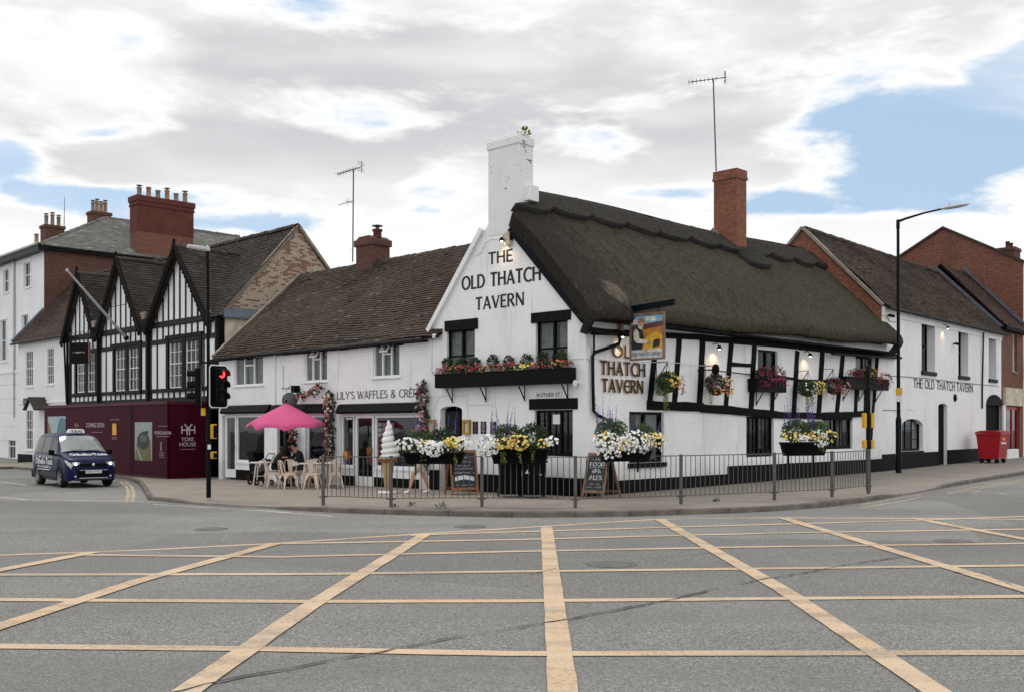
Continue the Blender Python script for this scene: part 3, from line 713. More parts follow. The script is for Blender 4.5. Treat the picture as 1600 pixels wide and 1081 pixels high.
# resample smoothly
def resample(pts, step):
    out = [pts[0]]
    for (a, ha), (b, hb) in zip(pts, pts[1:]):
        n = max(1, int((b-a).length/step))
        for k in range(1, n+1): out.append((a.lerp(b, k/n), ha+(hb-ha)*k/n))
    return out
kfine = resample(kp, .9)
def inward(i, pts):
    a = pts[max(i-1, 0)][0]; b = pts[min(i+1, len(pts)-1)][0]; d = (b-a); d.z = 0; d.normalize()
    n = V((-d.y, d.x, 0)); return n
def build_pavement():
    mb = MB(); n = len(kfine); K = 14; P = []
    back = V((4.5, 62.0, 0))
    for i, (p, h) in enumerate(kfine):
        q0 = p+inward(i, kfine)*.125
        # run every strip back behind the building line
        s1 = (V((p.x, p.y))-CC).dot(D1); s2 = (V((p.x, p.y))-CC).dot(D2)
        tgt = CC+D1*min(max(s1, -1.0), 90)*1.0+D2*min(max(s2, -1.0), 90)+(D1+D2)*6
        tgt = V((tgt.x, tgt.y, 0))
        for k in range(K+1):
            q = q0.lerp(tgt, (k/K)); e = min(1, k/4)
            P.append(V((q.x, q.y, road_z(q.x, q.y)+h+(.11-h)*e-.002)))
    mb.add(P, [(i*(K+1)+k, (i+1)*(K+1)+k, (i+1)*(K+1)+k+1, i*(K+1)+k+1) for i in range(n-1) for k in range(K)], 0, True)
    tag(mb.build('pavement', M['paving']), kind='structure')
    kb = MB(); rnd = random.Random(4)
    for i in range(n-1):
        (a, ha), (b, hb) = kfine[i], kfine[i+1]; na, nb = inward(i, kfine), inward(i+1, kfine)
        g = (b-a).normalized()*.008; dz = rnd.uniform(-.006, .006)
        A0, B0 = a+g-V((0, 0, .05)), b-g-V((0, 0, .05))
        up = V((0, 0, 1))
        ra = na*.02; rb = nb*.02
        prof_a = [A0, A0+ra*.6+up*(.05+ha-.02+dz), A0+ra*1.6+up*(.05+ha+.004+dz), A0+na*.14+up*(.05+ha+.004+dz)]
        prof_b = [B0, B0+rb*.6+up*(.05+hb-.02+dz), B0+rb*1.6+up*(.05+hb+.004+dz), B0+nb*.14+up*(.05+hb+.004+dz)]
        kb.add(prof_a+prof_b, [(0, 4, 5, 1), (1, 5, 6, 2), (2, 6, 7, 3), (0, 1, 2, 3), (4, 5, 6, 7)], 0)
    tag(kb.build('kerb', M['kerb']), kind='structure')
build_pavement()
def strip(mb, pts, w0, w1=None, dz=.004, jit=0.0, taper=False, mi=0):
    """band lying on the road along ground points"""
    w1 = w1 or w0; rnd = random.Random(len(pts)*7+int(pts[0].x*10)); L = []
    for a, b in zip(pts, pts[1:]):
        n = max(1, int((b-a).length/.35)); L += [a.lerp(b, k/n) for k in range(n)]
    L.append(pts[-1]); n = len(L); P = []
    for i, p in enumerate(L):
        d = L[min(i+1, n-1)]-L[max(i-1, 0)]; d.z = 0; d.normalize(); e = V((-d.y, d.x, 0)); w = (w0+(w1-w0)*i/max(1, n-1))/2
        for s in (1, -1):
            q = p+e*s*(w+rnd.uniform(-jit, jit)); P.append(V((q.x, q.y, road_z(q.x, q.y)+dz)))
    mb.add(P, [(2*i, 2*i+1, 2*i+3, 2*i+2) for i in range(n-1)], mi)
def gpts(*xy): return [ground(x, y) for x, y in xy]
def box_markings():
    mb = MB(); W = .185
    def ext(g, both):
        g = list(g); g.append(g[-1]+(g[-1]-g[-2]).normalized()*3.5)
        if both: g.insert(0, g[0]+(g[0]-g[1]).normalized()*3.5)
        return g
    bound = [(-260, 886), (0, 867), (215, 859.5), (430, 848.5), (660, 833.5), (855, 821.5), (1025, 811), (1225, 808.5), (1430, 809.5), (1620, 811), (1900, 813)]
    strip(mb, ext(gpts(*bound), True), .16, dz=.004, jit=.004)
    for k, ln in enumerate([[(145, 863), (0, 891), (-260, 941)], [(430, 849.5), (220, 907), (0, 979), (-200, 1044)], [(665, 834.5), (480, 950), (292, 1081), (180, 1160)],
               [(854, 823), (862, 900), (880, 1081), (890, 1180)], [(1031, 811.5), (1220, 920), (1462, 1081), (1600, 1173)], [(1222, 809), (1400, 862), (1610, 925), (1800, 984)], [(1430, 810), (1600, 842), (1800, 880)]]):
        strip(mb, ext(gpts(*ln), False), W+.03, dz=.012, jit=.005)
    for k, ln in enumerate([[(930, 819), (1050, 818.5), (1430, 812), (1700, 808)], [(640, 836), (800, 831), (1050, 823.5), (1430, 812.8)], [(425, 849.5), (800, 843), (1200, 833), (1600, 826.5), (1800, 823)], [(130, 867), (440, 870), (800, 861.5), (1200, 854), (1600, 849), (1800, 847)],
               [(-200, 900), (0, 898), (480, 897), (800, 893), (1600, 883.5), (1800, 881)], [(-200, 936), (0, 937), (480, 940), (800, 939), (1600, 932), (1800, 930)], [(-200, 1006), (0, 1010), (400, 1014), (800, 1021.5), (1600, 1020.5), (1800, 1020)]][1:]):
        strip(mb, ext(gpts(*ln), k > 2), W, dz=.008, jit=.005)
    tag(mb.build('box_junction_marking', M['yline']), kind='structure')
    c = MB(); rnd = random.Random(11)
    def crack(pts, w):
        g = gpts(*pts); L = []
        for a, b in zip(g, g[1:]):
            n = max(2, int((b-a).length/.12)); L += [a.lerp(b, k/n)+V((rnd.uniform(-.012, .012), rnd.uniform(-.03, .03), 0)) for k in range(n)]
        n = len(L); P = []
        for i, p in enumerate(L):
            d = L[min(i+1, n-1)]-L[max(i-1, 0)]; d.z = 0; d.normalize(); e = V((-d.y, d.x, 0)); ww = w*rnd.uniform(.3, 1.5)*(.15 if mnoise.noise(p*1.3) < -.38 else 1)
            for s in (1, -1): q = p+e*s*ww/2; P.append(V((q.x, q.y, road_z(q.x, q.y)+.016)))
        c.add(P, [(2*i, 2*i+1, 2*i+3, 2*i+2) for i in range(n-1)])
    crack([(150, 1110), (290, 1080), (350, 1064), (480, 1040), (600, 1019), (690, 1000), (800, 983), (905, 965), (1000, 947), (1060, 935), (1140, 915), (1230, 900), (1330, 882), (1420, 869)], .028)
    crack([(805, 902), (850, 893), (880, 888)], .012); crack([(1490, 824+70), (1555, 905), (1580, 915), (1600, 921)], .012); crack([(1015, 872), (1080, 868), (1120, 862)], .012)
    tag(c.build('road_crack', M['crackm']), kind='structure')
    y = MB()
    for off in (0, 1):
        strip(y, gpts((196-off*8, 752), (206-off*8, 760), (209-off*8, 772), (206-off*10, 784)), .10, dz=.004, jit=.006)
        strip(y, gpts((1345, 793-off*5), (1400, 784-off*5), (1440, 776-off*4)), .08, dz=.004, jit=.006)
        strip(y, gpts((1480, 768+off*3), (1530, 760+off*3), (1600, 748+off*3)), .08, dz=.004, jit=.02)
    strip(y, gpts((590, 806), (640, 809.5), (700, 811)), .06, jit=.02); strip(y, gpts((395, 796), (440, 799.5)), .10, jit=.04)
    tag(y.build('kerbside_line_marking', M['dyl']), kind='structure')
    w = MB()
    strip(w, gpts((-40, 772), (40, 780), (140, 781.5), (225, 783)), .10, jit=.01); strip(w, gpts((-60, 744), (0, 752), (40, 757)), .10, jit=.01)
    strip(w, gpts((240, 787.5), (400, 797), (520, 806)), .09, jit=.02)
    for x0, y0 in ((1520, 768), (1560, 771), (1600, 775)): strip(w, gpts((x0, y0), (x0+12, y0-.6)), .10, jit=.01)
    tag(w.build('white_road_marking', M['wline']), kind='structure')
    for i, (x, yv, a, b) in enumerate(((955, 881, .34, .34), (1490, 845, .3, .25), (735, 822, .3, .2), (330, 826, .3, .2))):
        m = MB(); p = ground(x, yv, .006)
        m.lathe(p, [(0, .004), (a*.86, .004), (a*.88, -.001), (a*.92, -.001), (a, .003), (a, -.02)], 20)
        tag(m.build('manhole_cover', M['covers']), kind='structure')
box_markings()

# ------------------------------------------------------------------ the tavern
G = Facade(CC, D1); S = Facade(CC, D2)
LG, LS = 5.80, 16.56
ZA = 7.81; SA = 3.06
def build_tavern():
    T = thing('tavern', 'white thatched corner tavern with black timbers and tall white gable', 'tavern', (CC.x, CC.y, 0.05))
    # gable front
    win1 = G.rect(698, 515, 742, 585, 0); win2 = G.rect(837, 500, 887, 578, 0)
    door = G.rect(688, 634, 722, 775, 0); win3 = G.rect(835, 640, 895, 712, 0)
    door = (door[0], door[1], 0.0, door[3])
    mb = MB()
    outl = [(0, 0), (LG, 0), (LG, 4.70), (SA, ZA), (0, 4.60)]
    wall(mb, G, outl, [win1, win2, door, win3], .22)
    arch_fill(mb, G, door[0], door[1], door[3]-.12, door[3], 0, .2)
    # left return and the rear, closing the volume
    Lf = Facade((CC+D1*LG), D2)
    mb.poly([Lf.W(0, 0), Lf.W(LS, 0), Lf.W(LS, 4.7), Lf.W(0, 4.7)])
    mb.poly([Lf.W(LS, 0), S.W(LS, 0), S.W(LS, 4.8), S.W(LS, 7.6)+V((D1.x, D1.y, 0))*SA, Lf.W(LS, 4.7)])
    mb.build('gable_wall', M['wb'], T)
    # side wall
    w1 = S.rect(983, 643, 1037, 722); w2 = S.rect(1166, 650, 1209, 713); w3 = S.rect(1286, 650, 1332, 701)
    u1 = S.rect(1184, 547, 1215, 591); u2 = S.rect(1337, 557, 1365, 584)
    mb = MB(); ZE = 4.85
    wall(mb, S, [(0, 0), (LS, 0), (LS, ZE), (0, ZE)], [w1, w2, w3, u1, u2], .2)
    mb.build('side_wall', M['wb'], T)
    # openings
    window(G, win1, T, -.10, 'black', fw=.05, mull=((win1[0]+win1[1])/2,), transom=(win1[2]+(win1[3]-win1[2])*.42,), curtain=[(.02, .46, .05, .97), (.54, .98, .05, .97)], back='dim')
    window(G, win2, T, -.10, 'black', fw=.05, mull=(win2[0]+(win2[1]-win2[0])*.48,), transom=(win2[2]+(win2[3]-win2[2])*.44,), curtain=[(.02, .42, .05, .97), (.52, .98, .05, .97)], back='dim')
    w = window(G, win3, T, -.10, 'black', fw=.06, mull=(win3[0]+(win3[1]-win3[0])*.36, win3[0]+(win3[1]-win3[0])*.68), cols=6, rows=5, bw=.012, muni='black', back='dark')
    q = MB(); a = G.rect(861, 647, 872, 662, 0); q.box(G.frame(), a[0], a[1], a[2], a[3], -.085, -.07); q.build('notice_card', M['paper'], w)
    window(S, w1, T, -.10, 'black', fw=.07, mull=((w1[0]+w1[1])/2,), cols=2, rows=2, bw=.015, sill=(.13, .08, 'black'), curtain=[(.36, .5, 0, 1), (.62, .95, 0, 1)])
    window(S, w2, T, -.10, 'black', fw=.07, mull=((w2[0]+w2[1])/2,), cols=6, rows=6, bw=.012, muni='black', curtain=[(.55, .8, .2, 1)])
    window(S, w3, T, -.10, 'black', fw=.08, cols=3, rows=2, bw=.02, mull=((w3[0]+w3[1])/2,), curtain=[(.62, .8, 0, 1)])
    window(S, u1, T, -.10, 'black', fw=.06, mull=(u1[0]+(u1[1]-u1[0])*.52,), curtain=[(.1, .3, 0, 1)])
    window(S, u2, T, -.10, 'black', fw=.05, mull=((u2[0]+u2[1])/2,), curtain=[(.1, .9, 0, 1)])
    d = MB(); d.box(G.frame(), door[0]+.28, door[1]-.03, .04, door[3]-.14, -.21, -.17)
    dd = d.build('door', M['dark'], T); k = MB(); k.ball(G.W(door[0]+.4, 1.1, -.15), .035); k.build('handle', M['gold'], dd)
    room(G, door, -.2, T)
    # lintels
    for (x0, y0, x1, y1) in ((694, 499.5, 745, 516), (829, 486.5, 890.5, 502.5), (826, 622, 901, 639)):
        r = G.rect(x0, y0, x1, y1, .05); m = MB(); m.box(G.frame(), r[0], r[1], r[2], r[3], -.02, .05); m.build('lintel', M['black'], T, bevel=.01)
    # plinths
    def plinth(f, a, b, z0, z1, n=14, o=.035):
        pl = MB()
        for i in range(n):
            s0, s1 = a+(b-a)*i/n, a+(b-a)*(i+1)/n; j = lambda s: .012*mnoise.noise(V((s*2.1, z1, 3)))
            A = [f.W(s0, -.2, o), f.W(s1, -.2, o), f.W(s1, z1+j(s1), o), f.W(s0, z1+j(s0), o)]; B = [f.W(s0, z1+j(s0), 0), f.W(s1, z1+j(s1), 0)]
            pl.add(A+B, [(0, 1, 2, 3), (3, 2, 5, 4)])
        pl.build('plinth', M['plinth'], T)
    plinth(G, 0, door[0], 0, .56); plinth(G, door[1], LG, 0, .62, 4)
    st = S.px(1136, 740)[0]
    plinth(S, 0, st, 0, .47); plinth(S, st, LS, 0, .70)
    # timber frame of the upper storey
    tb = MB(); O = .035; rnd = random.Random(5)
    def beam(p, q, w, o=O, seg=6):
        (xa, ya), (xb, yb) = p, q; a = S.px(xa, ya, o); b = S.px(xb, yb, o)
        dx, dz = b[0]-a[0], b[1]-a[1]; l = math.hypot(dx, dz); nx, nz = -dz/l*w/2, dx/l*w/2; L = []; R = []
        for i in range(seg+1):
            t = i/seg; j = rnd.uniform(-.016, .016); jl = rnd.uniform(-.014, .014)
            c = (a[0]+dx*t, a[1]+dz*t); L.append((c[0]+nx*(1+jl/w*2)+nx/w*j, c[1]+nz*(1+jl/w*2)+nz/w*j)); R.append((c[0]-nx+nx/w*j, c[1]-nz+nz/w*j))
        tb.prism(S.frame(), L+R[::-1], -.01, o)
    for p, q, w in [((1024, 548), (1016, 634), .19), ((1063, 522), (1055, 630), .20), ((1099, 526), (1094, 634), .23), ((1144, 533), (1134.5, 640), .21), ((1180, 538), (1174, 642), .23),
                    ((1210, 592), (1207, 641), .17), ((1247, 548), (1241, 646), .23), ((1286, 550), (1280, 648), .25), ((1318, 552), (1308.5, 645), .24), ((1340, 584), (1337.5, 645), .18), ((1371, 555), (1361, 700), .14), ((1354, 585), (1352, 642), .12)]:
        beam(p, q, w, O+rnd.uniform(0, .006))
    beam((925, 518), (1095, 527), .16, .05); beam((1095, 527.5), (1250, 541), .19, .052); beam((1250, 542), (1405, 557), .18, .054)
    beam((1013, 632), (1100, 636), .25, .058); beam((1097, 637), (1215, 647), .24, .06); beam((1210, 647.5), (1290, 650), .21, .062); beam((1283, 648.5), (1358, 646), .2, .064)
    beam((1143, 569), (1180, 570.5), .12, .03, 3); beam((1213, 588), (1247, 592), .09, .03, 3); beam((1243, 594), (1312, 596), .10, .03, 4); beam((1286, 653), (1332, 652), .14, .04, 3)
    tb.build('timber_frame', M['blackw'], T)
    # white patches between thatch and wall plate are the wall itself; black soffit board under the eave
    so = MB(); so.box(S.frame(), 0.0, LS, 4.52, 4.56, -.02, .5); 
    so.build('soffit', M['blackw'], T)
    # white verge coping up the left of the gable
    vc = MB(); a = G.W(LG+.02, 4.62, 0); b = G.W(3.62, 7.28, 0)
    vc.bar(a+G.n*.03, b+G.n*.03, .16, .14, G.n.cross((b-a).normalized())); vc.build('verge_coping', M['wb'], T)
    bb = MB(); a = G.W(-.05, 4.55, .05); b = G.W(SA-.55, 7.20, .05)
    bb.bar(a, b, .10, .30, G.n.cross((b-a).normalized())); bb.build('bargeboard', M['bluemetal'], T)
    # white chimney
    c = MB(); a0, a1 = 2.28, 3.43; fr = G.frame()
    c.box(fr, a0, a1, 7.05, 9.60, -.56, .012); c.box(fr, a0-.03, a1+.03, 9.40, 9.62, -.59, .042)
    c.box(fr, a0+.05, a1-.05, 9.62, 9.70, -.53, -.02)
    # sloping shoulder at the thatch
    c.prism((G.W(0, 0, 0), V((0, 0, 1)), G.n, G.d), [(7.9, -.2), (8.32, -.3), (8.32, -.62), (7.9, -.62)], a0-.16, a0+.01)
    ch = c.build('white_chimney', M['wb_flake'], T, bevel=.012)
    # brick chimney through the thatch
    P = V((6.92, 35.15, 0)); fr2 = (P, V((-D1.x, -D1.y, 0)), V((0, 0, 1)), V((D2.x, D2.y, 0)))
    c = MB(); c.box(fr2, .0, .90, 6.6, 10.4, 0, .62); c.box(fr2, -.04, .94, 10.25, 10.34, -.04, .66); c.box(fr2, -.02, .92, 10.34, 10.58, -.02, .64)
    bc = c.build('brick_chimney', M['brick_o'], T, bevel=.01)
    fl = MB()
    fl.bar(P+V((0, 0, 8.62))-V((D2.x, D2.y, 0))*.05, P+fr2[1]*.95+V((0, 0, 7.52))-V((D2.x, D2.y, 0))*.05, .14, .12, V((0, 0, 1)))
    fl.bar(P+fr2[1]*.95+V((0, 0, 7.50)), P+fr2[1]*.95+fr2[3]*.66+V((0, 0, 7.52)), .14, .12)
    fl.build('mortar_fillet', M['mortar'], bc)
    # lettering
    R = -G.d; up = V((0, 0, 1))
    def line(txt, x0, x1, yt, yb, xm=None):
        a = G.px(x0, (yt+yb)/2+(0), 0); b = G.px(x1, (yt+yb)/2, 0); m = (a[0]+b[0])/2; xm = (x0+x1)/2
        zt = G.px(xm, yt)[1]; zb = G.px(xm, yb)[1]; tx = MB()
        stroke_text(tx, txt, G.W(m, zb, .004), R, up, G.n, zt-zb, abs(a[0]-b[0]), stem=.21, flare=.20, serif=.012); tx.build('painted_lettering', M['ink'], T)
    line('THE', 763.5, 801, 392.5, 411); line('OLD THATCH', 722, 845, 424.5, 446); line('TAVERN', 743.5, 819, 461, 481)
    sgn = S.d
    def line2(txt, x0, x1, yt, yb):
        a = S.px(x0, (yt+yb)/2, .05); b = S.px(x1, (yt+yb)/2, .05); xm = (x0+x1)/2
        zt = S.px(xm, yt, .05)[1]; zb = S.px(xm, yb, .05)[1]; tx = MB()
        stroke_text(tx, txt, S.W((a[0]+b[0])/2, zb, .0), sgn, up, S.n, zt-zb, abs(a[0]-b[0]), stem=.20, flare=.18, serif=.012, thick=.03, depth=.02, mi=0, side_mi=1, round_e=True); tx.build('raised_lettering', [M['ink'], M['letter_gold']], T)
    line2('OLD', 957, 1001, 540.5, 559); line2('THATCH', 938.5, 1008.5, 565.5, 586.5); line2('TAVERN', 941, 1005.5, 592.5, 613)
    # gutter end and downpipe near the corner
    dp = MB()
    def sp(x, y, o): a = S.px(x, y, o); return S.W(a[0], a[1], o)
    dp.tube([sp(917, 514, .25), sp(975, 521, .25)], .06, 8); dp.tube([sp(964, 520, .22), sp(969, 530, .18), sp(967, 537, .12), sp(945, 545, .09), sp(930, 550, .08), sp(926, 556, .08), sp(926.5, 600, .08), sp(927.5, 641, .08), sp(934, 648, .1), sp(952, 657, .14), sp(958, 664, .14), sp(958, 700, .14)], .045, 8)
    dp.tube([sp(928, 522, .2), sp(928, 550, .05)], .03, 6)
    dp.build('downpipe', M['bmetal'], T)
    dp = MB(); dp.tube([sp(1372, 558, .12), sp(1364, 640, .10), sp(1357, 697, .10), sp(1357, 712, .10)], .045, 8); dp.tube([sp(1300, 552, .3), sp(1408, 559, .25)], .05, 8); dp.build('downpipe', M['bmetal'], T)
    # cables and small fixings on the wall
    def gp(x, y, o=.015): a = G.px(x, y, o); return G.W(a[0], a[1], o)
    def _c(*a):
        cb = MB(); cb.tube(*a); cb.build('wall_cable', M['cabinet_w'], T)
    _c([gp(784, 374), gp(768, 374), gp(758, 380), gp(753, 394), gp(742, 401)], .008, 5); _c([gp(888, 566), gp(893, 561), gp(911, 560)], .008, 5); _c([sp(915, 560, .02), sp(950, 562, .02), sp(1000, 565, .02), sp(1060, 567, .07), sp(1095, 571, .07), sp(1134, 570, .07)], .008, 5)
    _c([gp(680, 640), gp(684, 622), gp(690, 618), gp(728, 618), gp(731, 636), gp(731, 655)], .007, 5); _c([gp(731, 632), gp(745, 632), gp(772, 632)], .007, 5)
    _c([gp(675, 520), gp(674, 580)], .02, 6)
    return T
TAVERN = build_tavern()

def build_thatch():
    """outer skin, rounded eave and underside in one sheet; ridge block laid over it"""
    D2v = V((D2.x, D2.y, 0)); D1v = V((D1.x, D1.y, 0)); C3 = V((CC.x, CC.y, 0))
    def ridge(s): return 8.42+.012*s+.05*math.sin(s*.5)
    def eave(s): return 4.60+.018*s+.03*math.sin(s*.9)
    def prof(s, lift=0.0):
        """points (c, z) from ridge down the street side, round the eave, back under"""
        zr, ze = ridge(s), eave(s); P = []
        c0, c1 = SA+.02, -.46
        for k in range(31):
            t = k/30; c = c0+(c1-c0)*t; z = zr+(ze+.30-zr)*t
            z += .10*math.sin(math.pi*t)*1.0-.10*max(0, .08-t)/.08
            P.append((c, z))
        P += [(-.54, ze+.16), (-.56, ze+.03), (-.52, ze-.07), (-.42, ze-.10), (-.2, ze-.02), (.10, ze+.10)]
        return P
    s0, s1 = -.26, LS+.55
    NS = 300
    def skin(u, v):
        s = s0+(s1-s0)*u; P = prof(s); x = v*(len(P)-1); i = min(int(x), len(P)-2); f = x-i
        c = P[i][0]*(1-f)+P[i+1][0]*f; z = P[i][1]*(1-f)+P[i+1][1]*f
        # gable end: thatch turns in at the verge, lifting to a beak at the ridge
        e = max(0, (.5-(s-s0))/.5)
        t = min(1, max(0, (SA-c)/3.5))
        z -= .16*e*e*(1 if v < .85 else .2)
        sv = s+(.10 if t > .1 else .10)*0
        beak = math.exp(-((t-.10)/.10)**2)
        st0 = min(1, max(0, (c-2.28)/.16)); e = e*(1-st0); sv = s-e*e*(.16*beak)
        if s < .66: sv = sv+(.66-sv)*st0
        # beyond the street corner of the right-hand house the eave stops short in a raking cut
        n = .05*mnoise.noise(V((s*.9, c*1.1, 0)))+.022*mnoise.noise(V((s*4.5, c*2.2, 5)))+.024*mnoise.noise(V((s*8, c*.6+z*.6, 13)))+.014*mnoise.noise(V((s*16, c*5, 9)))
        gl = .05*mnoise.noise(V((s*.55, c*.25, 21)))
        return C3+D2v*sv+D1v*(c-n*.7)+V((0, 0, z+n*.7+gl))
    mb = MB(); mb.grid(skin, NS, 72)
    # front closing face of the verge (thickness) and the far end
    def endface(s, n=36, inn=.0):
        P = prof(s)[:36]; A = []; B = []
        for k, (c, z) in enumerate(P):
            A.append(skin(0 if s < 1 else 1, k/(len(prof(s))-1)))
            q = A[-1]; th = .36
            B.append(q+D1v*.25+V((0, 0, -.30)) + (D2v*.12 if s < 1 else V((0, 0, 0))))
        mb.add(A+B, [(i, i+1, len(P)+i+1, len(P)+i) for i in range(len(P)-1)], 0, True)
    endface(s0); endface(s1)
    # slope behind the ridge
    def back(u, v):
        s = s0+(s1-s0)*u; zr = ridge(s); c = SA+3.2*v; n = .05*mnoise.noise(V((s*.9, c*1.1, 0)))
        return C3+D2v*max(s, .66)+D1v*c+V((0, 0, zr-.02+n-3.55*v-.22*min(1, v*4)))
    mb.grid(back, 60, 12)
    # loose straw ends standing off the surface
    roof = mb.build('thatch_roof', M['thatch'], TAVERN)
    rb = MB(); NR = 260
    def edge(s):
        k = (s+.30)/1.62; f = k-math.floor(k); return 1.10+.34*math.sqrt(max(0, 1-(2*f-1)**2))-.12
    def cap(u, v):
        s = s0+.02+(s1-.05-s0)*u; L = edge(s); zr = ridge(s); ze = eave(s)
        sl = V((SA+.02+.46, zr-ze-.30)); ln = sl.length; sl /= ln
        d = L*min(v, .955)/.955; t = d/ln
        c = SA+.02-sl.x*d; z = zr-sl.y*d+.10*math.sin(math.pi*t)-.10*max(0, .08-t)/.08
        lift = .16 if v <= .955 else .16-.26*(v-.955)/.045
        e = max(0, (.5-(s-s0))/.5); z -= .10*e*e; beak = math.exp(-((t-.10)/.12)**2); sv = s-e*e*.26*beak-.03
        st0 = min(1, max(0, (c-2.28)/.16))
        if sv < .66: sv = sv+(.66-sv)*st0
        n = .035*mnoise.noise(V((s*1.4, c*1.6, 2)))+.02*mnoise.noise(V((s*9, c*5, 5)))+.01*mnoise.noise(V((s*25, c*18, 5)))
        gl = .05*mnoise.noise(V((s*.55, c*.25, 21)))
        return C3+D2v*sv+D1v*(c-(lift+n)*.72)+V((0, 0, z+(lift+n)*.72+gl))
    rb.grid(cap, NR, 44)
    rb.grid(lambda u, v: C3+D2v*(.66+(s1-.66)*u)+D1v*(SA+.9*v-.02)+V((0, 0, ridge(s0+(s1-s0)*u)+.06-.85*v)), 80, 5)
    # apron of thatch below the brick chimney
    def apron(u, v):
        s = 10.25+1.55*u; Lc = .85+.28*math.sqrt(max(0, 1-(2*u-1)**2)); zr = ridge(s); ze = eave(s); sl = V((SA+.48, zr-ze-.30)); ln = sl.length; sl /= ln
        d = .95+Lc*min(v, .92)/.92; t = d/ln; lift = (.16 if v <= .92 else .16-.26*(v-.92)/.08)*(1 if .03 < u < .97 else .2)
        n = .03*mnoise.noise(V((s*3, d*3, 2)))+.014*mnoise.noise(V((s*14, d*8, 5)))
        return C3+D2v*s+D1v*(SA+.02-sl.x*d-(lift+n)*.72)+V((0, 0, zr-sl.y*d+.10*math.sin(math.pi*t)+(lift+n)*.72+.05*mnoise.noise(V((s*.55, (SA-sl.x*d)*.25, 21)))))
    rb.grid(apron, 26, 22)
    rb.build('ridge_thatch', M['thatch_r'], roof)
    st = MB(); rnd = random.Random(21)
    for k in range(2600):
        u = rnd.random(); low = rnd.random() < .18
        v = rnd.uniform(.80, .93) if low else rnd.random()*.93
        if rnd.random() < .35: u = rnd.random(); p = cap(u, rnd.uniform(.05, .9)); q = cap(u, .95)
        else: p = skin(u, v*.46*2 if v*.92 < .8 else v); q = skin(u, min(1, v*.92+.03))
        d = (q-p); 
        if d.length < 1e-4: continue
        d.normalize(); d = (d+V((rnd.uniform(-.35, .35), rnd.uniform(-.35, .35), rnd.uniform(-.1, .35)))).normalized()
        l = rnd.uniform(.05, .15); w = rnd.uniform(.003, .006); a = d.cross(V((rnd.uniform(-1, 1), rnd.uniform(-1, 1), 1))).normalized()*w; p = p+V((0, 0, .008))-d*.03
        st.add([p-a, p+a, p+d*l], [(0, 1, 2)])
    for k in range(260):      # pale straw along the crest
        u = .02+.96*rnd.random(); v = rnd.uniform(.22, .42); p = cap(u, v); d = (cap(u, v+.1)-p).normalized()+V((rnd.uniform(-.3, .3), rnd.uniform(-.3, .3), .1)); l = rnd.uniform(.06, .13)
        a = V((rnd.uniform(-1, 1), rnd.uniform(-1, 1), .3)).normalized()*.006; p = p+V((0, -.008, .012)); st.add([p-a, p+a, p+d*l+a*.3, p+d*l-a*.3], [(0, 1, 2, 3)])
    tag(st.build('straw', M['straw'], roof), kind='stuff')
build_thatch()
def scribble(m, o, right, up, n, h, w, seed, off=.003):
    """lettering too small to read: a row of letter-like marks"""
    rq = random.Random(seed); x = -w/2; t = h*.14
    while x < w/2:
        k = h*rq.uniform(.35, .75)
        if rq.random() > .12:
            p = o+right*x+n*off; m.box((p, right, up, n), 0, t, 0, h, 0, .002); m.box((p, right, up, n), t, k, (h-t)*rq.choice((0, .45, 1)), (h-t)*rq.choice((0, .45, 1))*0+t+(h-t)*rq.choice((.2, .45)), 0, .0025)
        x += k+h*.22
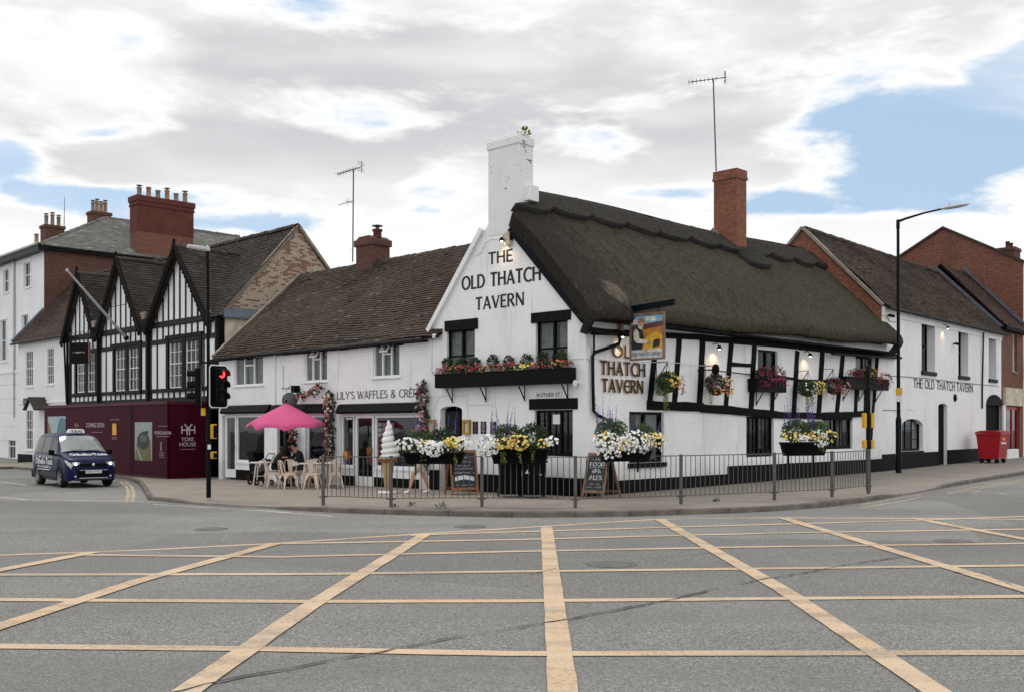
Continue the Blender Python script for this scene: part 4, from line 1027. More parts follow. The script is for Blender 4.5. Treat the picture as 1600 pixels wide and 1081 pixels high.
# ------------------------------------------------------------------ shop row left of the tavern
TL = CC+D1*LG
SH = Facade((TL.x, TL.y), (-.715, .699)); LSH = 11.9
def fl_frame(f): return f.frame()
def build_shops():
    T = thing('shop_row', 'low white shop row with sagging brown tiled roof and three shopfronts', 'shops', (SH.W(6, 0).x, SH.W(6, 0).y, -.1))
    U1 = SH.rect(366, 557, 411, 602); U2 = SH.rect(476, 546, 511, 596); U3 = SH.rect(583, 537, 624, 589)
    A = SH.rect(347, 648, 413, 740); B = SH.rect(433, 648, 510, 740); Cc = SH.rect(530, 648, 655, 740)
    A = (A[0], A[1], -.1, A[3]); B = (B[0], B[1], -.1, B[3]); Cc = (Cc[0], Cc[1], -.1, Cc[3])
    mb = MB(); ZE = 4.62
    wall(mb, SH, [(0.0, -.2), (LSH, -.2), (LSH, ZE), (0.0, ZE)], [U1, U2, U3, A, B, Cc], .35)
    e = Facade(SH.W(LSH, 0), (.699, .715))
    mb.poly([e.W(0, -.2), e.W(7.2, -.2), e.W(7.2, ZE), e.W(3.63, 7.7), e.W(0, ZE)])
    mb.build('front_wall', M['wb'], T)
    b = MB(); n = 22; rnd = random.Random(2)
    for i in range(n):
        s = LSH*i/n+.1; b.box(SH.frame(), s, s+.5, 4.30+rnd.uniform(-.02, .02), 4.38, 0, .02)
    b.box(SH.frame(), .05, LSH-.05, 4.50, 4.60, .0, .10); b.build('eaves_course', M['greyw'], T)
    # roof
    Ni = V((.699, .715, 0)); rise = 7.77-4.50; run = 3.63
    Vv = (Ni*run+V((0, 0, rise))); S_ = Vv.length*1.045
    P0 = SH.W(-.55, 4.42, .22)
    U = SH.d; L = LSH+.62
    def ins(u, v): return not (u < .55 and v < 0)
    r = MB(); tile_roof(r, P0, U, L, Vv, S_, .18, .125, None, .06, 3, thick=.028); backing(r, P0, U, L, Vv, S_)
    nb = -Ni*run+V((0, 0, rise)); top = P0+Vv.normalized()*S_
    r.poly([top-V((0, 0, .06)), top+U*L-V((0, 0, .06)), top+U*L+Ni*3.6-V((0, 0, 3.3)), top+Ni*3.6-V((0, 0, 3.3))])
    ridge_tiles(r, top-V((0, 0, .06)), top+U*L-V((0, 0, .06)), .13)
    roof = r.build('roof', M['tile'], T)
    v = MB(); v.bar(P0+U*(L-.05)+V((0, 0, .03)), top+U*(L-.05)+V((0, 0, .03)), .16, .12, Vv.cross(U)); v.build('verge', M['mortar'], roof)
    g = MB(); g.tube([SH.W(.05, 4.38, .27), SH.W(LSH-.1, 4.36, .27)], .055, 8); g.build('gutter', M['greyw'], T)
    # chimney on the ridge
    p = V((-5.15, 37.47, 0)); fr = (p, V((.715, -.699, 0)), V((0, 0, 1)), V((.699, .715, 0)))
    c = MB(); c.box(fr, -.47, .47, 7.0, 8.62, -.35, .5); c.box(fr, -.53, .53, 8.42, 8.66, -.41, .56); c.prism(fr, [(-.5, 8.66), (.5, 8.66), (.3, 8.78), (-.3, 8.78)], -.35, .5)
    ch = c.build('chimney', M['brick_d'], roof, bevel=.02)
    k = MB(); q = p+V((.25, -.2, 8.72)); k.lathe(q, [(.16, 0), (.15, .22), (.19, .24), (.19, .3), (.1, .3)], 14); po = k.build('chimney_pot', M['stackred'], T)
    k = MB(); k.lathe(q+V((0, 0, .3)), [(.07, 0), (.07, .14)], 10); k.lathe(q+V((0, 0, .42)), [(0, .07), (.2, .02), (.2, 0), (0, 0)], 14); k.build('cowl', M['galv'], po)
    # upper windows, white plastic frames, middle fanlight propped open
    for i, r_ in enumerate((U1, U2, U3)):
        a, b_, c_, d_ = r_; w3 = (b_-a)/3
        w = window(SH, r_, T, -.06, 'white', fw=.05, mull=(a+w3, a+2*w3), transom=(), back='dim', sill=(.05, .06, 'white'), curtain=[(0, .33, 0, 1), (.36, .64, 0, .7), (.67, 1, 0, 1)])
        m = MB(); zt = c_+(d_-c_)*.70; m.box(SH.frame(), a+w3+.04, a+2*w3-.04, zt-.025, zt+.025, -.11, -.035)
        if i:
            O, uu, vv, ww = SH.W(a+w3+.03, d_-.04, -.03), SH.d, (V((0, 0, -1))*.86+SH.n*.5), (SH.n*.86+V((0, 0, .5))); W_, H_ = w3-.06, (d_-zt)-.04
            for q0, q1, q2, q3 in ((0, W_, 0, .04), (0, W_, H_-.04, H_), (0, .04, .04, H_-.04), (W_-.04, W_, .04, H_-.04)): m.box((O, uu, vv, ww), q0, q1, q2, q3, 0, .04)
        m.build('fanlight', M['white'], w)
    # fascias (black blind boxes)
    for (x0, y0, x1, y1) in ((344, 632, 417, 645.5), (421, 630.5, 509, 645.5), (525, 629, 657, 645)):
        r_ = SH.rect(x0, y0, x1, y1, .18); m = MB(); fr = SH.frame()
        m.prism((SH.W(0, 0, 0), V((0, 0, 1)), SH.n, SH.d), [(r_[2], .0), (r_[2], .16), (r_[2]+.06, .22), (r_[3]-.03, .10), (r_[3], .02), (r_[3], 0)], r_[0], r_[1]); m.build('fascia', M['black'], T)
    # shopfronts
    def sf(x0, y0, x1, y1, **k): return window(SH, SH.rect(x0, y0, x1, y1), T, **k)
    def low(x0, x1, ytop, base='plinth', board=.32):
        a = SH.px(x0, ytop)[0]; b_ = SH.px(x1, ytop)[0]; z = SH.px((x0+x1)/2, ytop)[1]; a, b_ = min(a, b_), max(a, b_)
        m = MB(); m.box(SH.frame(), a, b_, .32, z, -.12, -.04); m.box(SH.frame(), a, b_, z-.05, z, -.04, .0); m.build('stall_riser', M['white'], T)
        m = MB(); m.box(SH.frame(), a, b_, -.1, .32, -.12, -.05); m.build('plinth', M[base], T)
    def door(x0, x1, yt, mat_='white', glassm='glass_s', back='dim'):
        a, b_, c_, d_ = SH.rect(x0, yt, x1, 745); c_ = .02
        w = window(SH, (a, b_, c_, d_), T, -.10, mat_, fw=.09, glass=glassm, back=back, name='door')
        m = MB(); m.box(SH.frame(), a+.09, b_-.09, c_+.1, c_+.30, -.14, -.085); m.build('kick_panel', M[mat_], w)
        m = MB(); m.tube([SH.W(a+.06, 1.0, -.05), SH.W(a+.06, 1.2, -.05)], .015, 6); m.build('handle', M['galv'], w)
        return w
    door(349, 366, 648); sf(367, 648, 413, 722, o=-.1, fm='white', glass='glass_s', back='dim', fw=.07); low(366.5, 413, 722)
    door(434, 453, 650, 'bluemetal', back='dark'); sf(477, 648, 510, 730, o=-.1, fm='white', glass='glass_s', back='dark', fw=.07); low(477, 510, 730)
    m = MB(); a = SH.rect(454, 648, 476, 740); m.box(SH.frame(), a[0], a[1], -.1, a[3], -.2, -.03); m.build('door_pier', M['white'], T)
    w_l = sf(531, 648, 550, 729, o=-.1, fm='white', glass='glass_s', back='dim', fw=.06); low(530.5, 551, 729)
    door(552, 581, 648); w_r = sf(583, 648, 655, 732, o=-.1, fm='white', glass='glass_s', back='dark', fw=.07); low(582, 655, 732)
    m = MB(); r_ = SH.rect(586, 649, 655, 656); m.box(SH.frame(), r_[0], r_[1], r_[2], r_[3], -.115, -.10); m.build('lettering_band', M['lead'], w_r)
    m = MB(); rnd = random.Random(8)
    for i in range(4):
        for j in range(3):
            r_ = SH.rect(586+i*6.4-(j % 2), 660+j*8, 590.6+i*6.4-(j % 2), 666+j*8)
            m.box(SH.frame(), r_[0], r_[1], r_[2], r_[3], -.14, -.13, i % 2)
    m.build('menu_card', [M['paper'], M['f_blush']], w_r)
    m = MB(); r_ = SH.rect(536, 652, 546, 655); m.box(SH.frame(), r_[0], r_[1], r_[2], r_[3], -.115, -.112); m.build('window_sticker', M['paper'], w_l)
    for (x, y, rr) in ((536, 712, .16), (535, 721, .14)):
        m = MB(); s, z = SH.px(x, y); m.ball(SH.W(s, z, -.18), (rr, rr*.6, rr*1.2)); m.build('display_ornament', M['f_orange' if y < 715 else 'f_lav'], w_l)
    for (x, y, c_) in ((570, 690, 'leaf'), (568, 705, 'f_orange'), (571, 717, 'f_red')):
        m = MB(); s, z = SH.px(x, y); m.ball(SH.W(s, z, -.3), (.16, .1, .22)); m.build('display_ornament', M[c_], w_l)
    # lettering over the right-hand shopfront
    tx = MB()
    a = SH.px(527, 617); b_ = SH.px(655, 611); zb = SH.px(590, 621.6)[1]; zt = SH.px(590, 609.3)[1]
    stroke_text(tx, "LILY'S WAFFLES & CRÊPES", SH.W(a[0], zb, .012), -SH.d, V((0, 0, 1)), SH.n, zt-zb, (a[0]-b_[0])*1.075, stem=.15, flare=.05, serif=.05, align='L', gap=.07)
    tx.build('shop_lettering', M['ink_grey'], T)
    p = MB(); s = SH.px(443, 560)[0]; p.tube([SH.W(s, SH.px(443, 610)[1], .03), SH.W(s, SH.px(443, 571)[1], .03)], .025, 6); s = SH.px(431, 560)[0]; p.tube([SH.W(s, 4.4, .03), SH.W(s, 2.6, .03)], .03, 6); p.build('downpipe', M['white'], T)
    return T
build_shops()
aerial('television_aerial', 'tall aerial with two antennas beside the squat shop chimney', V((-5.85, 37.6, 7.9)), V((-5.82, 37.6, at(553, 265, 37.6).z)), (-.86, .5, -.12), 1.15, 7, .66)
aerial('television_aerial', 'tallest aerial mast rising from the brick chimney of the thatched roof', at(1119, 268, 34.9), at(1114.5, 124, 34.9), (-.95, .25, -.05), 1.25, 8)

# ------------------------------------------------------------------ the timbered house with three gables
YR = V((-11.16, 39.0)); YO = Facade((YR.x, YR.y), (-.705, .709)); LY = 14.3
GAB = [(3.02, 2.5, 9.0), (8.42, 2.12, 9.15), (12.65, 1.72, 8.95)]     # centre, half width, peak
ZF = 6.15
def build_york():
    T = thing('timbered_house', 'black and white timbered house with three gables and dark tiled roof', 'house', (YO.W(7, 0).x, YO.W(7, 0).y, -.2))
    wins = [YO.rect(265, 527, 313, 606), YO.rect(181, 540, 219, 611), YO.rect(121, 552, 151, 613)]
    JO = .0
    ZB = 2.80
    mb = MB()
    wall(mb, YO, [(0, ZB), (LY, ZB), (LY, ZF), (0, ZF)], wins, .25)
    for c, h, z in GAB: mb.poly([YO.W(c-h, ZF, -.001), YO.W(c+h, ZF, -.001), YO.W(c, z, -.001)])
    mb.build('upper_wall', M['wrender'], T)
    lo = MB(); lo.box(YO.frame(), 0, LY, -.4, ZB, -.9, -.4); lo.box(YO.frame(), 0, LY, ZB-.06, ZB, -.6, .05); lo.build('ground_floor', M['blackw'], T)
    # timbers
    tb = MB(); rnd = random.Random(9); fr = YO.frame()
    def hb(z, w, a=0, b=LY, o=.04): tb.box(fr, a, b, z-w/2, z+w/2, -.01, o)
    hb(ZB+.13, .26, o=.06); hb(3.36, .16); hb(5.36, .20, o=.045); hb(ZF-.08, .24, o=.05)
    s = .12; k = 0
    def topz(s_):
        zt = ZF
        for c, h, z in GAB:
            if abs(s_-c) < h: zt = max(zt, ZF+(z-ZF)*(1-abs(s_-c)/h)-.1)
        return zt
    while s < LY:
        w = .10+rnd.uniform(-.015, .015)
        segs = [(ZB+.2, 3.34), (3.4, 5.3), (5.42, ZF-.1), (ZF, topz(s))]
        for i, (a, b) in enumerate(segs):
            if b-a < .1: continue
            if i == 1 and (any(r[0]-.30 < s < r[1]+.30 for r in wins)): continue
            if i == 1 and k % 2: continue
            o = .03+.004*(k % 2); tb.box(fr, s-w/2, s+w/2, a, b, -.01, o)
        s += .50+rnd.uniform(-.03, .03); k += 1
    for s in (.1, 5.72, 10.72, LY-.1): tb.box(fr, s-.11, s+.11, ZB, ZF, -.01, .07)
    tb.build('timber_frame', M['greyw'], T)
    # windows: pairs of sashes in black surrounds
    for r in wins:
        a, b, c, d = r; m = (a+b)/2
        q = MB(); q.box(fr, a-.2, a, c-.06, d+.05, -.05, .075); q.box(fr, b, b+.2, c-.06, d+.05, -.05, .075); q.box(fr, a-.24, b+.24, d, d+.14, -.05, .09); q.box(fr, a-.24, b+.24, c-.12, c, -.05, .12); q.box(fr, m-.13, m+.13, c, d, -.2, .06)
        sd_ = q.build('window_surround', M['black'], T)
        for x0, x1 in ((a+.02, m-.13), (m+.13, b-.02)):
            w = sash(YO, (x0, x1, c+.02, d-.02), T, -.02, 3, 4, sill=None, fw=.04)
    # pipes
    q = MB()
    for s in (5.72, 10.72, LY-.05): q.tube([YO.W(s, ZF+.35, .25), YO.W(s, ZF-.1, .12), YO.W(s, ZB, .12)], .05, 8)
    q.build('downpipe', M['bmetal'], T)
    for s in (5.72, 10.72):
        q = MB(); q.prism((YO.W(s, ZF+.2, .05), YO.d, V((0, 0, 1)), YO.n), [(-.25, .3), (-.12, 0), (.12, 0), (.25, .3)], 0, .3); q.build('rainwater_hopper', M['mortar'], T)
    # roofs
    Ni = -YO.n
    rise = 10.0-ZF; run = 3.49; Vv = Ni*run+V((0, 0, rise)); SL = Vv.length
    P0 = YO.W(-.12, ZF-.12, .12)
    r = MB()
    def inside(u, v):
        s = u-.12; z = ZF-.12+(v/SL)*rise
        for c, h, zp in GAB:
            if abs(s-c) < h+.1 and z < ZF+(zp-ZF)*(1-abs(s-c)/(h+.1))-.12: return False
        return True
    tile_roof(r, P0, YO.d, LY+.2, Vv, SL+.12, .19, .14, inside, .03, 5, thick=.032)
    top = P0+Vv.normalized()*(SL+.1)
    backing(r, P0, YO.d, LY+.2, Vv, SL+.1, [(0, .0), (LY+.2, 0), (LY+.2, SL+.1), (0, SL+.1)])
    r.poly([top, top+YO.d*(LY+.2), top+YO.d*(LY+.2)+Ni*run-V((0, 0, rise)), top+Ni*run-V((0, 0, rise))])
    ridge_tiles(r, top, top+YO.d*(LY+.2), .14)
    # cross gables
    for gi, (c, h, zp) in enumerate(GAB):
        zr = zp+.10; dep = (zr-ZF)/rise*run+.15
        for sg in (-1, 1):
            e0 = YO.W(c+sg*(h+.16), ZF-.26+.0, .34)
            U = Ni; Vs = (YO.d*(-sg)*(h+.16)+V((0, 0, zr-ZF+.26))); sl = Vs.length
            def ins(u, v, sl=sl, dep=dep):
                z = ZF-.26+(v/sl)*(zr-ZF+.26); return u < max(.5, (z-ZF)/rise*run+.75)
            tile_roof(r, e0, U, dep+.5, Vs, sl, .19, .14, ins, .02, 11+gi*3+sg, thick=.032)
            backing(r, e0, U, dep+.5, Vs, sl, [(0, 0), (.5, 0), (dep+.4, sl), (0, sl)])
        ridge_tiles(r, YO.W(c, zr-.03, .36), YO.W(c, zr-.03, -dep-.2), .13)
    roof = r.build('roof', M['tile_d'], T)
    for gi, (c, h, zp) in enumerate(GAB):
        b = MB()
        for sg in (-1, 1):
            a0 = YO.W(c+sg*(h+.16), ZF-.30, .30); a1 = YO.W(c, zp+.02, .30); dv = (a1-a0).normalized()
            b.bar(a0-dv*.1, a1+dv*.02, .05, .30, YO.n.cross(dv)); n = 16
            for i in range(n):
                q = a0.lerp(a1, (i+.5)/n)-V((0, 0, .20)); b.ball(q, (.07, .04, .07), 6)
        b.bar(YO.W(c, zp-.5, .31), YO.W(c, zp+.35, .31), .09, .09)
        b.build('bargeboard', M['blackw'], T)
    # exposed end gable toward the shops
    E = Facade((YR.x+.02, YR.y), (.709, .705)); e = MB()
    e.poly([E.W(0, -.4), E.W(6.98, -.4), E.W(6.98, ZF), E.W(3.49, 9.95), E.W(0, ZF)])
    e.build('end_gable', M['brick_w'], T)
    E2 = Facade((YR.x+.02, YR.y), (.709, .705))
    if E2.n.dot(V((.7, -.7, 0))) < 0: E2.n = -E2.n
    e = MB(); e.box(E2.frame(), .02, 2.3, 3.0, 6.02, .0, .10); e.build('rendered_patch', M['cream_render'], T)
    e = MB(); e.prism((E2.W(0, 0, 0), V((0, 0, 1)), E2.n, E2.d), [(6.0, 0), (6.0, .24), (6.06, .24), (6.42, .02), (6.42, 0)], .1, 3.2); e.build('lead_flashing', M['lead'], T)
    e = MB(); e.bar(E2.W(-.02, ZF-.1, .03), E2.W(3.49, 9.98, .03), .1, .14, E2.n.cross(V((.5, .5, .7)))); e.bar(E2.W(3.49, 9.98, .03), E2.W(6.98, ZF, .03), .1, .14, E2.n.cross(V((.5, .5, -.7)))); e.build('verge', M['mortar'], roof)
    e = MB(); e.bar(E2.W(.02, 2.9, .02), E2.W(.02, ZF-.05, .02), .2, .26, YO.n); e.build('corner_post', M['blackw'], T)
    return T
build_york()

# ------------------------------------------------------------------ hoarding round the ground floor
def build_hoarding():
    F = Facade((-12.9, 38.35), (-.705, .709))
    zt = 2.72
    L = 12.1
    T = thing('hoarding', 'maroon site hoarding with printed panels around the timbered house', 'hoarding', (F.W(5, 0).x, F.W(5, 0).y, -.12))
    m = MB(); m.box(F.frame(), 0, L, -.25, zt, -.06, 0); m.build('front_panel', M['maroon'], T)
    E = Facade((-12.9, 38.35), (.709, .705)); E.n = V((.705, -.709, 0))
    m = MB(); m.box(E.frame(), .0, 1.75, -.25, zt, -.06, 0.0); sp_ = m.build('side_panel', M['maroon'], T)
    m = MB(); m.box(F.frame(), -.04, L, zt, zt+.12, -1.7, .05); m.build('top_board', M['maroon_d'], T)
    for s in (2.95, 3.12): 
        m = MB(); m.box(F.frame(), s-.015, s+.015, -.2, zt, 0, .012); m.build('panel_joint', M['dark'], T)
    m = MB(); m.box(F.frame(), 0, L, -.3, -.02, 0, .012); m.build('base_board', M['maroon_d'], T)
    R = -F.d; up = V((0, 0, 1))
    # kitchen-sink photograph panel
    def rectF(x0, y0, x1, y1): return F.rect(x0, y0, x1, y1)
    a = rectF(211, 659, 238, 719); m = MB(); o = .008
    def P(u, v, oo): return F.W(a[1]+(a[0]-a[1])*u, a[2]+(a[3]-a[2])*v, oo)
    m.poly([P(0, 0, o), P(1, 0, o), P(1, 1, o), P(0, 1, o)], 0); m.poly([P(0, 0, o+.003), P(.95, 0, o+.003), P(.9, .55, o+.003), P(.15, .62, o+.003)], 1)
    m.poly([P(.05, .36, o+.006), P(.14, .36, o+.006), P(.47, .0, o+.006), P(.36, .0, o+.006)], 0)
    m.poly([P(.5+.34*math.cos(t*.3927), .52+.23*math.sin(t*.3927), o+.009) for t in range(16)], 2); m.poly([P(.5+.20*math.cos(t*.3927), .58+.10*math.sin(t*.3927), o+.012) for t in range(16)], 3)
    m.poly([P(.72, .7, o+.012), P(.8, .7, o+.012), P(.78, .78, o+.012), P(.5, .76, o+.012), P(.5, .72, o+.012)], 2)
    m.build('photo_panel', [mat('print_grey', (.30, .33, .33)), mat('print_olive', (.16, .15, .07)), mat('print_charcoal', (.045, .055, .05)), mat('print_slate', (.10, .12, .12))], T)
    # far picture
    a = rectF(75, 650, 103, 690); m = MB(); m.poly([P(0, 0, o), P(1, 0, o), P(1, 1, o), P(0, 1, o)], 0); m.poly([P(.45, 0, o+.003), P(1, 0, o+.003), P(1, .9, o+.003), P(.7, .95, o+.003), P(.55, .6, o+.003)], 1); m.poly([P(0, 0, o+.005), P(.3, 0, o+.005), P(.1, .7, o+.005), P(0, .8, o+.005)], 2)
    m.build('photo_panel', [mat('print_sky', (.34, .42, .44)), mat('print_teal', (.10, .20, .24)), mat('print_tan', (.24, .15, .09))], T)
    a = rectF(176, 661, 182, 679); m = MB(); m.box(F.frame(), a[0], a[1], a[2], a[3], 0, .012); m.build('yellow_notice', M['yellowbox'], T)
    tx = MB()
    def txt(s_, x0, x1, yt, yb, mi=0, f=F, rr=R, tgt=None):
        aa = f.rect(x0, yt, x1, yb); xm = (x0+x1)/2
        font_text(tx if tgt is None else tgt, s_, f.W((aa[0]+aa[1])/2, aa[2], 0), rr, up, f.n, aa[3]-aa[2], aa[1]-aa[0], .01, mi)
    def flush(nm='printed_lettering'):
        if tx.v:
            tx.build(nm, [M['pale_print'], M['dim_print']], T); tx.v, tx.f, tx.m, tx.sm = [], [], [], []
    txt('COMING SOON', 135, 163, 660, 667); flush()
    def lines(x0, x1, ys, n, mi=1, f=F):
        for yy in ys:
            aa = f.rect(x0, yy, x1, yy+1.2); tx.poly([f.W(aa[0], aa[2], .01), f.W(aa[1], aa[2], .01), f.W(aa[1], aa[3], .01), f.W(aa[0], aa[3], .01)], mi)
    lines(143, 160, (674,), 1); lines(173, 187, (654.5,), 1); lines(175, 183, (682, 684.5), 1); lines(247, 262, (664.5,), 1); lines(249, 257, (706, 708, 710.5, 713), 1)
    flush('printed_small_text'); txt('PORCELANOSA', 242, 268, 673, 678, 0); flush(); lines(244, 265, (680.5,), 1)
    tx.poly([F.W(F.rect(250.5, 690, 253.5, 704)[i], F.rect(250.5, 690, 253.5, 704)[j], .01) for i, j in ((0, 2), (1, 2), (1, 3), (0, 3))], 1)
    # monogram on the front far end, and large on the side panel
    def mono(f, cx, yt, yb, w, mi=0, flip=1):
        c = f.px(cx, (yt+yb)/2); zt_ = f.px(cx, yt)[1]; zb = f.px(cx, yb)[1]; h = zt_-zb
        def st(x0, v0, x1, v1, t=.09):
            rr = R if f is F else E.d
            p = f.W(c[0], zb, .012)+rr*(x0*w)+up*(v0*h); q = f.W(c[0], zb, .012)+rr*(x1*w)+up*(v1*h); dd = (q-p).normalized(); nn = dd.cross(f.n).normalized()*t*w/2
            tx.poly([p+nn, q+nn, q-nn, p-nn], mi)
        for xx in (-.5, .5): st(xx, .12, xx, .84)
        st(-.5, .46, .5, .47); st(-.3, 1, 0, .60); st(.3, 1, 0, .60); st(-.09, .0, -.09, .66); st(.09, .0, .09, .66)
    flush('printed_small_text'); mono(F, 120, 660, 668, .42, 1); flush('printed_monogram')
    mono(E, 294, 662, 679, .52, 0); flush('printed_monogram')
    def txe(s_, x0, x1, yt, yb):
        aa = E.rect(x0, yt, x1, yb); font_text(tx, s_, E.W((aa[0]+aa[1])/2, aa[2], 0), E.d, up, E.n, aa[3]-aa[2], aa[1]-aa[0], .012, 0)
    txe('YORK', 283, 303.5, 682.5, 688.5); txe('HOUSE', 280, 306, 690.5, 696.5); lines(282, 305, (700.5,), 1, 1, E)
    flush()
    return T
build_hoarding()

def hanging_board():
    # dark sign board hung square to the street from a scrolled iron bracket, and the flagpole
    s, z = YO.px(133, 566, .5); b = YO.W(s, 0, 0)
    T = thing('hanging_sign', 'square black hanging sign with wooden edges on curled iron bracket', 'sign', YO.W(s, 4.0, .1))
    zt = YO.px(133, 535, .6)[1]; zb = YO.px(133, 568, .6)[1]; R = -YO.d
    c = YO.W(s, 0, .75); n = V((-.25, -.97, 0)).normalized(); rr = V((.97, -.25, 0)).normalized()
    fr = (c, rr, V((0, 0, 1)), n)
    m = MB(); m.box(fr, -.50, .50, zb, zt, -.05, .05); bo = m.build('board', M['black'], T)
    m = MB(); m.box(fr, -.54, -.50, zb, zt, -.055, .055); m.box(fr, .50, .54, zb, zt, -.055, .055); m.build('edge', M['wood_g'], bo)
    m = MB(); scribble(m, c+V((0, 0, zb+.48)), rr, V((0, 0, 1)), n, .07, .62, 3, .054); m.build('lettering', M['pale_print'], bo)
    m = MB(); q0 = YO.W(s-.9, zt+.22, .03); q1 = c+rr*-.55+V((0, 0, zt+.22)); m.tube([YO.W(s, zt+.2, .02), c+V((0, 0, zt+.2))+YO.n*.5], .025, 6); m.tube([c+rr*.45+V((0, 0, zt)), c+rr*.3+V((0, 0, zt+.2)), c-rr*.3+V((0, 0, zt+.2)), c-rr*.45+V((0, 0, zt))], .02, 6)
    for k in range(4):
        cc = c+rr*(-.45+.3*k)+V((0, 0, zt+.36)); m.tube([cc+(rr*math.cos(t*.5)+V((0, 0, 1))*math.sin(t*.5))*(.16-.010*t) for t in range(13)], .012, 5)
    m.build('bracket', M['bmetal'], T)
    a = YO.px(197, 528, .1); foot = YO.W(a[0], a[1], .1); tip = foot+V((0, 0, 0)); r = px_ray(105, 423)
    k = 41.5; tip = V((0, 0, H))+r*k
    T2 = thing('flagpole', 'bare grey flagpole leaning out from the timbered gables', 'flagpole', foot)
    m = MB(); m.tube([foot, foot.lerp(tip, .5), tip], [.06, .055, .04], 8); m.ball(tip, .07); m.build('pole', M['grey_l'], T2)
    m = MB(); m.tube([foot.lerp(tip, .45), YO.W(a[0]-1.9, ZF+1.0, .1)], .014, 5); m.ball(foot, .12); m.build('stay', M['bmetal'], T2)
hanging_board()

# ------------------------------------------------------------------ the two white houses at the far left
YL = YO.W(LY, 0)
W2 = Facade((YL.x, YL.y), (-.70, .714)); LW2 = 6.9
def build_white_small():
    T = thing('white_cottage', 'small white rendered house with steep brown roof left of the timbered gables', 'house', (W2.W(3, 0).x, W2.W(3, 0).y, 0))
    w = [W2.rect(40, 548, 51.5, 603), W2.rect(73.5, 543.5, 84, 600), W2.rect(40.5, 640, 51, 702)]
    dr = W2.rect(70, 640, 80, 716)
    mb = MB(); ZE = 6.45
    wall(mb, W2, [(0, -.2), (LW2, -.2), (LW2, ZE), (0, ZE)], w, .12)
    e = Facade(W2.W(LW2, 0), (.714, .70)); mb.poly([e.W(0, -.2), e.W(6, -.2), e.W(6, ZE), e.W(3.03, 9.8), e.W(0, ZE)])
    mb.box(W2.frame(), .3, LW2, 3.05, 3.13, 0, .05)
    mb.build('front_wall', M['wrender'], T)
    for r in w: sash(W2, r, T, -.05, 3, 4, sill='white', fw=.045)
    Ni = V((.714, .70, 0)); run, rise = 3.03, 9.85-6.4; Vv = Ni*run+V((0, 0, rise)); SL = Vv.length
    P0 = W2.W(0.05, 6.24, .25); r = MB(); tile_roof(r, P0, W2.d, LW2+.1, Vv, SL+.35, .18, .13, None, .04, 8, thick=.026); backing(r, P0, W2.d, LW2+.1, Vv, SL+.35)
    top = P0+Vv.normalized()*(SL+.35); r.poly([top, top+W2.d*LW2, top+W2.d*LW2+Ni*3-V((0, 0, 3.4)), top+Ni*3-V((0, 0, 3.4))]); ridge_tiles(r, top, top+W2.d*LW2, .13); ro = r.build('roof', M['tile_r'], T)
    v = MB(); v.bar(P0+W2.d*(LW2+.08)+V((0, 0, .1)), top+W2.d*(LW2+.08)+V((0, 0, .1)), .22, .16, Vv.cross(W2.d)); v.build('verge_coping', M['lead'], ro)
    g = MB(); g.tube([W2.W(.1, 6.2, .3), W2.W(LW2+.2, 6.2, .3)], .06, 8); g.tube([W2.W(.15, 6.2, .2), W2.W(.12, 3, .08)], .05, 6); g.build('gutter', M['bmetal'], T)
    s, z = W2.px(70, 637); pm = MB()
    pm.prism((W2.W(s, z, 0), W2.d, V((0, 0, 1)), W2.n), [(-.75, -.05), (0, .55), (.75, -.05), (.75, -.12), (0, .44), (-.75, -.12)], 0, .8); po = pm.build('porch_roof', M['tile_d'], T)
    pm = MB(); pm.prism((W2.W(s, z, 0), W2.d, V((0, 0, 1)), W2.n), [(-.6, -.12), (0, .42), (.6, -.12)], .0, .68); pm.build('porch_gable', M['white'], po)
    a = W2.rect(38, 621, 65, 632); m = MB(); m.box(W2.frame(), a[0], a[1], a[2], a[3], 0.02, .06)
    b = m.build('shop_sign', M['ink_grey']); tag(b, 'dark grey name board over the white cottage window', 'sign')
    m = MB(); scribble(m, W2.W((a[0]+a[1])/2, a[2]+.14, .062), -W2.d, V((0, 0, 1)), W2.n, .10, (a[1]-a[0])*.8, 5); m.build('lettering', M['pale_print'], b)
    a = W2.rect(28, 624, 36, 631); m = MB(); m.box(W2.frame(), a[0], a[1], a[2], a[3], 0.01, .03)
    b = m.build('street_sign', M['paper']); tag(b, 'small pale street nameplate left of the dark name board', 'sign')
    a = W2.rect(29, 709, 51, 719); m = MB(); m.box(W2.frame(), a[0], a[1], -.2, a[3], 0, .05); m.build('plinth', M['plinth'], T)
build_white_small()
TC = W2.W(LW2, 0)+V((.714, .70, 0))*1.32
W3 = Facade((TC.x, TC.y), (-.69, .72)); LW3 = 11.0; ZW3 = 11.55
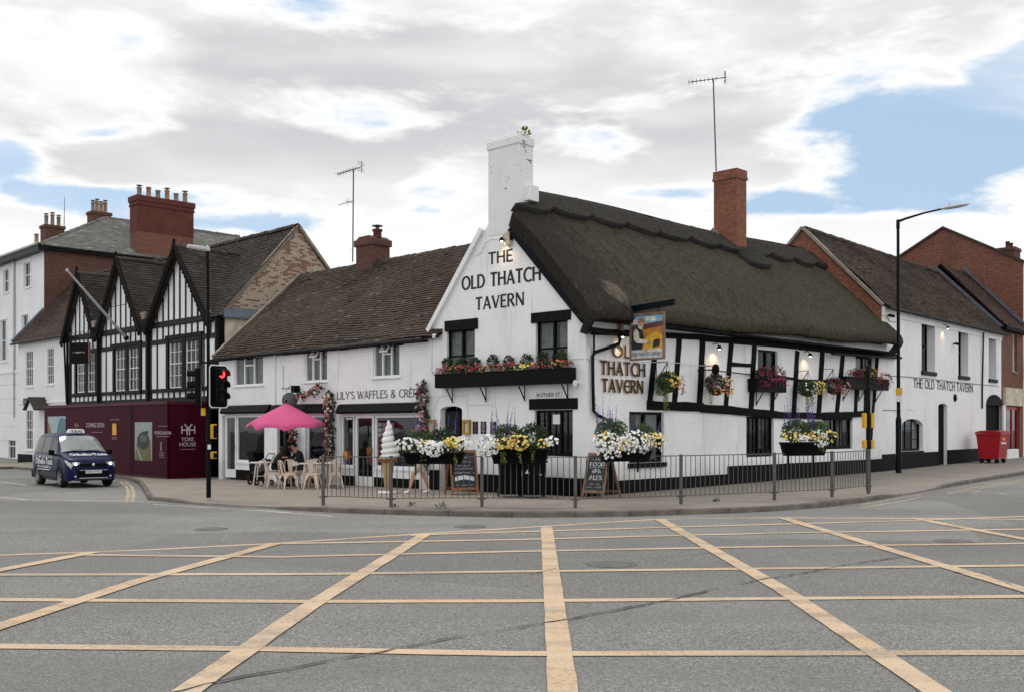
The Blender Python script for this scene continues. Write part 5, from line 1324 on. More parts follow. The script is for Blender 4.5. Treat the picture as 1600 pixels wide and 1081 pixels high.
def build_white_tall():
    T = thing('white_townhouse', 'tall three storey white townhouse with brick side and hipped slate roof', 'house', (W3.W(5, 0).x, W3.W(5, 0).y, 0))
    w = [W3.rect(38, 410, 48.5, 449), W3.rect(6, 421, 15, 457), W3.rect(35, 492, 45, 545), W3.rect(1.5, 500, 11, 564), W3.rect(13, 677, 24, 718)]
    w[4] = (w[4][0], w[4][1], .05, w[4][3])
    mb = MB(); wall(mb, W3, [(0, -.3), (LW3, -.3), (LW3, ZW3), (0, ZW3)], w, .14)
    mb.box(W3.frame(), 0, LW3, 4.95, 5.1, 0, .08)
    for z in (1.1, 1.9, 2.7, 3.5, 4.3): mb.box(W3.frame(), 0, LW3, z, z+.75, 0, .03)
    mb.build('front_wall', M['wrender'], T)
    for i, r in enumerate(w):
        sash(W3, r, T, -.06, 2, 2, sill='white' if i < 4 else None, fw=.05)
        if i < 4:
            q = MB(); q.box(W3.frame(), r[0]-.14, r[0], r[2]-.05, r[3]+.14, 0, .05); q.box(W3.frame(), r[1], r[1]+.14, r[2]-.05, r[3]+.14, 0, .05); q.box(W3.frame(), r[0], r[1], r[3], r[3]+.14, 0, .05); q.build('architrave', M['white'], T)
    B = Facade((TC.x, TC.y), (.72, .69)); DB = 15.0
    m = MB(); m.poly([B.W(0, 0), B.W(DB, 0), B.W(DB, ZW3-.05), B.W(0, ZW3-.05)]); m.build('side_wall', M['brick_d'], T)
    s = MB(); s.box(W3.frame(), -.35, LW3, ZW3-.30, ZW3, -.1, .42); s.box(B.frame(), -.3, DB, ZW3-.20, ZW3-.02, -.02, .25); s.build('eaves_board', M['bmetal'], T)
    g = MB(); g.tube([W3.W(-.3, ZW3+.06, .44), W3.W(LW3, ZW3+.06, .44)], .08, 8); s_ = W3.px(24, 450)[0]; g.tube([W3.W(s_, ZW3, .2), W3.W(s_, ZW3-.5, .07), W3.W(s_, 2.4, .07)], .06, 8); g.build('gutter', M['grey_l'], T)
    # hipped slate roof
    h = 3.1; e = .4; A = W3.W(-e, ZW3, e); Bq = W3.W(LW3+e, ZW3, e); hw = (LW3+2*e)/2; R0 = W3.W(LW3/2, ZW3+h, -hw+e); iv = B.d
    bk0 = A+iv*(DB+e); bk1 = Bq+iv*(DB+e); R1 = R0+iv*(DB-hw)
    r = MB()
    Vs = (R0-A)-iv*((R0-A).dot(iv)); sl = Vs.length
    tile_roof(r, A, iv, DB+e, Vs, sl, .30, .16, lambda u, v: u > v/sl*hw*.98, .02, 4, thick=.008); backing(r, A, iv, DB+e, Vs, sl, [(0, 0), (DB+e, 0), (DB+e, sl), (hw, sl)])
    r.poly([A, Bq, R0]); r.poly([Bq, bk1, R1+iv*hw, R0]); ridge_tiles(r, R0, R0+iv*(DB-hw), .14); ridge_tiles(r, A, R0, .12)
    ro = r.build('roof', M['slate'], T)
    # big stack on the side wall
    c = MB(); a0, a1 = 5.15, 8.55; c.box(B.frame(), a0, a1, 10.6, 13.07, -1.0, .01); st = c.build('chimney_base', M['brick'], ro)
    c = MB(); c.box(B.frame(), a0-.02, a1+.02, 13.05, 14.62, -1.02, .03); c.box(B.frame(), a0-.08, a1+.08, 14.55, 14.62, -1.08, .09); c.box(B.frame(), a0-.10, a1+.10, 14.80, 15.12, -1.1, .11); c.box(B.frame(), a0-.05, a1+.05, 14.62, 14.80, -1.05, .06); ch = c.build('chimney', M['stackred'], ro, bevel=.02)
    for k in range(6):
        pot(T, B.W(a0+.3+(a1-a0-.6)*k/5, 15.1, -.45), .55+.1*(k % 2), .15, 'terracotta' if k % 2 else 'mortar', cowl=(k in (0, 3, 5)))
    # two smaller stacks behind
    for (px_, pyt, pyb, Y, wd, n) in ((82, 354, 372, 64, 1.15, 3), (155, 333, 344, 66, 1.2, 4)):
        p = at(px_, pyb, Y); zt = at(px_, pyt, Y).z; c = MB(); fr = (V((p.x, p.y, 0)), V((.72, .69, 0)), V((0, 0, 1)), V((-.69, .72, 0))); c.box(fr, -wd/2, wd/2, 11.8, zt, -.45, .45); c.box(fr, -wd/2-.06, wd/2+.06, zt-.18, zt, -.51, .51); c.build('chimney', M['brick_d'], ro)
        for k in range(n): pot(T, V((p.x, p.y, zt))+V((.72, .69, 0))*(-wd/2+.2+(wd-.4)*k/(n-1)), .62+.12*(k % 2), .13, 'terracotta' if k % 2 else 'mortar', cowl=True)
    p = at(57, 373, 56); pot(T, V((p.x, p.y, p.z-.25)), .5, .12, 'terracotta')
    m = MB(); m.tube([at(100, 358, 60), at(101, 308, 60)], [.03, .012], 6); tag(m.build('whip_aerial', M['galv']), 'thin whip aerial on the slate roof between two small stacks', 'aerial')
build_white_tall()

# ------------------------------------------------------------------ houses to the right
J = V((13.52, 37.44)); RB = Facade((J.x, J.y), (.656, .755)); LRB = 14.8
def build_right_house():
    T = thing('white_annexe', 'white painted brick house with brown tiled roof right of the thatch', 'house', (RB.W(7, 0).x, RB.W(7, 0).y, .1))
    ups = [RB.rect(1440, 498, 1461, 580), RB.rect(1497.5, 511, 1513, 587), RB.rect(1545, 522, 1556.5, 592)]
    aw = RB.rect(1409, 654, 1442, 704); dr = RB.rect(1466, 630, 1480, 729); ad = RB.rect(1540.5, 616, 1566, 724); dr = (dr[0], dr[1], .1, dr[3]); ad = (ad[0], ad[1], .1, ad[3])
    mb = MB(); ZE = 6.35
    wall(mb, RB, [(0, -.2), (LRB, -.2), (LRB, ZE), (0, ZE)], ups+[aw, dr, ad], .45)
    arch_fill(mb, RB, aw[0], aw[1], aw[3]-.28, aw[3], 0, .2); arch_fill(mb, RB, dr[0], dr[1], dr[3]-.12, dr[3], 0, .2)
    arch_fill(mb, RB, ad[0], ad[1], ad[3]-.5, ad[3], 0, .2)
    mb.box(RB.frame(), 0, LRB, ZE-.42, ZE-.26, 0, .035); mb.box(RB.frame(), 0, LRB, ZE-.26, ZE-.1, 0, .075)
    mb.build('front_wall', M['wb'], T)
    for r in ups:
        window(RB, r, T, -.34, 'black', fw=.07, transom=((r[2]+r[3])/2,), mull=((r[0]+r[1])/2,), sill=(.16, .07, 'black'), curtain=[(.05, .4, .3, 1)])
    window(RB, aw, T, -.16, 'black', fw=.08, cols=3, rows=3, bw=.03, muni='black', sill=(.08, .03, 'black'))
    for r, nm in ((dr, 'door'), (ad, 'archway_door')):
        m = MB(); m.box(RB.frame(), r[0], r[1], .1, r[3], -.20, -.14)
        for k in range(1, 5): m.box(RB.frame(), r[0]+(r[1]-r[0])*k/5-.01, r[0]+(r[1]-r[0])*k/5+.01, .2, r[3]-.2, -.14, -.132)
        d = m.build(nm, M['blackw'], T); k = MB(); k.ball(RB.W(r[0]+.15, 1.3, -.11), .035); k.build('handle', M['galv'], d)
    m = MB(); n = 12
    mm = (ad[0]+ad[1])/2; hh = (ad[1]-ad[0])/2
    m.prism(RB.frame(), [(ad[0], ad[3]-.5)]+[(mm-hh*math.cos(math.pi*k/n), ad[3]-.5+.5*math.sin(math.pi*k/n)) for k in range(1, n)]+[(ad[1], ad[3]-.5)], -.05, .02); m.build('arch_panel', M['plinth'], T)
    for a, b in ((0, dr[0]), (dr[1], ad[0]), (ad[1], LRB)):
        pl = MB(); pl.box(RB.frame(), a, b, -.2, .86+.006*a, -.01, .035); pl.build('plinth', M['plinth'], T)
    # brick gable end seen above the thatch, raised above the roof with a stone-grey coping
    E = Facade((J.x, J.y), (-.755, .656)); HW = 3.07; e = MB()
    e.poly([E.W(0, -.2), E.W(2*HW, -.2), E.W(2*HW, 6.2), E.W(HW, 9.40), E.W(0, 6.2)])
    e.build('end_gable', M['brick_o'], T)
    if E.n.dot(V((-.6, -.7, 0))) < 0: E.n = -E.n
    v = MB(); v.bar(E.W(-.05, 6.30, .0), E.W(HW, 9.52, .0), .22, .10, E.n.cross(V((-.5, .5, .7)))); v.bar(E.W(HW, 9.52, .0), E.W(2*HW, 6.3, .0), .22, .10, E.n.cross(V((-.5, .5, -.7)))); v.build('verge_coping', M['mortar'], T)
    fl = MB(); fl.bar(S.W(LS-.04, 5.05, -.06), S.W(LS-.04, 8.05, -2.6), .10, .16, V((0, 0, 1))); fl.build('mortar_fillet', M['mortar'], T)
    Ni = -RB.n; rise = 9.42-6.3; Vv = Ni*HW+V((0, 0, rise)); SL = Vv.length
    P0 = RB.W(.06, 6.24, .2); r = MB(); L = LRB+.1; tile_roof(r, P0, RB.d, L, Vv, SL+.22, .18, .12, None, .05, 6, thick=.026); backing(r, P0, RB.d, L, Vv, SL+.22)
    top = P0+Vv.normalized()*(SL+.22); r.poly([top, top+RB.d*L, top+RB.d*L+Ni*3-V((0, 0, 3)), top+Ni*3-V((0, 0, 3))]); ridge_tiles(r, top-V((0, 0, .03)), top+RB.d*L-V((0, 0, .03)), .13)
    r.build('roof', M['tile'], T)
    g = MB(); g.tube([RB.W(.1, 6.18, .26), RB.W(LRB, 6.2, .26)], .055, 8); s_ = RB.px(1533, 560)[0]; g.tube([RB.W(s_, 6.1, .1), RB.W(s_, 3.6, .05), RB.W(s_, 2.7, .05)], .04, 6); g.build('gutter', M['greyw'], T)
    cb = MB(); rp = lambda x, y, o=.012: RB.W(*RB.px(x, y, o), o)
    cb.tube([rp(1380, 586), rp(1440, 590), rp(1500, 597), rp(1560, 603)], .012, 5); cb.tube([rp(1380, 640), rp(1402, 641)], .012, 5); cb.tube([rp(1386, 491), rp(1389, 502), rp(1400, 504)], .012, 5); cb.build('wall_cable', M['lens_off'], T)
    q = MB(); a = RB.rect(1419, 627, 1430, 640); q.box(RB.frame(), a[0], a[1], a[2], a[3], 0, .02); q.build('meter_cover', M['wb'], T)
    tx = MB(); a = RB.px(1427, 600); b = RB.px(1520, 605); zt = RB.px(1473, 595.3)[1]; zb = RB.px(1473, 608.8)[1]
    stroke_text(tx, 'THE OLD THATCH TAVERN', RB.W(a[0], zb, .004), RB.d, V((0, 0, 1)), RB.n, zt-zb, b[0]-a[0], stem=.21, flare=.2, serif=.012, align='L')
    tx.build('painted_lettering', M['ink'], T)
    # stepped blue coping where this roof meets the next
    c = MB(); a0 = RB.W(LRB+.05, 6.45, .1); a1 = a0+Vv*1.02; n = 26
    for k in range(n):
        p = a0.lerp(a1, k/n); q = a0.lerp(a1, (k+.85)/n); c.bar(p+V((0, 0, .02)), q+V((0, 0, .10)), .2, .10, Vv.cross(RB.d))
    c.build('stepped_coping', M['lead'], T)
build_right_house()
K0 = RB.W(LRB, 0)
KB = Facade((K0.x, K0.y), (.656, .755))
def build_brick_right():
    T = thing('brick_shop', 'narrow red brick shop with red door beyond the white annexe', 'shop', (KB.W(2, 0).x, KB.W(2, 0).y, .2)); L = 3.75
    w = KB.rect(1582, 522, 1589, 580); sh = (.9, 3.1, .2, 2.85)
    mb = MB(); wall(mb, KB, [(0, -.1), (L, -.1), (L, 6.7), (0, 6.7)], [w, sh], .2); mb.build('front_wall', M['brick'], T)
    window(KB, w, T, -.15, 'white', fw=.05, sill=(.1, .05, 'mortar'))
    window(KB, sh, T, -.1, 'red', fw=.14, mull=(2.1,), glass='glass_s'); 
    m = MB(); m.box(KB.frame(), .3, L-.1, 2.9, 3.75, 0, .12); m.build('fascia', M['cream_render'], T)
    m = MB(); m.box(KB.frame(), .1, .5, .2, 2.9, 0, .08); m.box(KB.frame(), .1, 2.0, .1, .8, .0, .25); m.build('stall_riser', M['wrender'], T)
    Ni = -KB.n; HW = 3.1; Vv = Ni*HW+V((0, 0, 3.3)); SL = Vv.length; P0 = KB.W(.1, 6.6, .25); r = MB(); tile_roof(r, P0, KB.d, L, Vv, SL, .18, .11, None, .03, 9); backing(r, P0, KB.d, L, Vv, SL); top = P0+Vv
    r.poly([top, top+KB.d*L, top+KB.d*L+Ni*3-V((0, 0, 3)), top+Ni*3-V((0, 0, 3))]); r.build('roof', M['tile_r'], T)
    g = MB(); a = KB.W(0.02, 0); E = Facade((a.x, a.y), (-.755, .656)); g.poly([E.W(0, 5), E.W(2*HW, 5), E.W(2*HW, 6.6), E.W(HW, 9.75), E.W(0, 6.6)]); g.build('party_gable', M['brick'], T)
    c = MB(); a0 = KB.W(L, 6.75, .2); a1 = a0+Vv; n = 26
    for k in range(n):
        p = a0.lerp(a1, k/n); q = a0.lerp(a1, (k+.85)/n); c.bar(p+V((0, 0, .05)), q+V((0, 0, .13)), .2, .10, Vv.cross(KB.d))
    c.build('stepped_coping', M['lead'], T)
    s = MB(); s.box(KB.frame(), -.06, L, 6.45, 6.62, 0, .28); s.build('eaves_board', M['blackw'], T)
build_brick_right()
Q0 = KB.W(3.75, 0)
def build_brick_big():
    T = thing('brick_warehouse', 'large red brick building with broad plain gable behind the tiled roofs', 'building', (Q0.x, Q0.y+2, .2))
    E = Facade((Q0.x, Q0.y), (-.755, .656)); HW = 3.9; m = MB(); za, ze = 12.35, 10.2
    m.poly([E.W(0, -.1), E.W(2*HW, -.1), E.W(2*HW, ze), E.W(HW, za), E.W(0, ze)]); F = Facade((Q0.x, Q0.y), (.656, .755))
    m.build('gable_wall', M['brick'], T)
    m = MB(); w1 = (1.5, 2.5, 5.2, 7.2); wall(m, F, [(0.0, -.1), (10, -.1), (10, ze), (0.0, ze)], [w1], .2); m.build('front_wall', M['wrender'], T); sash(F, w1, T, -.08, 2, 2)
    r = MB(); up = V((0, 0, 1)); d = V((.656, .755, 0))
    a = E.W(-.15, ze-.05, .12); b = E.W(HW, za+.06, .12); c = E.W(2*HW+.15, ze-.05, .12)
    for p, q in ((a, b), (b, c)):
        r.add([p, q, q+d*14, p+d*14, p-up*.12, q-up*.12, q+d*14-up*.12, p+d*14-up*.12], [(0, 1, 2, 3), (4, 5, 6, 7), (0, 1, 5, 4), (0, 3, 7, 4)])
    ro = r.build('roof', M['tile_d'], T)
    c = MB(); p = at(1577, 395, 54.2); fr = (V((p.x, p.y, 0)), V((.656, .755, 0)), up, V((-.755, .656, 0))); c.box(fr, -.55, .55, 10.3, at(0, 390, 54.2).z, -.4, .4); c.box(fr, -.6, .6, at(0, 394, 54.2).z, at(0, 389, 54.2).z, -.45, .45); c.build('chimney', M['brick_d'], ro)
    for k in (-.3, .3): pot(T, V((p.x, p.y, at(0, 389.5, 54.2).z))+fr[1]*k, .35, .12, 'stackred')
    m = MB(); s_ = 1.0; m.box((F.W(.3, 4.3, 0), F.n, up, F.d), .1, 1.0, 0, .9, -.04, .04); m.bar(F.W(.3, 5.3, 0), F.W(.3, 5.3, 1.1), .04, .04); tag(m.build('bracket_sign', M['black']), 'black framed projecting sign at the far right end of the street', 'sign')
build_brick_big()
# ------------------------------------------------------------------ plants
def leaf_cloud(mb, c, r, n, size, rnd, axes=None, hollow=.35, up=.3):
    ax = axes or (V((1, 0, 0)), V((0, 1, 0)), V((0, 0, 1))); c = V(c)
    for _ in range(n):
        d = V((rnd.gauss(0, 1), rnd.gauss(0, 1), rnd.gauss(0, 1))).normalized(); k = hollow+(1-hollow)*rnd.random()**.6
        p = c+ax[0]*d.x*r[0]*k+ax[1]*d.y*r[1]*k+ax[2]*d.z*r[2]*k; d = ax[0]*d.x+ax[1]*d.y+ax[2]*d.z
        a = (d+V((rnd.uniform(-.8, .8), rnd.uniform(-.8, .8), rnd.uniform(-.6, .6)+up))).normalized(); b = a.cross(V((rnd.uniform(-1, 1), rnd.uniform(-1, 1), rnd.uniform(-1, 1)))).normalized()
        s = size*rnd.uniform(.6, 1.3); w = s*.36; nrm = a.cross(b)
        mb.add([p, p+a*s*.5+b*w+nrm*s*.08, p+a*s, p+a*s*.5-b*w+nrm*s*.08], [(0, 1, 2), (0, 2, 3)])
def bloom(mb, p, nrm, r, rnd, k=6):
    nrm = nrm.normalized(); a = nrm.orthogonal().normalized(); b = nrm.cross(a); t0 = rnd.uniform(0, 6.28); P = [p]
    for i in range(k*2):
        th = t0+math.pi*i/k; q = r*(1 if i % 2 == 0 else .74)*rnd.uniform(.9, 1.1); P.append(p+a*math.cos(th)*q+b*math.sin(th)*q+nrm*r*.35)
    mb.add(P, [(0, i+1, (i+1) % (2*k)+1) for i in range(2*k)])
def bloom_cloud(mb, c, r, n, size, rnd, face, axes=None):
    ax = axes or (V((1, 0, 0)), V((0, 1, 0)), V((0, 0, 1))); c = V(c)
    for _ in range(n):
        d = V((rnd.gauss(0, 1), rnd.gauss(0, 1), rnd.gauss(0, 1))).normalized()
        if (ax[0]*d.x+ax[1]*d.y+ax[2]*d.z).dot(face) < -.15: d = -d
        k = rnd.gauss(1.0, .12); p = c+ax[0]*d.x*r[0]*k+ax[1]*d.y*r[1]*k+ax[2]*d.z*r[2]*k; d = ax[0]*d.x+ax[1]*d.y+ax[2]*d.z
        bloom(mb, p, d+face*.5+V((rnd.uniform(-.4, .4), rnd.uniform(-.4, .4), rnd.uniform(-.1, .5))), size*rnd.uniform(.75, 1.2), rnd)
def trail(mb, p, l, n, rnd, size=.035, out=V((0, -1, 0))):
    p = V(p)
    for i in range(n):
        q = p+V((rnd.uniform(-.05, .05), 0, 0))+out*rnd.uniform(0, .06); L = l*rnd.uniform(.5, 1); m = int(L/.03)
        for k in range(m):
            q = q+V((rnd.uniform(-.012, .012), rnd.uniform(-.012, .012), -.03)); a = V((rnd.uniform(-1, 1), rnd.uniform(-1, 1), rnd.uniform(-.8, .1))).normalized(); b = a.cross(V((rnd.uniform(-1, 1), .3, rnd.uniform(-1, 1)))).normalized()
            mb.add([q, q+a*size*.5+b*size*.3, q+a*size, q+a*size*.5-b*size*.3], [(0, 1, 2, 3)])
def spike(mb, p, h, rnd, lean=None):
    p = V(p)-V((0, 0, .12)); mb.tube([p, p+V((0, 0, h*.4))], .004, 4); h += .08; t = p+V((rnd.uniform(-.1, .1), rnd.uniform(-.05, .05), h)); 
    for k in range(int(h*130)):
        f = rnd.uniform(0, 1)**.8; q = p.lerp(t, f); a = V((rnd.uniform(-1, 1), rnd.uniform(-1, 1), .5)).normalized(); s = .030*(1.25-f*.75); b = a.cross(V((0, .2, 1))).normalized()
        mb.add([q, q+a*s*.6+b*s*.4, q+a*s*1.3, q+a*s*.6-b*s*.4], [(0, 1, 2, 3)])
PALETTE = {'w': ('white_blossom', 'f_white'), 'y': ('yellow_blossom', 'f_yellow'), 'r': ('red_blossom', 'f_red'), 'o': ('orange_blossom', 'f_orange'), 'p': ('pink_blossom', 'f_pink'), 'm': ('magenta_blossom', 'f_mag'), 'l': ('lavender_blossom', 'f_lav'), 'b': ('blush_blossom', 'f_blush')}
def planting(T, R, N, clumps, seed, leaf='leaf', size=.058, dens=1.9):
    """R along the box, N facing out. clumps: (kind, along, out, z, rx, rz, n)"""
    rnd = random.Random(seed); base = T.location; mbs = {}
    for kind, a, o, z, rx, rz, n in clumps:
        n = int(n*dens) if kind in 'gdG' else (n if kind in 'st' else int(n*.58*max(1, dens/1.9)))
        c = V(base)+R*a+N*o+V((0, 0, z)); ax = (R, N, V((0, 0, 1)))
        if kind in ('g', 'd', 'G'):
            leaf_cloud(mbs.setdefault(kind, MB()), c, (rx, rx*.7 if rx < .28 else .20, rz), n, size*(1.4 if kind == 'G' else 1.0), rnd, ax)
        elif kind == 't': trail(mbs.setdefault('t', MB()), c, rz, n, rnd, .045, N)
        elif kind == 's':
            for k in range(n): spike(mbs.setdefault('l', MB()), c+R*rnd.uniform(-rx, rx)+N*rnd.uniform(-.12, .12), rz*rnd.uniform(.55, 1.05), rnd)
        else:
            leaf_cloud(mbs.setdefault('g', MB()), c, (rx*.92, min(max(rx, .16), .24)*.9, rz*.92), int(n*1.1), .05, rnd, ax, .6)
            bloom_cloud(mbs.setdefault(kind, MB()), c, (rx, min(max(rx, .16), .24), rz), n, .034, rnd, (N+V((0, 0, .35))).normalized(), ax)
    for k, m in mbs.items():
        nm, mm = {'g': ('foliage', leaf), 'd': ('dark_foliage', 'leaf_d'), 'G': ('leafy_foliage', 'leaf'), 't': ('trailing_foliage', 'leaf_l')}.get(k) or PALETTE[k]
        m.build(nm, M[mm], T)
def trough(T, R, N, L, D, hgt, drop=.12, mi='plastic', ends=True):
    m = MB(); base = V(T.location); fr = (base, R, V((0, 0, 1)), N)
    P = []; n = 24
    for (z, kx, ky) in ((0, .86, .8), (.02, .88, .83), (hgt-.05, .985, .97), (hgt-.05, 1.02, 1.04), (hgt, 1.02, 1.04), (hgt, .97, .9), (hgt-.04, .95, .86)):
        for i in range(n):
            th = 2*math.pi*i/n; cx = math.copysign(abs(math.cos(th))**.35, math.cos(th)); cy = math.copysign(abs(math.sin(th))**.45, math.sin(th))
            P.append(base+R*(cx*L/2*kx)+N*(cy*D/2*ky)+V((0, 0, z)))
    F = [(j*n+i, j*n+(i+1) % n, (j+1)*n+(i+1) % n, (j+1)*n+i) for j in range(6) for i in range(n)]
    m.add(P, F, 0, True); m.poly(P[:n][::-1]); m.poly(P[-n:])
    return m.build('trough', M[mi], T)

# ------------------------------------------------------------------ guard rail along the kerb
RAILPX = [(505, 788), (611, 792), (753, 791.5), (899, 793.5), (1064, 787.5), (1210, 781), (1300, 776.5), (1357, 770)]
RP = [ground(x, y, .11) for x, y in RAILPX]
def build_rails():
    for i in range(len(RP)-1):
        a, b = RP[i], RP[i+1]; L = (b-a).length; d = (b-a).normalized()
        where = ['beside the parasol tables, leftmost length', 'in front of the ice cream cone figure', 'in front of the paired black bins', 'in front of the ales chalkboard', 'running along the thatched side wall', 'holding the planter nearest the right end', 'the short end length by the black signal pole'][i]
        T = thing('guard_rail', 'grey steel guard rail, '+where, 'railing', a, 'guard rails along the kerb')
        def post(p, nm='post'):
            m = MB(); m.abox(p.x-.035, p.x+.035, p.y-.035, p.y+.035, p.z-.02, p.z+1.13); m.abox(p.x-.10, p.x+.10, p.y-.02, p.y+.02, p.z+.17, p.z+.195); return m.build(nm, M['galv'], T, bevel=.006)
        post(a)
        if i == len(RP)-2: post(b)
        z1, z0 = 1.10, .20; up = V((0, 0, 1))
        m = MB(); m.bar(a+up*z1, b+up*z1, .045, .02); m.build('top_rail', M['galv'], T)
        m = MB(); m.bar(a+up*z0, b+up*z0, .045, .015); m.build('bottom_rail', M['galv'], T)
        n = int(L/.128); m0 = MB(); q = a.lerp(b, 1/n); m0.tube([q+up*z0, q+up*z1], .0085, 6, caps=False); bar = m0.build('bar', M['galv'], T)
        for k in range(2, n):
            c = bar.copy(); COL.objects.link(c); c.location = bar.location+(b-a)*((k-1)/n)
build_rails()

def planter(label, pxc, pyb, wpx, pyt, rail, clumps, seed, out=0.0):
    a, b = RP[rail], RP[rail+1]; d = (b-a).normalized(); N = V((d.y, -d.x, 0)).normalized()
    r = px_ray(pxc, pyb); k = ((a+N*out)-V((0, 0, H))).dot(N)/r.dot(N); p = V((0, 0, H))+r*k
    L = wpx/1600*p.y/max(.3, d.x); hgt = (pyb-pyt)/1600*p.y
    T = thing('flower_trough', label, 'planter', p, 'flower troughs on the guard rail')
    dh = V((d.x, d.y, 0)).normalized()
    trough(T, dh, N, L, .42, hgt)
    m = MB()
    for s in (-.3, .3): m.bar(p+dh*s*L-N*.1+V((0, 0, .02)), p+dh*s*L-N*.1-V((0, 0, .25)), .04, .03)
    m.build('bracket', M['bmetal'], T)
    planting(T, dh, N, [(k, a_*L/2, o, z+hgt+(.07 if k in 'wyor' else 0), rx*(.92 if k in 'wyor' else 1), rz*(.72 if k in 'wyor' else 1), n) for k, a_, o, z, rx, rz, n in clumps], seed)
planter('black flower trough with white and yellow petunias beside the ice cream cone', 678, 724, 98, 706, 1,
    [('g', -.45, 0, .26, .30, .20, 420), ('d', .25, -.02, .26, .28, .26, 420), ('g', 0, .05, .05, .7, .12, 500), ('w', -.72, .10, .10, .34, .19, 150), ('w', -.02, .18, .02, .30, .22, 190), ('y', -.25, .15, .10, .16, .12, 40), ('y', .66, .14, .14, .24, .16, 70), ('w', .92, .10, .12, .22, .18, 90), ('r', -.3, .2, -.04, .05, .06, 4), ('t', .7, .14, .02, .3, .30, 14), ('t', -.3, .2, 0, .1, .22, 4), ('s', -.55, 0, .35, .15, .62, 4), ('s', .4, 0, .35, .3, .62, 8)], 31)
planter('black flower trough with two round leafy mounds standing over the paired bins', 812, 724, 92, 700, 2,
    [('g', -.38, 0, .26, .33, .26, 560), ('d', .45, 0, .24, .32, .30, 560), ('g', 0, .05, .02, .62, .10, 380), ('w', -1.0, .10, -.02, .28, .30, 170), ('y', -.48, .18, .03, .26, .15, 80), ('y', .04, .18, .06, .24, .22, 110), ('y', .82, .12, .04, .14, .11, 28), ('w', 1.08, .08, .08, .16, .14, 46), ('o', -.3, .2, .10, .2, .1, 22), ('t', -.5, .2, -.04, .2, .32, 12), ('t', .05, .2, -.08, .1, .22, 5), ('t', .5, .22, -.02, .1, .3, 5), ('s', -.5, 0, .42, .35, .62, 8)], 32)
planter('black flower trough mostly white petunias over the ales chalkboard', 977, 720, 82, 703, 3,
    [('g', -.55, 0, .40, .38, .28, 620), ('g', .75, -.02, .32, .28, .24, 420), ('g', 0, .05, .10, .75, .16, 500), ('w', -.80, .16, .04, .36, .36, 250), ('w', .22, .18, .10, .40, .32, 300), ('y', -.28, .16, .05, .22, .16, 60), ('y', -1.0, .1, .22, .22, .16, 50), ('y', .92, .14, .16, .32, .20, 100), ('w', 1.12, .12, .10, .22, .24, 70), ('s', -.75, 0, .55, .28, .66, 9), ('s', .8, 0, .4, .35, .42, 6)], 33)
planter('black flower trough with tall purple spikes near the yellow push button poles', 1256, 711, 76, 690, 5,
    [('g', -.35, 0, .26, .42, .26, 700), ('g', .55, -.02, .26, .40, .24, 700), ('y', -.85, .12, .06, .26, .14, 60), ('w', -.45, .18, .04, .20, .11, 50), ('y', .08, .18, .06, .28, .12, 70), ('w', .48, .18, .0, .20, .26, 90), ('y', 1.0, .12, .06, .22, .20, 60), ('s', -.1, 0, .45, .55, .72, 11), ('t', .5, .2, 0, .15, .25, 6)], 34)

# ------------------------------------------------------------------ wall-mounted flowers on the tavern
def window_box(label, f, x0, x1, ytop, ybot, out, clumps, seed, brackets=(), group='window boxes on the tavern', dep=.30):
    r = f.rect(x0, ytop, x1, ybot, out); s, z = (r[0]+r[1])/2, r[2]; L = r[1]-r[0]; hgt = r[3]-r[2]
    R = f.d if (f.d.x > 0) else -f.d; N = f.n
    T = thing('window_box', label, 'window box', f.W(s, z, out-dep/2), group); b = V(T.location); fr = (b, R, V((0, 0, 1)), N)
    m = MB(); m.box(fr, -L/2, L/2, 0, hgt, -dep/2, dep/2); m.box(fr, -L/2-.015, L/2+.015, hgt-.03, hgt+.005, -dep/2-.0, dep/2+.015); m.build('box', M['black'], T, bevel=.008)
    for k in brackets:
        q = MB(); p = b+R*(k*L/2); q.bar(p-N*(dep/2-.03)-V((0, 0, .0)), p-N*(dep/2-.03)-V((0, 0, .42)), .03, .03); q.bar(p-N*(dep/2-.03)-V((0, 0, .38)), p+N*(dep/2-.04)-V((0, 0, .02)), .025, .025, N); q.build('bracket', M['bmetal'], T)
    planting(T, R, N, [(k, a_*L/2, o, z_+hgt, rx, rz, n) for k, a_, o, z_, rx, rz, n in clumps], seed)
cl = []; rr_ = random.Random(77)
for k, x in enumerate((-.86, -.64, -.42, -.14, .10, .36, .60, .84)): cl.append(('d', x, -.03, .24+rr_.uniform(-.04, .05), .17, .18, 170))
for k in range(16):
    x = -.95+1.9*k/15; cl.append(('g', x, .04, .06, .16, .10, 50)); cl.append(('pror'[k % 4] if k not in (10, 11) else 'y', x, .10, .09+rr_.uniform(-.03, .05), .15, .10, 22))
window_box('long black window box of red and orange flowers across the gable', G, 679, 888, 579, 602, .34, cl, 41, (-.82, -.28, .30, .90))
window_box('black window box spilling dark magenta flowers under the small upper window', S, 1182, 1229, 592, 612, .32, [('d', -.3, .02, .12, .35, .2, 350), ('m', -.5, .16, .02, .34, .30, 190), ('m', .35, .14, .10, .34, .30, 170), ('r', .3, .2, .12, .22, .2, 30), ('m', .8, .1, -.02, .2, .2, 60)], 42, (-.5, .5))
window_box('black window box of magenta and orange flowers nearest the right lamp post', S, 1322, 1389, 590, 608, .42, [('d', 0, .0, .12, .8, .16, 500), ('m', -.6, .14, .12, .40, .16, 120), ('o', -.12, .14, .12, .2, .16, 36), ('o', .1, .14, .22, .22, .14, 34), ('g', .2, .08, .16, .3, .16, 120), ('o', .45, .15, .10, .2, .14, 36), ('m', .85, .12, -.02, .32, .26, 130), ('m', .3, .2, -.08, .2, .14, 40)], 43, (-.8, -.1, .7))
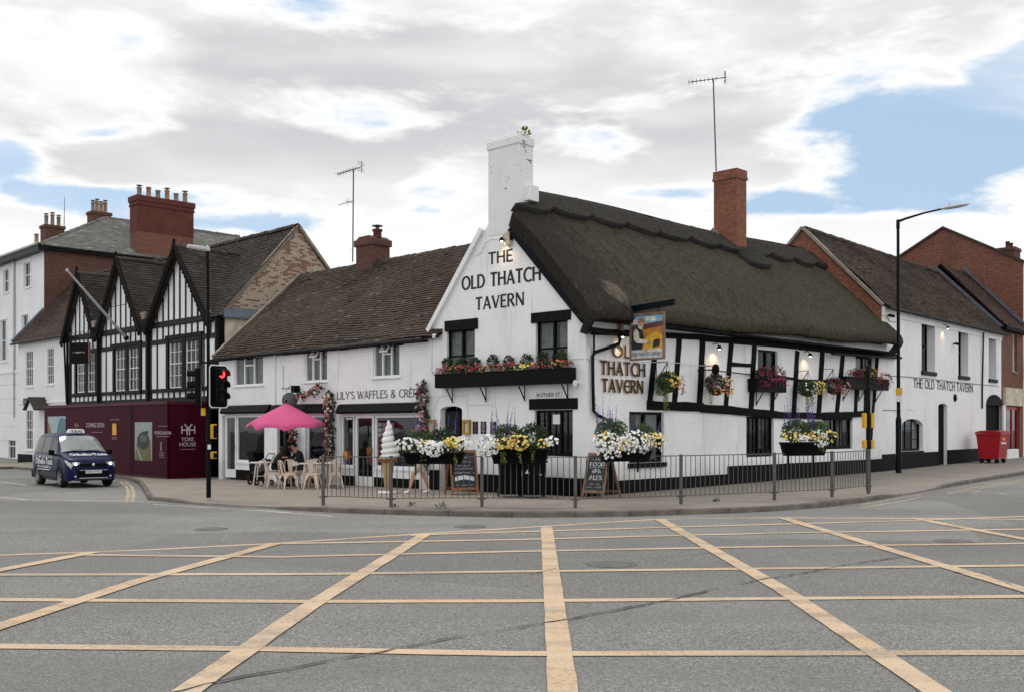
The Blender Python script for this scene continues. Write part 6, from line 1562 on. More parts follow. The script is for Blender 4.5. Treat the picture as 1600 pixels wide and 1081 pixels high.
def basket(label, px, py, clumps, seed, o=.38, r=.21):
    s, z = S.px(px, py, o); T = thing('hanging_basket', label, 'hanging basket', S.W(s, z, o), 'hanging baskets along the timbered wall'); b = V(T.location)
    m = MB(); m.lathe(b, [(.02, -r*.9), (r*.6, -r*.75), (r*.92, -r*.3), (r, 0), (r*.9, .01), (.02, -.02)], 16); m.build('basket', M['coat2'], T)
    ch = MB(); top = b+V((0, 0, .62))
    for k in range(3): ch.tube([b+V((r*math.cos(k*2.1), r*math.sin(k*2.1), 0)), top], .006, 4)
    ch.build('chain', M['galv'], T)
    br = MB(); w = S.W(s, z+.66, .0); w2 = S.W(s, z+.14, .0)
    br.bar(w, b+V((0, 0, .66)), .02, .02); br.bar(w2, b+V((0, 0, .64)), .02, .02, V((0, 0, 1))); br.bar(w+V((0, 0, .06)), w2-V((0, 0, .06)), .03, .02, S.n); br.tube([top, b+V((0, 0, .67))], .01, 4); br.build('bracket', M['bmetal'], T)
    planting(T, S.d, S.n, [(k, a*1.15, o, z, rx*1.2, rz*(1.2 if k != 't' else 1), n) for k, a, o, z, rx, rz, n in clumps], seed, dens=2.6)
basket('hanging basket with yellow flowers and lime green trailers left of the black disc', 1043, 603, [('d', 0, 0, .14, .34, .20, 420), ('y', -.02, .14, .12, .24, .13, 60), ('o', .22, .12, .06, .1, .08, 10), ('p', .42, .05, .10, .14, .18, 20), ('p', .24, .18, -.14, .1, .08, 12), ('g', -.30, .08, .0, .2, .22, 220), ('t', -.26, .12, -.05, .2, .66, 22)], 51)
basket('hanging basket of orange and cream flowers directly below the black disc', 1119, 607, [('d', 0, 0, .12, .38, .24, 480), ('o', .02, .16, -.10, .30, .08, 34), ('b', .1, .16, .16, .30, .12, 24), ('m', -.34, .1, .12, .14, .12, 20), ('m', .0, .2, .02, .2, .12, 18), ('y', .46, .06, .06, .16, .28, 44), ('b', -.14, .2, .0, .12, .06, 10), ('t', -.36, .08, -.08, .1, .40, 8)], 52)
basket('hanging basket of cream flowers with long green trailers, third from the left', 1263, 611, [('d', -.08, 0, .10, .40, .22, 420), ('g', -.1, .1, .06, .34, .18, 200), ('w', -.28, .14, .10, .24, .14, 24), ('y', .28, .12, .14, .26, .18, 80), ('o', .42, .1, .0, .12, .1, 10), ('t', -.25, .1, -.1, .2, .62, 16), ('t', .0, .1, -.1, .2, .5, 14)], 53)
basket('hanging basket of deep pink and apricot flowers, rightmost of the four', 1302, 607, [('d', 0, 0, .10, .36, .22, 420), ('m', -.16, .14, .14, .30, .18, 90), ('p', -.05, .16, .04, .2, .14, 24), ('b', .36, .12, .06, .22, .22, 46), ('o', .30, .14, -.02, .12, .08, 14), ('t', -.2, .1, -.1, .15, .34, 8)], 54)

# ------------------------------------------------------------------ signs and lamps on the tavern
def pub_sign():
    s = 1.29; T = thing('pub_sign', 'gilt framed painted inn sign of a straw-hatted man, hanging from a black beam', 'sign', S.W(s, 3.54, 0))
    fr = (S.W(s, 0, 0), S.n, V((0, 0, 1)), -S.d)      # u out from the wall, w toward the viewer's left front
    m = MB(); m.prism(fr, [(-.1, 4.76), (1.76, 4.86), (1.78, 5.02), (-.1, 4.93)], -.06, .06); m.build('beam', M['bluemetal'], T, bevel=.01)
    m = MB(); m.prism(fr, [(.02, 4.78), (.14, 4.78), (.14, 4.2), (.04, 4.2)], -.05, .05); m.build('brace', M['wood_g'], T)
    a0, a1, z0, z1 = .40, 1.49, 3.55, 4.73
    m = MB()
    for q in ((a0, a1, z0, z0+.05), (a0, a1, z1-.05, z1), (a0, a0+.05, z0+.05, z1-.05), (a1-.05, a1, z0+.05, z1-.05)): m.box(fr, q[0], q[1], q[2], q[3], -.035, .045)
    m.build('frame', M['wood_g'], T, bevel=.006)
    for k in (.55, 1.3):
        m = MB(); m.tube([S.W(s, 4.72, k), S.W(s, 4.86, k)], .015, 6); m.build('hook', M['bmetal'], T)
    p = MB(); x0, x1, y0, y1 = a0+.05, a1-.05, z0+.05, z1-.05; n = [0]
    def poly(pts, mi):
        n[0] += 1; p.poly([fr[0]+fr[1]*(x0+(x1-x0)*u)+fr[2]*(y0+(y1-y0)*v)+fr[3]*(.006+.0016*n[0]) for u, v in pts], mi)
    p.box(fr, x0, x1, y0, y1, -.02, .006, 6)
    poly([(0, .74), (1, .74), (1, 1), (0, 1)], 0); poly([(.45, .88), (.62, .84), (.8, .87), (.72, .96), (.5, .97)], 1); poly([(.03, .82), (.2, .8), (.2, .9), (.06, .92)], 1)
    poly([(0, .66), (1, .72), (1, .84), (.5, .80), (0, .78)], 2); poly([(.3, .20), (1, .20), (1, .72), (.3, .66)], 3); poly([(.36, .20), (1, .2), (1, .5), (.75, .6), (.5, .5), (.4, .35)], 4)
    poly([(0, 0), (1, 0), (1, .2), (0, .2)], 5)
    poly([(.02, .2), (.34, .2), (.40, .48), (.36, .64), (.26, .74), (.12, .68), (.02, .45)], 6)                 # waistcoat
    poly([(.06, .62), (.16, .70), (.24, .62), (.26, .46), (.50, .41), (.54, .36), (.48, .33), (.18, .36), (.08, .44)], 1)  # sleeve
    poly([(.24, .70), (.34, .66), (.38, .74), (.30, .82), (.22, .78)], 1)
    poly([(.24, .76), (.38, .74), (.43, .80), (.40, .86), (.24, .87)], 7); poly([(.18, .845), (.46, .825), (.42, .87), (.38, .93), (.27, .935), (.22, .89)], 8)
    poly([(.49, .33), (.60, .32), (.66, .37), (.56, .41)], 7); poly([(.70, .24), (.90, .26), (.91, .43), (.72, .41)], 6)
    cols = [('paint_sky', (.20, .38, .52)), ('paint_white', (.60, .56, .48)), ('paint_plum', (.10, .045, .05)), ('paint_amber', (.42, .16, .03)), ('paint_straw', (.58, .34, .04)), ('paint_pale', (.55, .55, .56)), ('paint_dark', (.022, .026, .028)), ('paint_flesh', (.42, .22, .14)), ('paint_hat', (.28, .15, .07))]
    pa = p.build('painted_panel', [mat(a, c, .5, var=.22, vs=9) for a, c in cols], T)
    t = MB(); stroke_text(t, 'OLD THATCH TAVERN', fr[0]+fr[1]*((x0+x1)/2)+fr[2]*(y0+.06), fr[1], fr[2], fr[3], .085, (x1-x0)*.92, stem=.13, depth=.05)
    stroke_text(t, 'THE', fr[0]+fr[1]*((x0+x1)/2)+fr[2]*(y0+.165), fr[1], fr[2], fr[3], .04, .1, stem=.13, depth=.05); t.build('lettering', M['ink'], pa)
pub_sign()
def flat_sign(name, label, cat, f, x0, y0, x1, y1, m_, group=None, o=.03, frame=None):
    r = f.rect(x0, y0, x1, y1); m = MB(); m.box(f.frame(), r[0], r[1], r[2], r[3], 0.002, o); b = m.build(name, M[m_]); tag(b, label, cat, group); return b, r
def street_name():
    b, r = flat_sign('street_sign', 'white street name plate reading ROTHER ST above the lower gable window', 'sign', G, 838, 611, 878, 622, 'paper', o=.022)
    m = MB(); font_text(m, 'ROTHER ST', G.W((r[0]+r[1])/2, r[2]+.04, 0), -G.d, V((0, 0, 1)), G.n, r[3]-r[2]-.08, (r[1]-r[0])*.90, .026, bold=.012); m.build('lettering', M['ink'], b)
street_name()
def menus():
    for x0, x1, lab in ((670, 682, 'gold framed menu case left of the tavern door'), (725.5, 736.5, 'gold framed menu case right of the tavern door')):
        r = G.rect(x0, 655, x1, 678); T = thing('menu_case', lab, 'menu case', G.W((r[0]+r[1])/2, r[2], 0), 'menu cases by the tavern door'); fr = G.frame(); a, b, c, d = r
        m = MB()
        for q in ((a, b, c, c+.07), (a, b, d-.07, d), (a, a+.06, c+.07, d-.07), (b-.06, b, c+.07, d-.07)): m.box(fr, *q, 0.002, .09)
        m.build('frame', M['gold'], T, bevel=.006); m = MB(); m.box(fr, a+.06, b-.06, c+.07, d-.07, .002, .03); pg = m.build('menu_page', M['paper'], T)
        m = MB()
        for k in range(7): m.box(fr, a+.10, b-.10, c+.11+k*(d-c-.2)/7, c+.116+k*(d-c-.2)/7, .03, .032)
        m.build('print', M['ink_grey'], pg)
    for i, (x0, x1, lab) in enumerate(((739, 747, 'small dark poster with purple print nearest the menu case'), (751.5, 760, 'small black poster in the middle of the row of three'), (766.5, 775, 'small black poster with grey print nearest the purple spikes'))):
        b, r = flat_sign('poster', lab, 'poster', G, x0, 658, x1, 677, 'plastic', 'posters on the gable wall', .015)
        m = MB(); rnd = random.Random(i); n = 9
        for k in range(n):
            z = r[2]+(r[3]-r[2])*(k+.7)/(n+.6); w = rnd.uniform(.3, .85)*(r[1]-r[0])/2; c = (r[0]+r[1])/2; m.box(G.frame(), c-w, c+w, z, z+.012, .015, .0165, 1 if i == 0 and k % 3 == 0 else 0)
        m.build('print', [M['dim_print'] if i == 0 else M['pale_print'], M['f_lav']], b)
menus()
def wall_lamp(label, f, px, py, power, o=.22, style='spot'):
    s, z = f.px(px, py, o); T = thing('wall_light', label, 'wall light', f.W(s, z, 0), 'lit lamps on the white walls')
    m = MB(); m.tube([f.W(s, z+.16, .0), f.W(s, z+.18, o*.6), f.W(s, z+.08, o)], .014, 6); m.lathe(f.W(s, z+.10, o), [(.02, .02), (.05, 0), (.075, -.09), (.06, -.085)], 12); m.build('fitting', M['bmetal'], T)
    m = MB(); m.ball(f.W(s, z+.02, o), .035); m.build('bulb', M['lamp_on'], T)
    ld = bpy.data.lights.new('lamp_light', 'SPOT'); ld.energy = power; ld.color = (1, .66, .32); ld.spot_size = math.radians(120); ld.spot_blend = .8; ld.shadow_soft_size = .03
    lo = bpy.data.objects.new('lamp_light', ld); COL.objects.link(lo); lo.parent = T; lo.location = f.W(s, z-.02, o)-V(T.location)
    lo.rotation_euler = (f.n*.35+V((0, 0, 1))).to_track_quat('Z', 'Y').to_euler()
wall_lamp('lit wall lamp high under the white chimney', G, 784, 378, 9)
wall_lamp('lit wall lamp over the raised gilt letters', S, 973, 527, 11); wall_lamp('lit wall lamp above the black disc', S, 1124, 546, 9); wall_lamp('lit wall lamp between the last two hanging baskets', S, 1266, 557, 9)
wall_lamp('lit wall lamp over the far painted lettering', RB, 1481, 514, 7)
def fixtures():
    def cam_box(label, f, x, y, m_='cabinet_w', k=1.0):
        s, z = f.px(x, y, .15); T = thing('security_camera', label, 'camera', f.W(s, z, 0), 'security cameras'); m = MB(); m.tube([f.W(s, z, 0), f.W(s, z, .12)], .03*k, 8); m.build('mount', M[m_], T); m = MB(); m.bar(f.W(s+.05, z+.02, .08), f.W(s-.10*k, z-.05, .30*k), .09*k, .09*k); m.build('camera_body', M[m_], T)
    cam_box('white camera under the left eave of the gable', G, 680, 524)
    cam_box('pale round alarm camera near the gable corner', G, 899, 597)
    cam_box('dark camera beside the far lit lamp', RB, 1495, 537, 'bmetal'); cam_box('dark camera at the left end of the annexe', RB, 1392, 493, 'bmetal')
    s, z = G.px(793, 373, .1); m = MB(); m.box(G.frame(), s-.10, s+.08, z-.18, z+.17, .0, .16); T = m.build('alarm_box', M['cream_render'], None, bevel=.01); tag(T, 'cream bell box beside the lit lamp under the chimney', 'alarm box')
    m = MB(); m.box(G.frame(), s-.13, s-.105, z-.05, z+.15, .02, .12); m.build('cover', M['black'], T)
    s, z = S.px(1119, 577, .62); T = thing('disc_sign', 'round black projecting disc on an iron arm above a hanging basket', 'sign', S.W(s, z, .0)); m = MB(); c = S.W(s, z, .6); ax = (V((-.2, -1, 0))).normalized(); ax = (S.d+S.n*.45).normalized(); m.lathe(c-ax*.03, [(0, 0), (.15, 0), (.16, .03), (.15, .06), (0, .06)], 24, 0, ax); m.build('disc', M['plinth'], T)
    m = MB(); m.bar(S.W(s, z, .36), S.W(s+2.9, z-.02, .02), .03, .03); m.bar(S.W(s, z, .62), S.W(s, z, .0), .03, .03); m.build('arm', M['bmetal'], T)
    s, z = RB.px(1493.5, 621, .05); m = MB(); m.lathe(RB.W(s, z, 0), [(0, .08), (.14, .06), (.17, 0)], 14, 0, RB.n); tag(m.build('wall_vent', M['black']), 'small black round vent on the annexe wall', 'vent')
    # weed on the white chimney
    m = MB(); rnd = random.Random(3); p = G.W(2.42, 9.68, -.3); leaf_cloud(m, p+V((0, 0, .08)), (.16, .12, .10), 26, .14, rnd, up=.8); tag(m.build('weed', M['leaf_l']), 'weed sprouting from the top of the white chimney', 'plant')
fixtures()
# ------------------------------------------------------------------ poles and signals
UP = V((0, 0, 1))
def frame_at(p, yaw_dir):
    """frame with +x = right of facing dir, y = up, z = facing"""
    f = V((yaw_dir[0], yaw_dir[1], 0)).normalized(); return (V(p), V((-f.y, f.x, 0)), UP, f)
def signals_left():
    p = ground(326, 777, .10); Y = p.y
    T = thing('street_lamp', 'slim dark street lamp column carrying the red traffic light', 'street lamp', p)
    zt = at(0, 391, Y).z
    m = MB(); m.tube([p, p+UP*2.3], .062, 12); m.tube([p+UP*2.28, V((p.x-.03, p.y, zt))], [.048, .04], 10); m.build('column', M['bluemetal'], T)
    h = MB(); a = V((p.x-.03, p.y, zt)); d = V((-.72, -.69, 0)); h.tube([a-d*.05, a+d*.12+UP*.02, a+d*.55+UP*.03], [.05, .07, .05], 8); h.lathe(a+UP*.0, [(0, .14), (.06, .06), (.07, -.02)], 10); h.build('lantern', M['grey_l'], T)
    L = thing('traffic_light', 'traffic light showing red with white edged backing board on the left lamp column', 'traffic light', p+UP*2.0)
    zc0, zc1 = at(0, 637, Y).z, at(0, 570, Y).z
    # seen obliquely: this head looks across to the right
    def head(off, fd, lit, mi_edge):
        fr = frame_at(V((p.x, p.y, 0))+off, fd); w = .30
        m = MB(); z0, z1 = zc0, zc1
        pts = [(-w+.06, z0), (w-.06, z0), (w, z0+.06), (w, z1-.06), (w-.06, z1), (-w+.06, z1), (-w, z1-.06), (-w, z0+.06)]
        m.prism(fr, pts, -.012, .008); b = m.build('backing_board', M['plastic'], L)
        if mi_edge:
            e = MB(); n = len(pts); ins = [(x*.90, (y-(z0+z1)/2)*.955+(z0+z1)/2) for x, y in pts]
            for i in range(n):
                j = (i+1) % n; e.poly([fr[0]+fr[1]*q[0]+fr[2]*q[1]+fr[3]*.011 for q in (pts[i], pts[j], ins[j], ins[i])])
            e.build('white_border', M['white'], b)
        c = MB(); c.box(fr, -.16, .16, z0+.08, z1-.08, .0, .14); hd = c.build('signal_head', M['plastic'], L, bevel=.02)
        for k in range(3):
            z = z1-.24-k*.295; q = fr[0]+fr[2]*z+fr[3]*.142
            l = MB(); l.lathe(q, [(0, .02), (.07, .012), (.10, 0)], 16, 0, fr[3]); l.build('lens', M['red_on' if (k == 0 and lit) else 'lens_off'], hd)
            v = MB(); n = 14
            P = [q+(fr[1]*math.cos(t)+fr[2]*math.sin(t))*.118+fr[3]*dd for dd in (0, .20) for t in [math.radians(-25+230*i/n) for i in range(n+1)]]
            v.add(P, [(i, i+1, n+2+i, n+1+i) for i in range(n)], 0, True); v.build('visor', M['plastic'], hd)
    head(V((.27, -.05, 0)), (.80, -.60), True, True); head(V((-.22, .05, 0)), (-.97, -.25), False, False)
    m = MB(); m.bar(V((p.x-.2, p.y, zc1+.06)), V((p.x+.28, p.y-.04, zc1+.06)), .05, .05); m.lathe(V((p.x+.1, p.y, zc1+.02)), [(.06, 0), (.06, .12), (0, .14)], 10); m.bar(V((p.x-.2, p.y, zc0-.02)), V((p.x+.28, p.y-.04, zc0-.02)), .05, .04); m.build('bracket', M['bmetal'], L)
    for (y0, y1) in ((662, 685), (705, 716)):
        m = MB(); z0, z1 = at(0, y1, Y).z, at(0, y0, Y).z; m.box(frame_at(V((p.x+.13, p.y-.02, 0)), (.5, -.86)), -.075, .075, z0, z1, -.08, .06); b = m.build('push_button_box', M['yellowbox'], L, bevel=.012)
        m = MB(); m.box(frame_at(V((p.x+.15, p.y-.02, 0)), (.7, -.7)), -.05, .06, z0+.03, z1-.03, .05, .085); m.build('push_panel', M['black'], b)
    m = MB(); z0, z1 = at(0, 649, Y).z, at(0, 637, Y).z; m.box(frame_at(V((p.x-.12, p.y, 0)), (-.2, -1)), -.06, .06, z0, z1, -.08, .06); m.build('yellow_box', M['yellowbox'], L, bevel=.01)
    m = MB(); z = at(0, 700, Y).z; m.box(frame_at(V((p.x, p.y, 0)), (.2, -1)), -.02, .06, z-.02, z+.10, .06, .075); m.build('sticker', M['paper'], L)
    p = ground(1357, 767, .12); Y = p.y
    L = thing('signal_pole', 'black signal pole with paired yellow push button boxes at the rail end', 'signal pole', p)
    m = MB(); m.tube([p, V((p.x-.01, p.y, at(0, 572, Y).z))], .058, 12); m.lathe(V((p.x-.01, p.y, at(0, 572, Y).z)), [(.058, 0), (.03, .05), (0, .06)], 12); m.build('pole', M['bmetal'], L)
    for (y0, y1) in ((645, 668), (687, 700)):
        for s in (-1, 1):
            m = MB(); z0, z1 = at(0, y1, Y).z, at(0, y0, Y).z; m.box(frame_at(V((p.x+s*.10, p.y+.02, 0)), (0, 1)), -.04, .04, z0, z1, -.08, .1); m.build('push_button_box', M['yellowbox'], L, bevel=.012)
    p = ground(1404, 738, .12); Y = p.y
    T = thing('street_lamp', 'tall black street lamp with curved arm and grey lantern by the annexe', 'street lamp', p)
    zt = at(0, 345, Y).z; zs = at(0, 655, Y).z
    m = MB(); m.tube([p, V((p.x, p.y, zs)), V((p.x, p.y, zs+.14))], [.10, .10, .06], 14); m.tube([V((p.x, p.y, zs+.13)), V((p.x-.02, p.y, zt))], [.065, .05], 12); m.lathe(V((p.x-.02, p.y, zt)), [(.05, -.3), (.062, -.28), (.062, .02), (0, .05)], 12); col = m.build('column', M['bmetal'], T)
    d = V((D2.y, -D2.x, 0)).normalized(); a = V((p.x, p.y, zt-.03)); e = a+d*1.62+UP*.22
    m = MB(); m.tube([a, a+d*.25+UP*.06, a+d*.9+UP*.16, e], [.05, .045, .035, .03], 10); m.build('arm', M['bmetal'], T)
    m = MB(); n = 12
    sec = [(-.12, .03, .03), (.0, .06, .05), (.15, .10, .065), (.45, .12, .06), (.70, .09, .045), (.80, .02, .02)]; P = []
    sd_ = d.cross(UP)
    for (t, w, h) in sec:
        for k in range(n): th = 2*math.pi*k/n; P.append(e+d*t+UP*(t*.02+math.sin(th)*h)+sd_*math.cos(th)*w)
    m.add(P, [(i*n+k, i*n+(k+1) % n, (i+1)*n+(k+1) % n, (i+1)*n+k) for i in range(len(sec)-1) for k in range(n)], 0, True); m.lathe(e+d*.15+UP*.06, [(.04, 0), (.04, .09), (0, .10)], 8); m.build('lantern', M['grey_l'], T)
    m = MB(); z = at(0, 612, Y).z; m.box(frame_at(V((p.x, p.y, 0)), (-.3, -1)), -.10, .12, z-.10, z+.14, .05, .12); m.build('yellow_plate', M['yellowbox'], T); m = MB(); m.box(frame_at(V((p.x, p.y, 0)), (-.3, -1)), -.09, .11, z-.34, z-.11, .05, .10); m.build('white_plate', M['paper'], T)
signals_left()

# ------------------------------------------------------------------ street furniture
def wheelie(label, p, fd, k=1.0, group='black wheelie bins', prints=()):
    T = thing('wheelie_bin', label, 'wheelie bin', p, group); fr = frame_at(p, fd); m = MB(); w, d, h = .29*k, .32*k, .98*k
    P = []
    for z, a, b in ((.08, .80, .74), (h, 1, 1)):
        for x, y in ((-1, -1), (1, -1), (1, 1), (-1, 1)): P.append(fr[0]+fr[1]*x*w*a+fr[3]*(y*d*b)+fr[2]*z)
    m.add(P, [(0, 1, 2, 3), (4, 5, 6, 7), (0, 1, 5, 4), (1, 2, 6, 5), (2, 3, 7, 6), (3, 0, 4, 7)]); m.box(fr, -w-.03, w+.03, h-.10, h-.04, -d-.03, d+.03)
    m.build('body', M['plastic'], T, bevel=.012)
    m = MB(); m.prism((fr[0], fr[3], fr[2], fr[1]), [(-d-.06, h), (d+.05, h), (d+.05, h+.04), (d*.4, h+.10), (-d*.6, h+.10), (-d-.06, h+.06)], -w-.035, w+.035); m.tube([fr[0]-fr[3]*(d+.08)+fr[1]*-w*.8+UP*h, fr[0]-fr[3]*(d+.08)+fr[1]*w*.8+UP*h], .02, 8); m.build('lid', M['plastic'], T, bevel=.012)
    for s in (-1, 1):
        m = MB(); c = fr[0]-fr[3]*(d-.05)+fr[1]*s*(w-.02)+UP*.10; m.lathe(c-fr[1]*.03, [(.0, 0), (.085, 0), (.10, .015), (.10, .045), (.085, .06), (0, .06)], 18, 0, fr[1]); m.build('wheel', M['dark'], T)
    for kind, x, z in prints:
        m = MB()
        if kind == 't': m.poly([fr[0]+fr[1]*(x+a)+fr[2]*(z+b)+fr[3]*(d*.96+.004) for a, b in ((-.05, 0), (.05, 0), (0, .10))])
        else: m.poly([fr[0]+fr[1]*(x+a)+fr[2]*(z+b)+fr[3]*(d*.96+.004) for a, b in ((-.05, 0), (.05, 0), (.05, .025), (-.05, .025))])
        m.build('sticker', M['chalkw'], T)
    return T
q = ground(797, 776, .10); wheelie('black bin on the left of the pair, behind the rail below the leafy trough', q, (.10, -1), 1.0, prints=())
q = ground(834, 777, .10); wheelie('black bin with a small white triangle, on the right of the pair', q, (.05, -1), 1.0, prints=(('t', -.18, .62), ('r', .12, .58)))
q = ground(404, 750, .11); wheelie('black bin standing by the left shop window near the parasol', q, (.55, -.83), .98)
q = ground(417, 745, .11); wheelie('taller black bin half hidden behind another by the left shop', q, (.55, -.83), 1.12)

def aboard(label, foot_l, foot_r, top_l, top_r, spread, lines, board='chalk', wood='wood'):
    """sandwich board: front leaf corners given on the ground and in the air, rear leaf leans away by spread"""
    c = (foot_l+foot_r+spread)/2 if False else (foot_l+foot_r)/2+spread/2
    T = thing('sandwich_board', label, 'sandwich board', c); r = (foot_r-foot_l).normalized(); upv = ((top_l+top_r)/2-(foot_l+foot_r)/2); Ht = upv.length; upv.normalize(); n = r.cross(upv).normalized(); w = (foot_r-foot_l).length
    fr = (foot_l, r, upv, n)
    def leaf(fr, nm, front):
        m = MB(); m.box(fr, 0, .055, 0, Ht, -.02, .02); m.box(fr, w-.055, w, 0, Ht, -.02, .02); m.box(fr, .055, w-.055, .14, .21, -.018, .018); m.box(fr, .055, w-.055, Ht-.07, Ht, -.018, .018)
        b = m.build(nm, M[wood], T); m = MB(); m.box(fr, .055, w-.055, .21, Ht-.07, -.008, .008); bd = m.build('chalk_panel', M[board if front else 'dark'], b)
        return bd
    bd = leaf(fr, 'front_leaf', True)
    foot2 = foot_l+spread; top2 = top_l-n*.05; u2 = (top2-foot2).normalized(); fr2 = (foot2, r, u2, r.cross(u2).normalized()); leaf(fr2, 'rear_leaf', False)
    m = MB()
    for txt, v, hh, ww, kind in lines:
        o = foot_l+r*(w/2)+upv*(.21+(Ht-.28)*v)
        if kind == 'f': font_text(m, txt, o, r, upv, n, hh, ww*(w-.13), .012, bold=.01)
        elif kind == 's': stroke_text(m, txt, o, r, upv, n, hh, ww*(w-.13), stem=.2, depth=.012, serif=.08)
        elif kind == 'q':
            rq = random.Random(int(v*1000)); x = -ww*(w-.13)/2
            while x < ww*(w-.13)/2:
                k = rq.uniform(.012, .03); hh_ = hh*rq.uniform(.5, 1); 
                if rq.random() > .16:
                    m.tube([o+r*x+upv*0+n*.014, o+r*(x+k*.4)+upv*hh_+n*.014, o+r*(x+k*.7)+upv*hh_*.4+n*.014, o+r*(x+k)+upv*hh_*.9*rq.random()+n*.014], .0035, 4)
                x += k+.008
        elif kind == 'l': m.poly([o+r*a+upv*b+n*.012 for a, b in ((-ww*(w-.13)/2, 0), (ww*(w-.13)/2, 0), (ww*(w-.13)/2, hh), (-ww*(w-.13)/2, hh))])
        elif kind == 'b':
            W_ = ww*(w-.13)/2; m.poly([o+r*a+upv*b+n*.012 for a, b in ((-W_, .02), (-W_*.6, .05), (0, .075), (W_*.6, .05), (W_, .02), (W_, .02+hh), (W_*.6, .05+hh), (0, .075+hh), (-W_*.6, .05+hh), (-W_, .02+hh))])
        elif kind == 'h':
            for k in range(3): m.poly([o+r*(math.cos(t)*(.05+.035*k))+upv*(math.sin(t)*(.05+.03*k))+n*.012 for t in [math.pi*i/10 for i in range(11)]]+[o+r*(math.cos(t)*(.035+.035*k))+upv*(math.sin(t)*(.035+.03*k))+n*.012 for t in [math.pi*i/10 for i in range(10, -1, -1)]])
    m.build('chalk_lettering', M['chalkw'], bd)
g = ground
fl, frr = g(706, 773, .1), g(748, 776, .1)
fl = V((fl.x, fl.y-.1, fl.z)); frr = V((fl.x+.72, fl.y+.08, fl.z)); fl = V((frr.x-.70, fl.y-.12, fl.z))
lean = V((-.10, .33, 1.18))
aboard('wooden chalkboard with white banner lettering between cone figure and paired bins', fl, frr, fl+lean, frr+lean, V((-.26, .72, 0)),
       [('', .84, .06, .3, 'q'), ('', .72, .05, .75, 'q'), ('', .60, .045, .5, 'q'), ('', .52, .045, .8, 'q'), ('', .40, .055, .86, 'q'), ('', .16, .11, .86, 'b'), ('', .06, .035, .8, 'q')])
fl = g(908, 778, .1); frr = V((fl.x+.52, fl.y-.30, fl.z)); lean = V((.20, .22, 1.12))
aboard('worn wooden chalkboard advertising food and ales at the tavern corner', fl, frr, fl+lean, frr+lean, V((.50, .55, 0)),
       [('', .86, .07, .7, 'q'), ('FOOD', .69, .10, .86, 's'), ('', .645, .008, .9, 'l'), ('', .49, .1, .4, 'h'), ('ALES', .30, .11, .72, 's'), ('', .16, .045, .6, 'q'), ('', .07, .05, .8, 'q')], wood='wood_g')

def ice_cream():
    p = g(606, 770, .09); Y = p.y; T = thing('ice_cream_figure', 'giant ice cream cone figure with twisted white swirl outside the waffle shop', 'ice cream cone', p)
    m = MB(); m.lathe(p, [(0, .0), (.20, 0), (.22, .03), (.20, .06), (.07, .07), (.07, .12), (.09, .14), (.125, .45), (.18, .82), (.205, .90)], 24); m.build('wafer_cone', M['peb'], T)
    m = MB(); m.lathe(p, [(.0, .005), (.27, .005), (.28, .03), (.24, .06), (0, .065)], 20); m.build('base', M['cream'], T)
    m = MB(); m.lathe(p, [(.20, .85), (.255, .88), (.265, .97), (.24, 1.0), (.15, 1.0)], 24); m.build('cone_rim', M['wood'], T)
    z0, z1 = .97, at(0, 656, Y).z-p.z; NU, NV = 64, 110
    def sw(u, v):
        th = 2*math.pi*u; z = z0+(z1-z0)*v; R = .30*(1-v)**.72+.012
        ph = v*6.6-u; f = ph-math.floor(ph); R *= (.74+.30*math.sin(math.pi*f)**.55); R *= 1+.05*math.sin(th*16+v*70)
        return p+V((math.cos(th)*R+.02*math.sin(v*9), math.sin(th)*R, z))
    P = [sw(i/NU, j/NV) for j in range(NV+1) for i in range(NU)]
    for mi, nm, lo, hi in ((0, 'white_swirl', -1, .86), (1, 'berry_swirl', .86, 2)):
        m = MB(); F = []
        for j in range(NV):
            for i in range(NU):
                th = 2*math.pi*(i+.5)/NU; s = -math.cos(th-.35)
                if lo <= s < hi: F.append((j*NU+i, j*NU+(i+1) % NU, (j+1)*NU+(i+1) % NU, (j+1)*NU+i))
        m.add(P, F, 0, True); m.build(nm, M['cream' if mi == 0 else 'choc'], T)
ice_cream()

def parasol():
    p = g(447, 757, .10); p = V((p.x, 32.2, p.z)); p.x = (447-800)/1600*p.y; p.z = pave_z(p.x, p.y)
    T = thing('parasol', 'open pink parasol over the cafe tables', 'parasol', p); za, zr, R = at(0, 629, p.y).z-p.z, at(0, 664.5, p.y).z-p.z, 1.30
    m = MB(); NR, K = 64, 10
    def can(u, v):
        th = 2*math.pi*u+.2; ph = (u*8) % 1; sag = math.sin(math.pi*ph)
        r = R*v*(1-.10*sag*v); z = za+(zr-za)*(v**.97)
        z += .03*sag*v*v-.06*(1-sag)*v**4*(1+.8*math.sin(th*1.5+2)); z += .05*math.sin(th*2+1)*v
        if v > .95: z -= .05*(v-.95)/.05; r = R*.95*(1-.10*sag*.95)+.01
        return p+V((math.cos(th)*r, math.sin(th)*r, z))
    m.grid(can, NR, 14, 0, True, True); cn = m.build('canopy', M['pink'], T)
    m = MB()
    for k in range(8): m.tube([can(k/8, .02)-UP*.03, can(k/8, .5)-UP*.03, can(k/8, .92)-UP*.03], .01, 5)
    m.build('ribs_frame', M['bmetal'], T)
    m = MB(); m.tube([p, p+UP*(za+.04)], .022, 8); m.ball(p+UP*(za+.07), .035); m.build('pole', M['bmetal'], T)
    m = MB(); m.lathe(p, [(0, 0), (.26, 0), (.26, .05), (.05, .08), (.04, .3), (0, .3)], 20); m.build('base', M['bmetal'], T)
parasol()

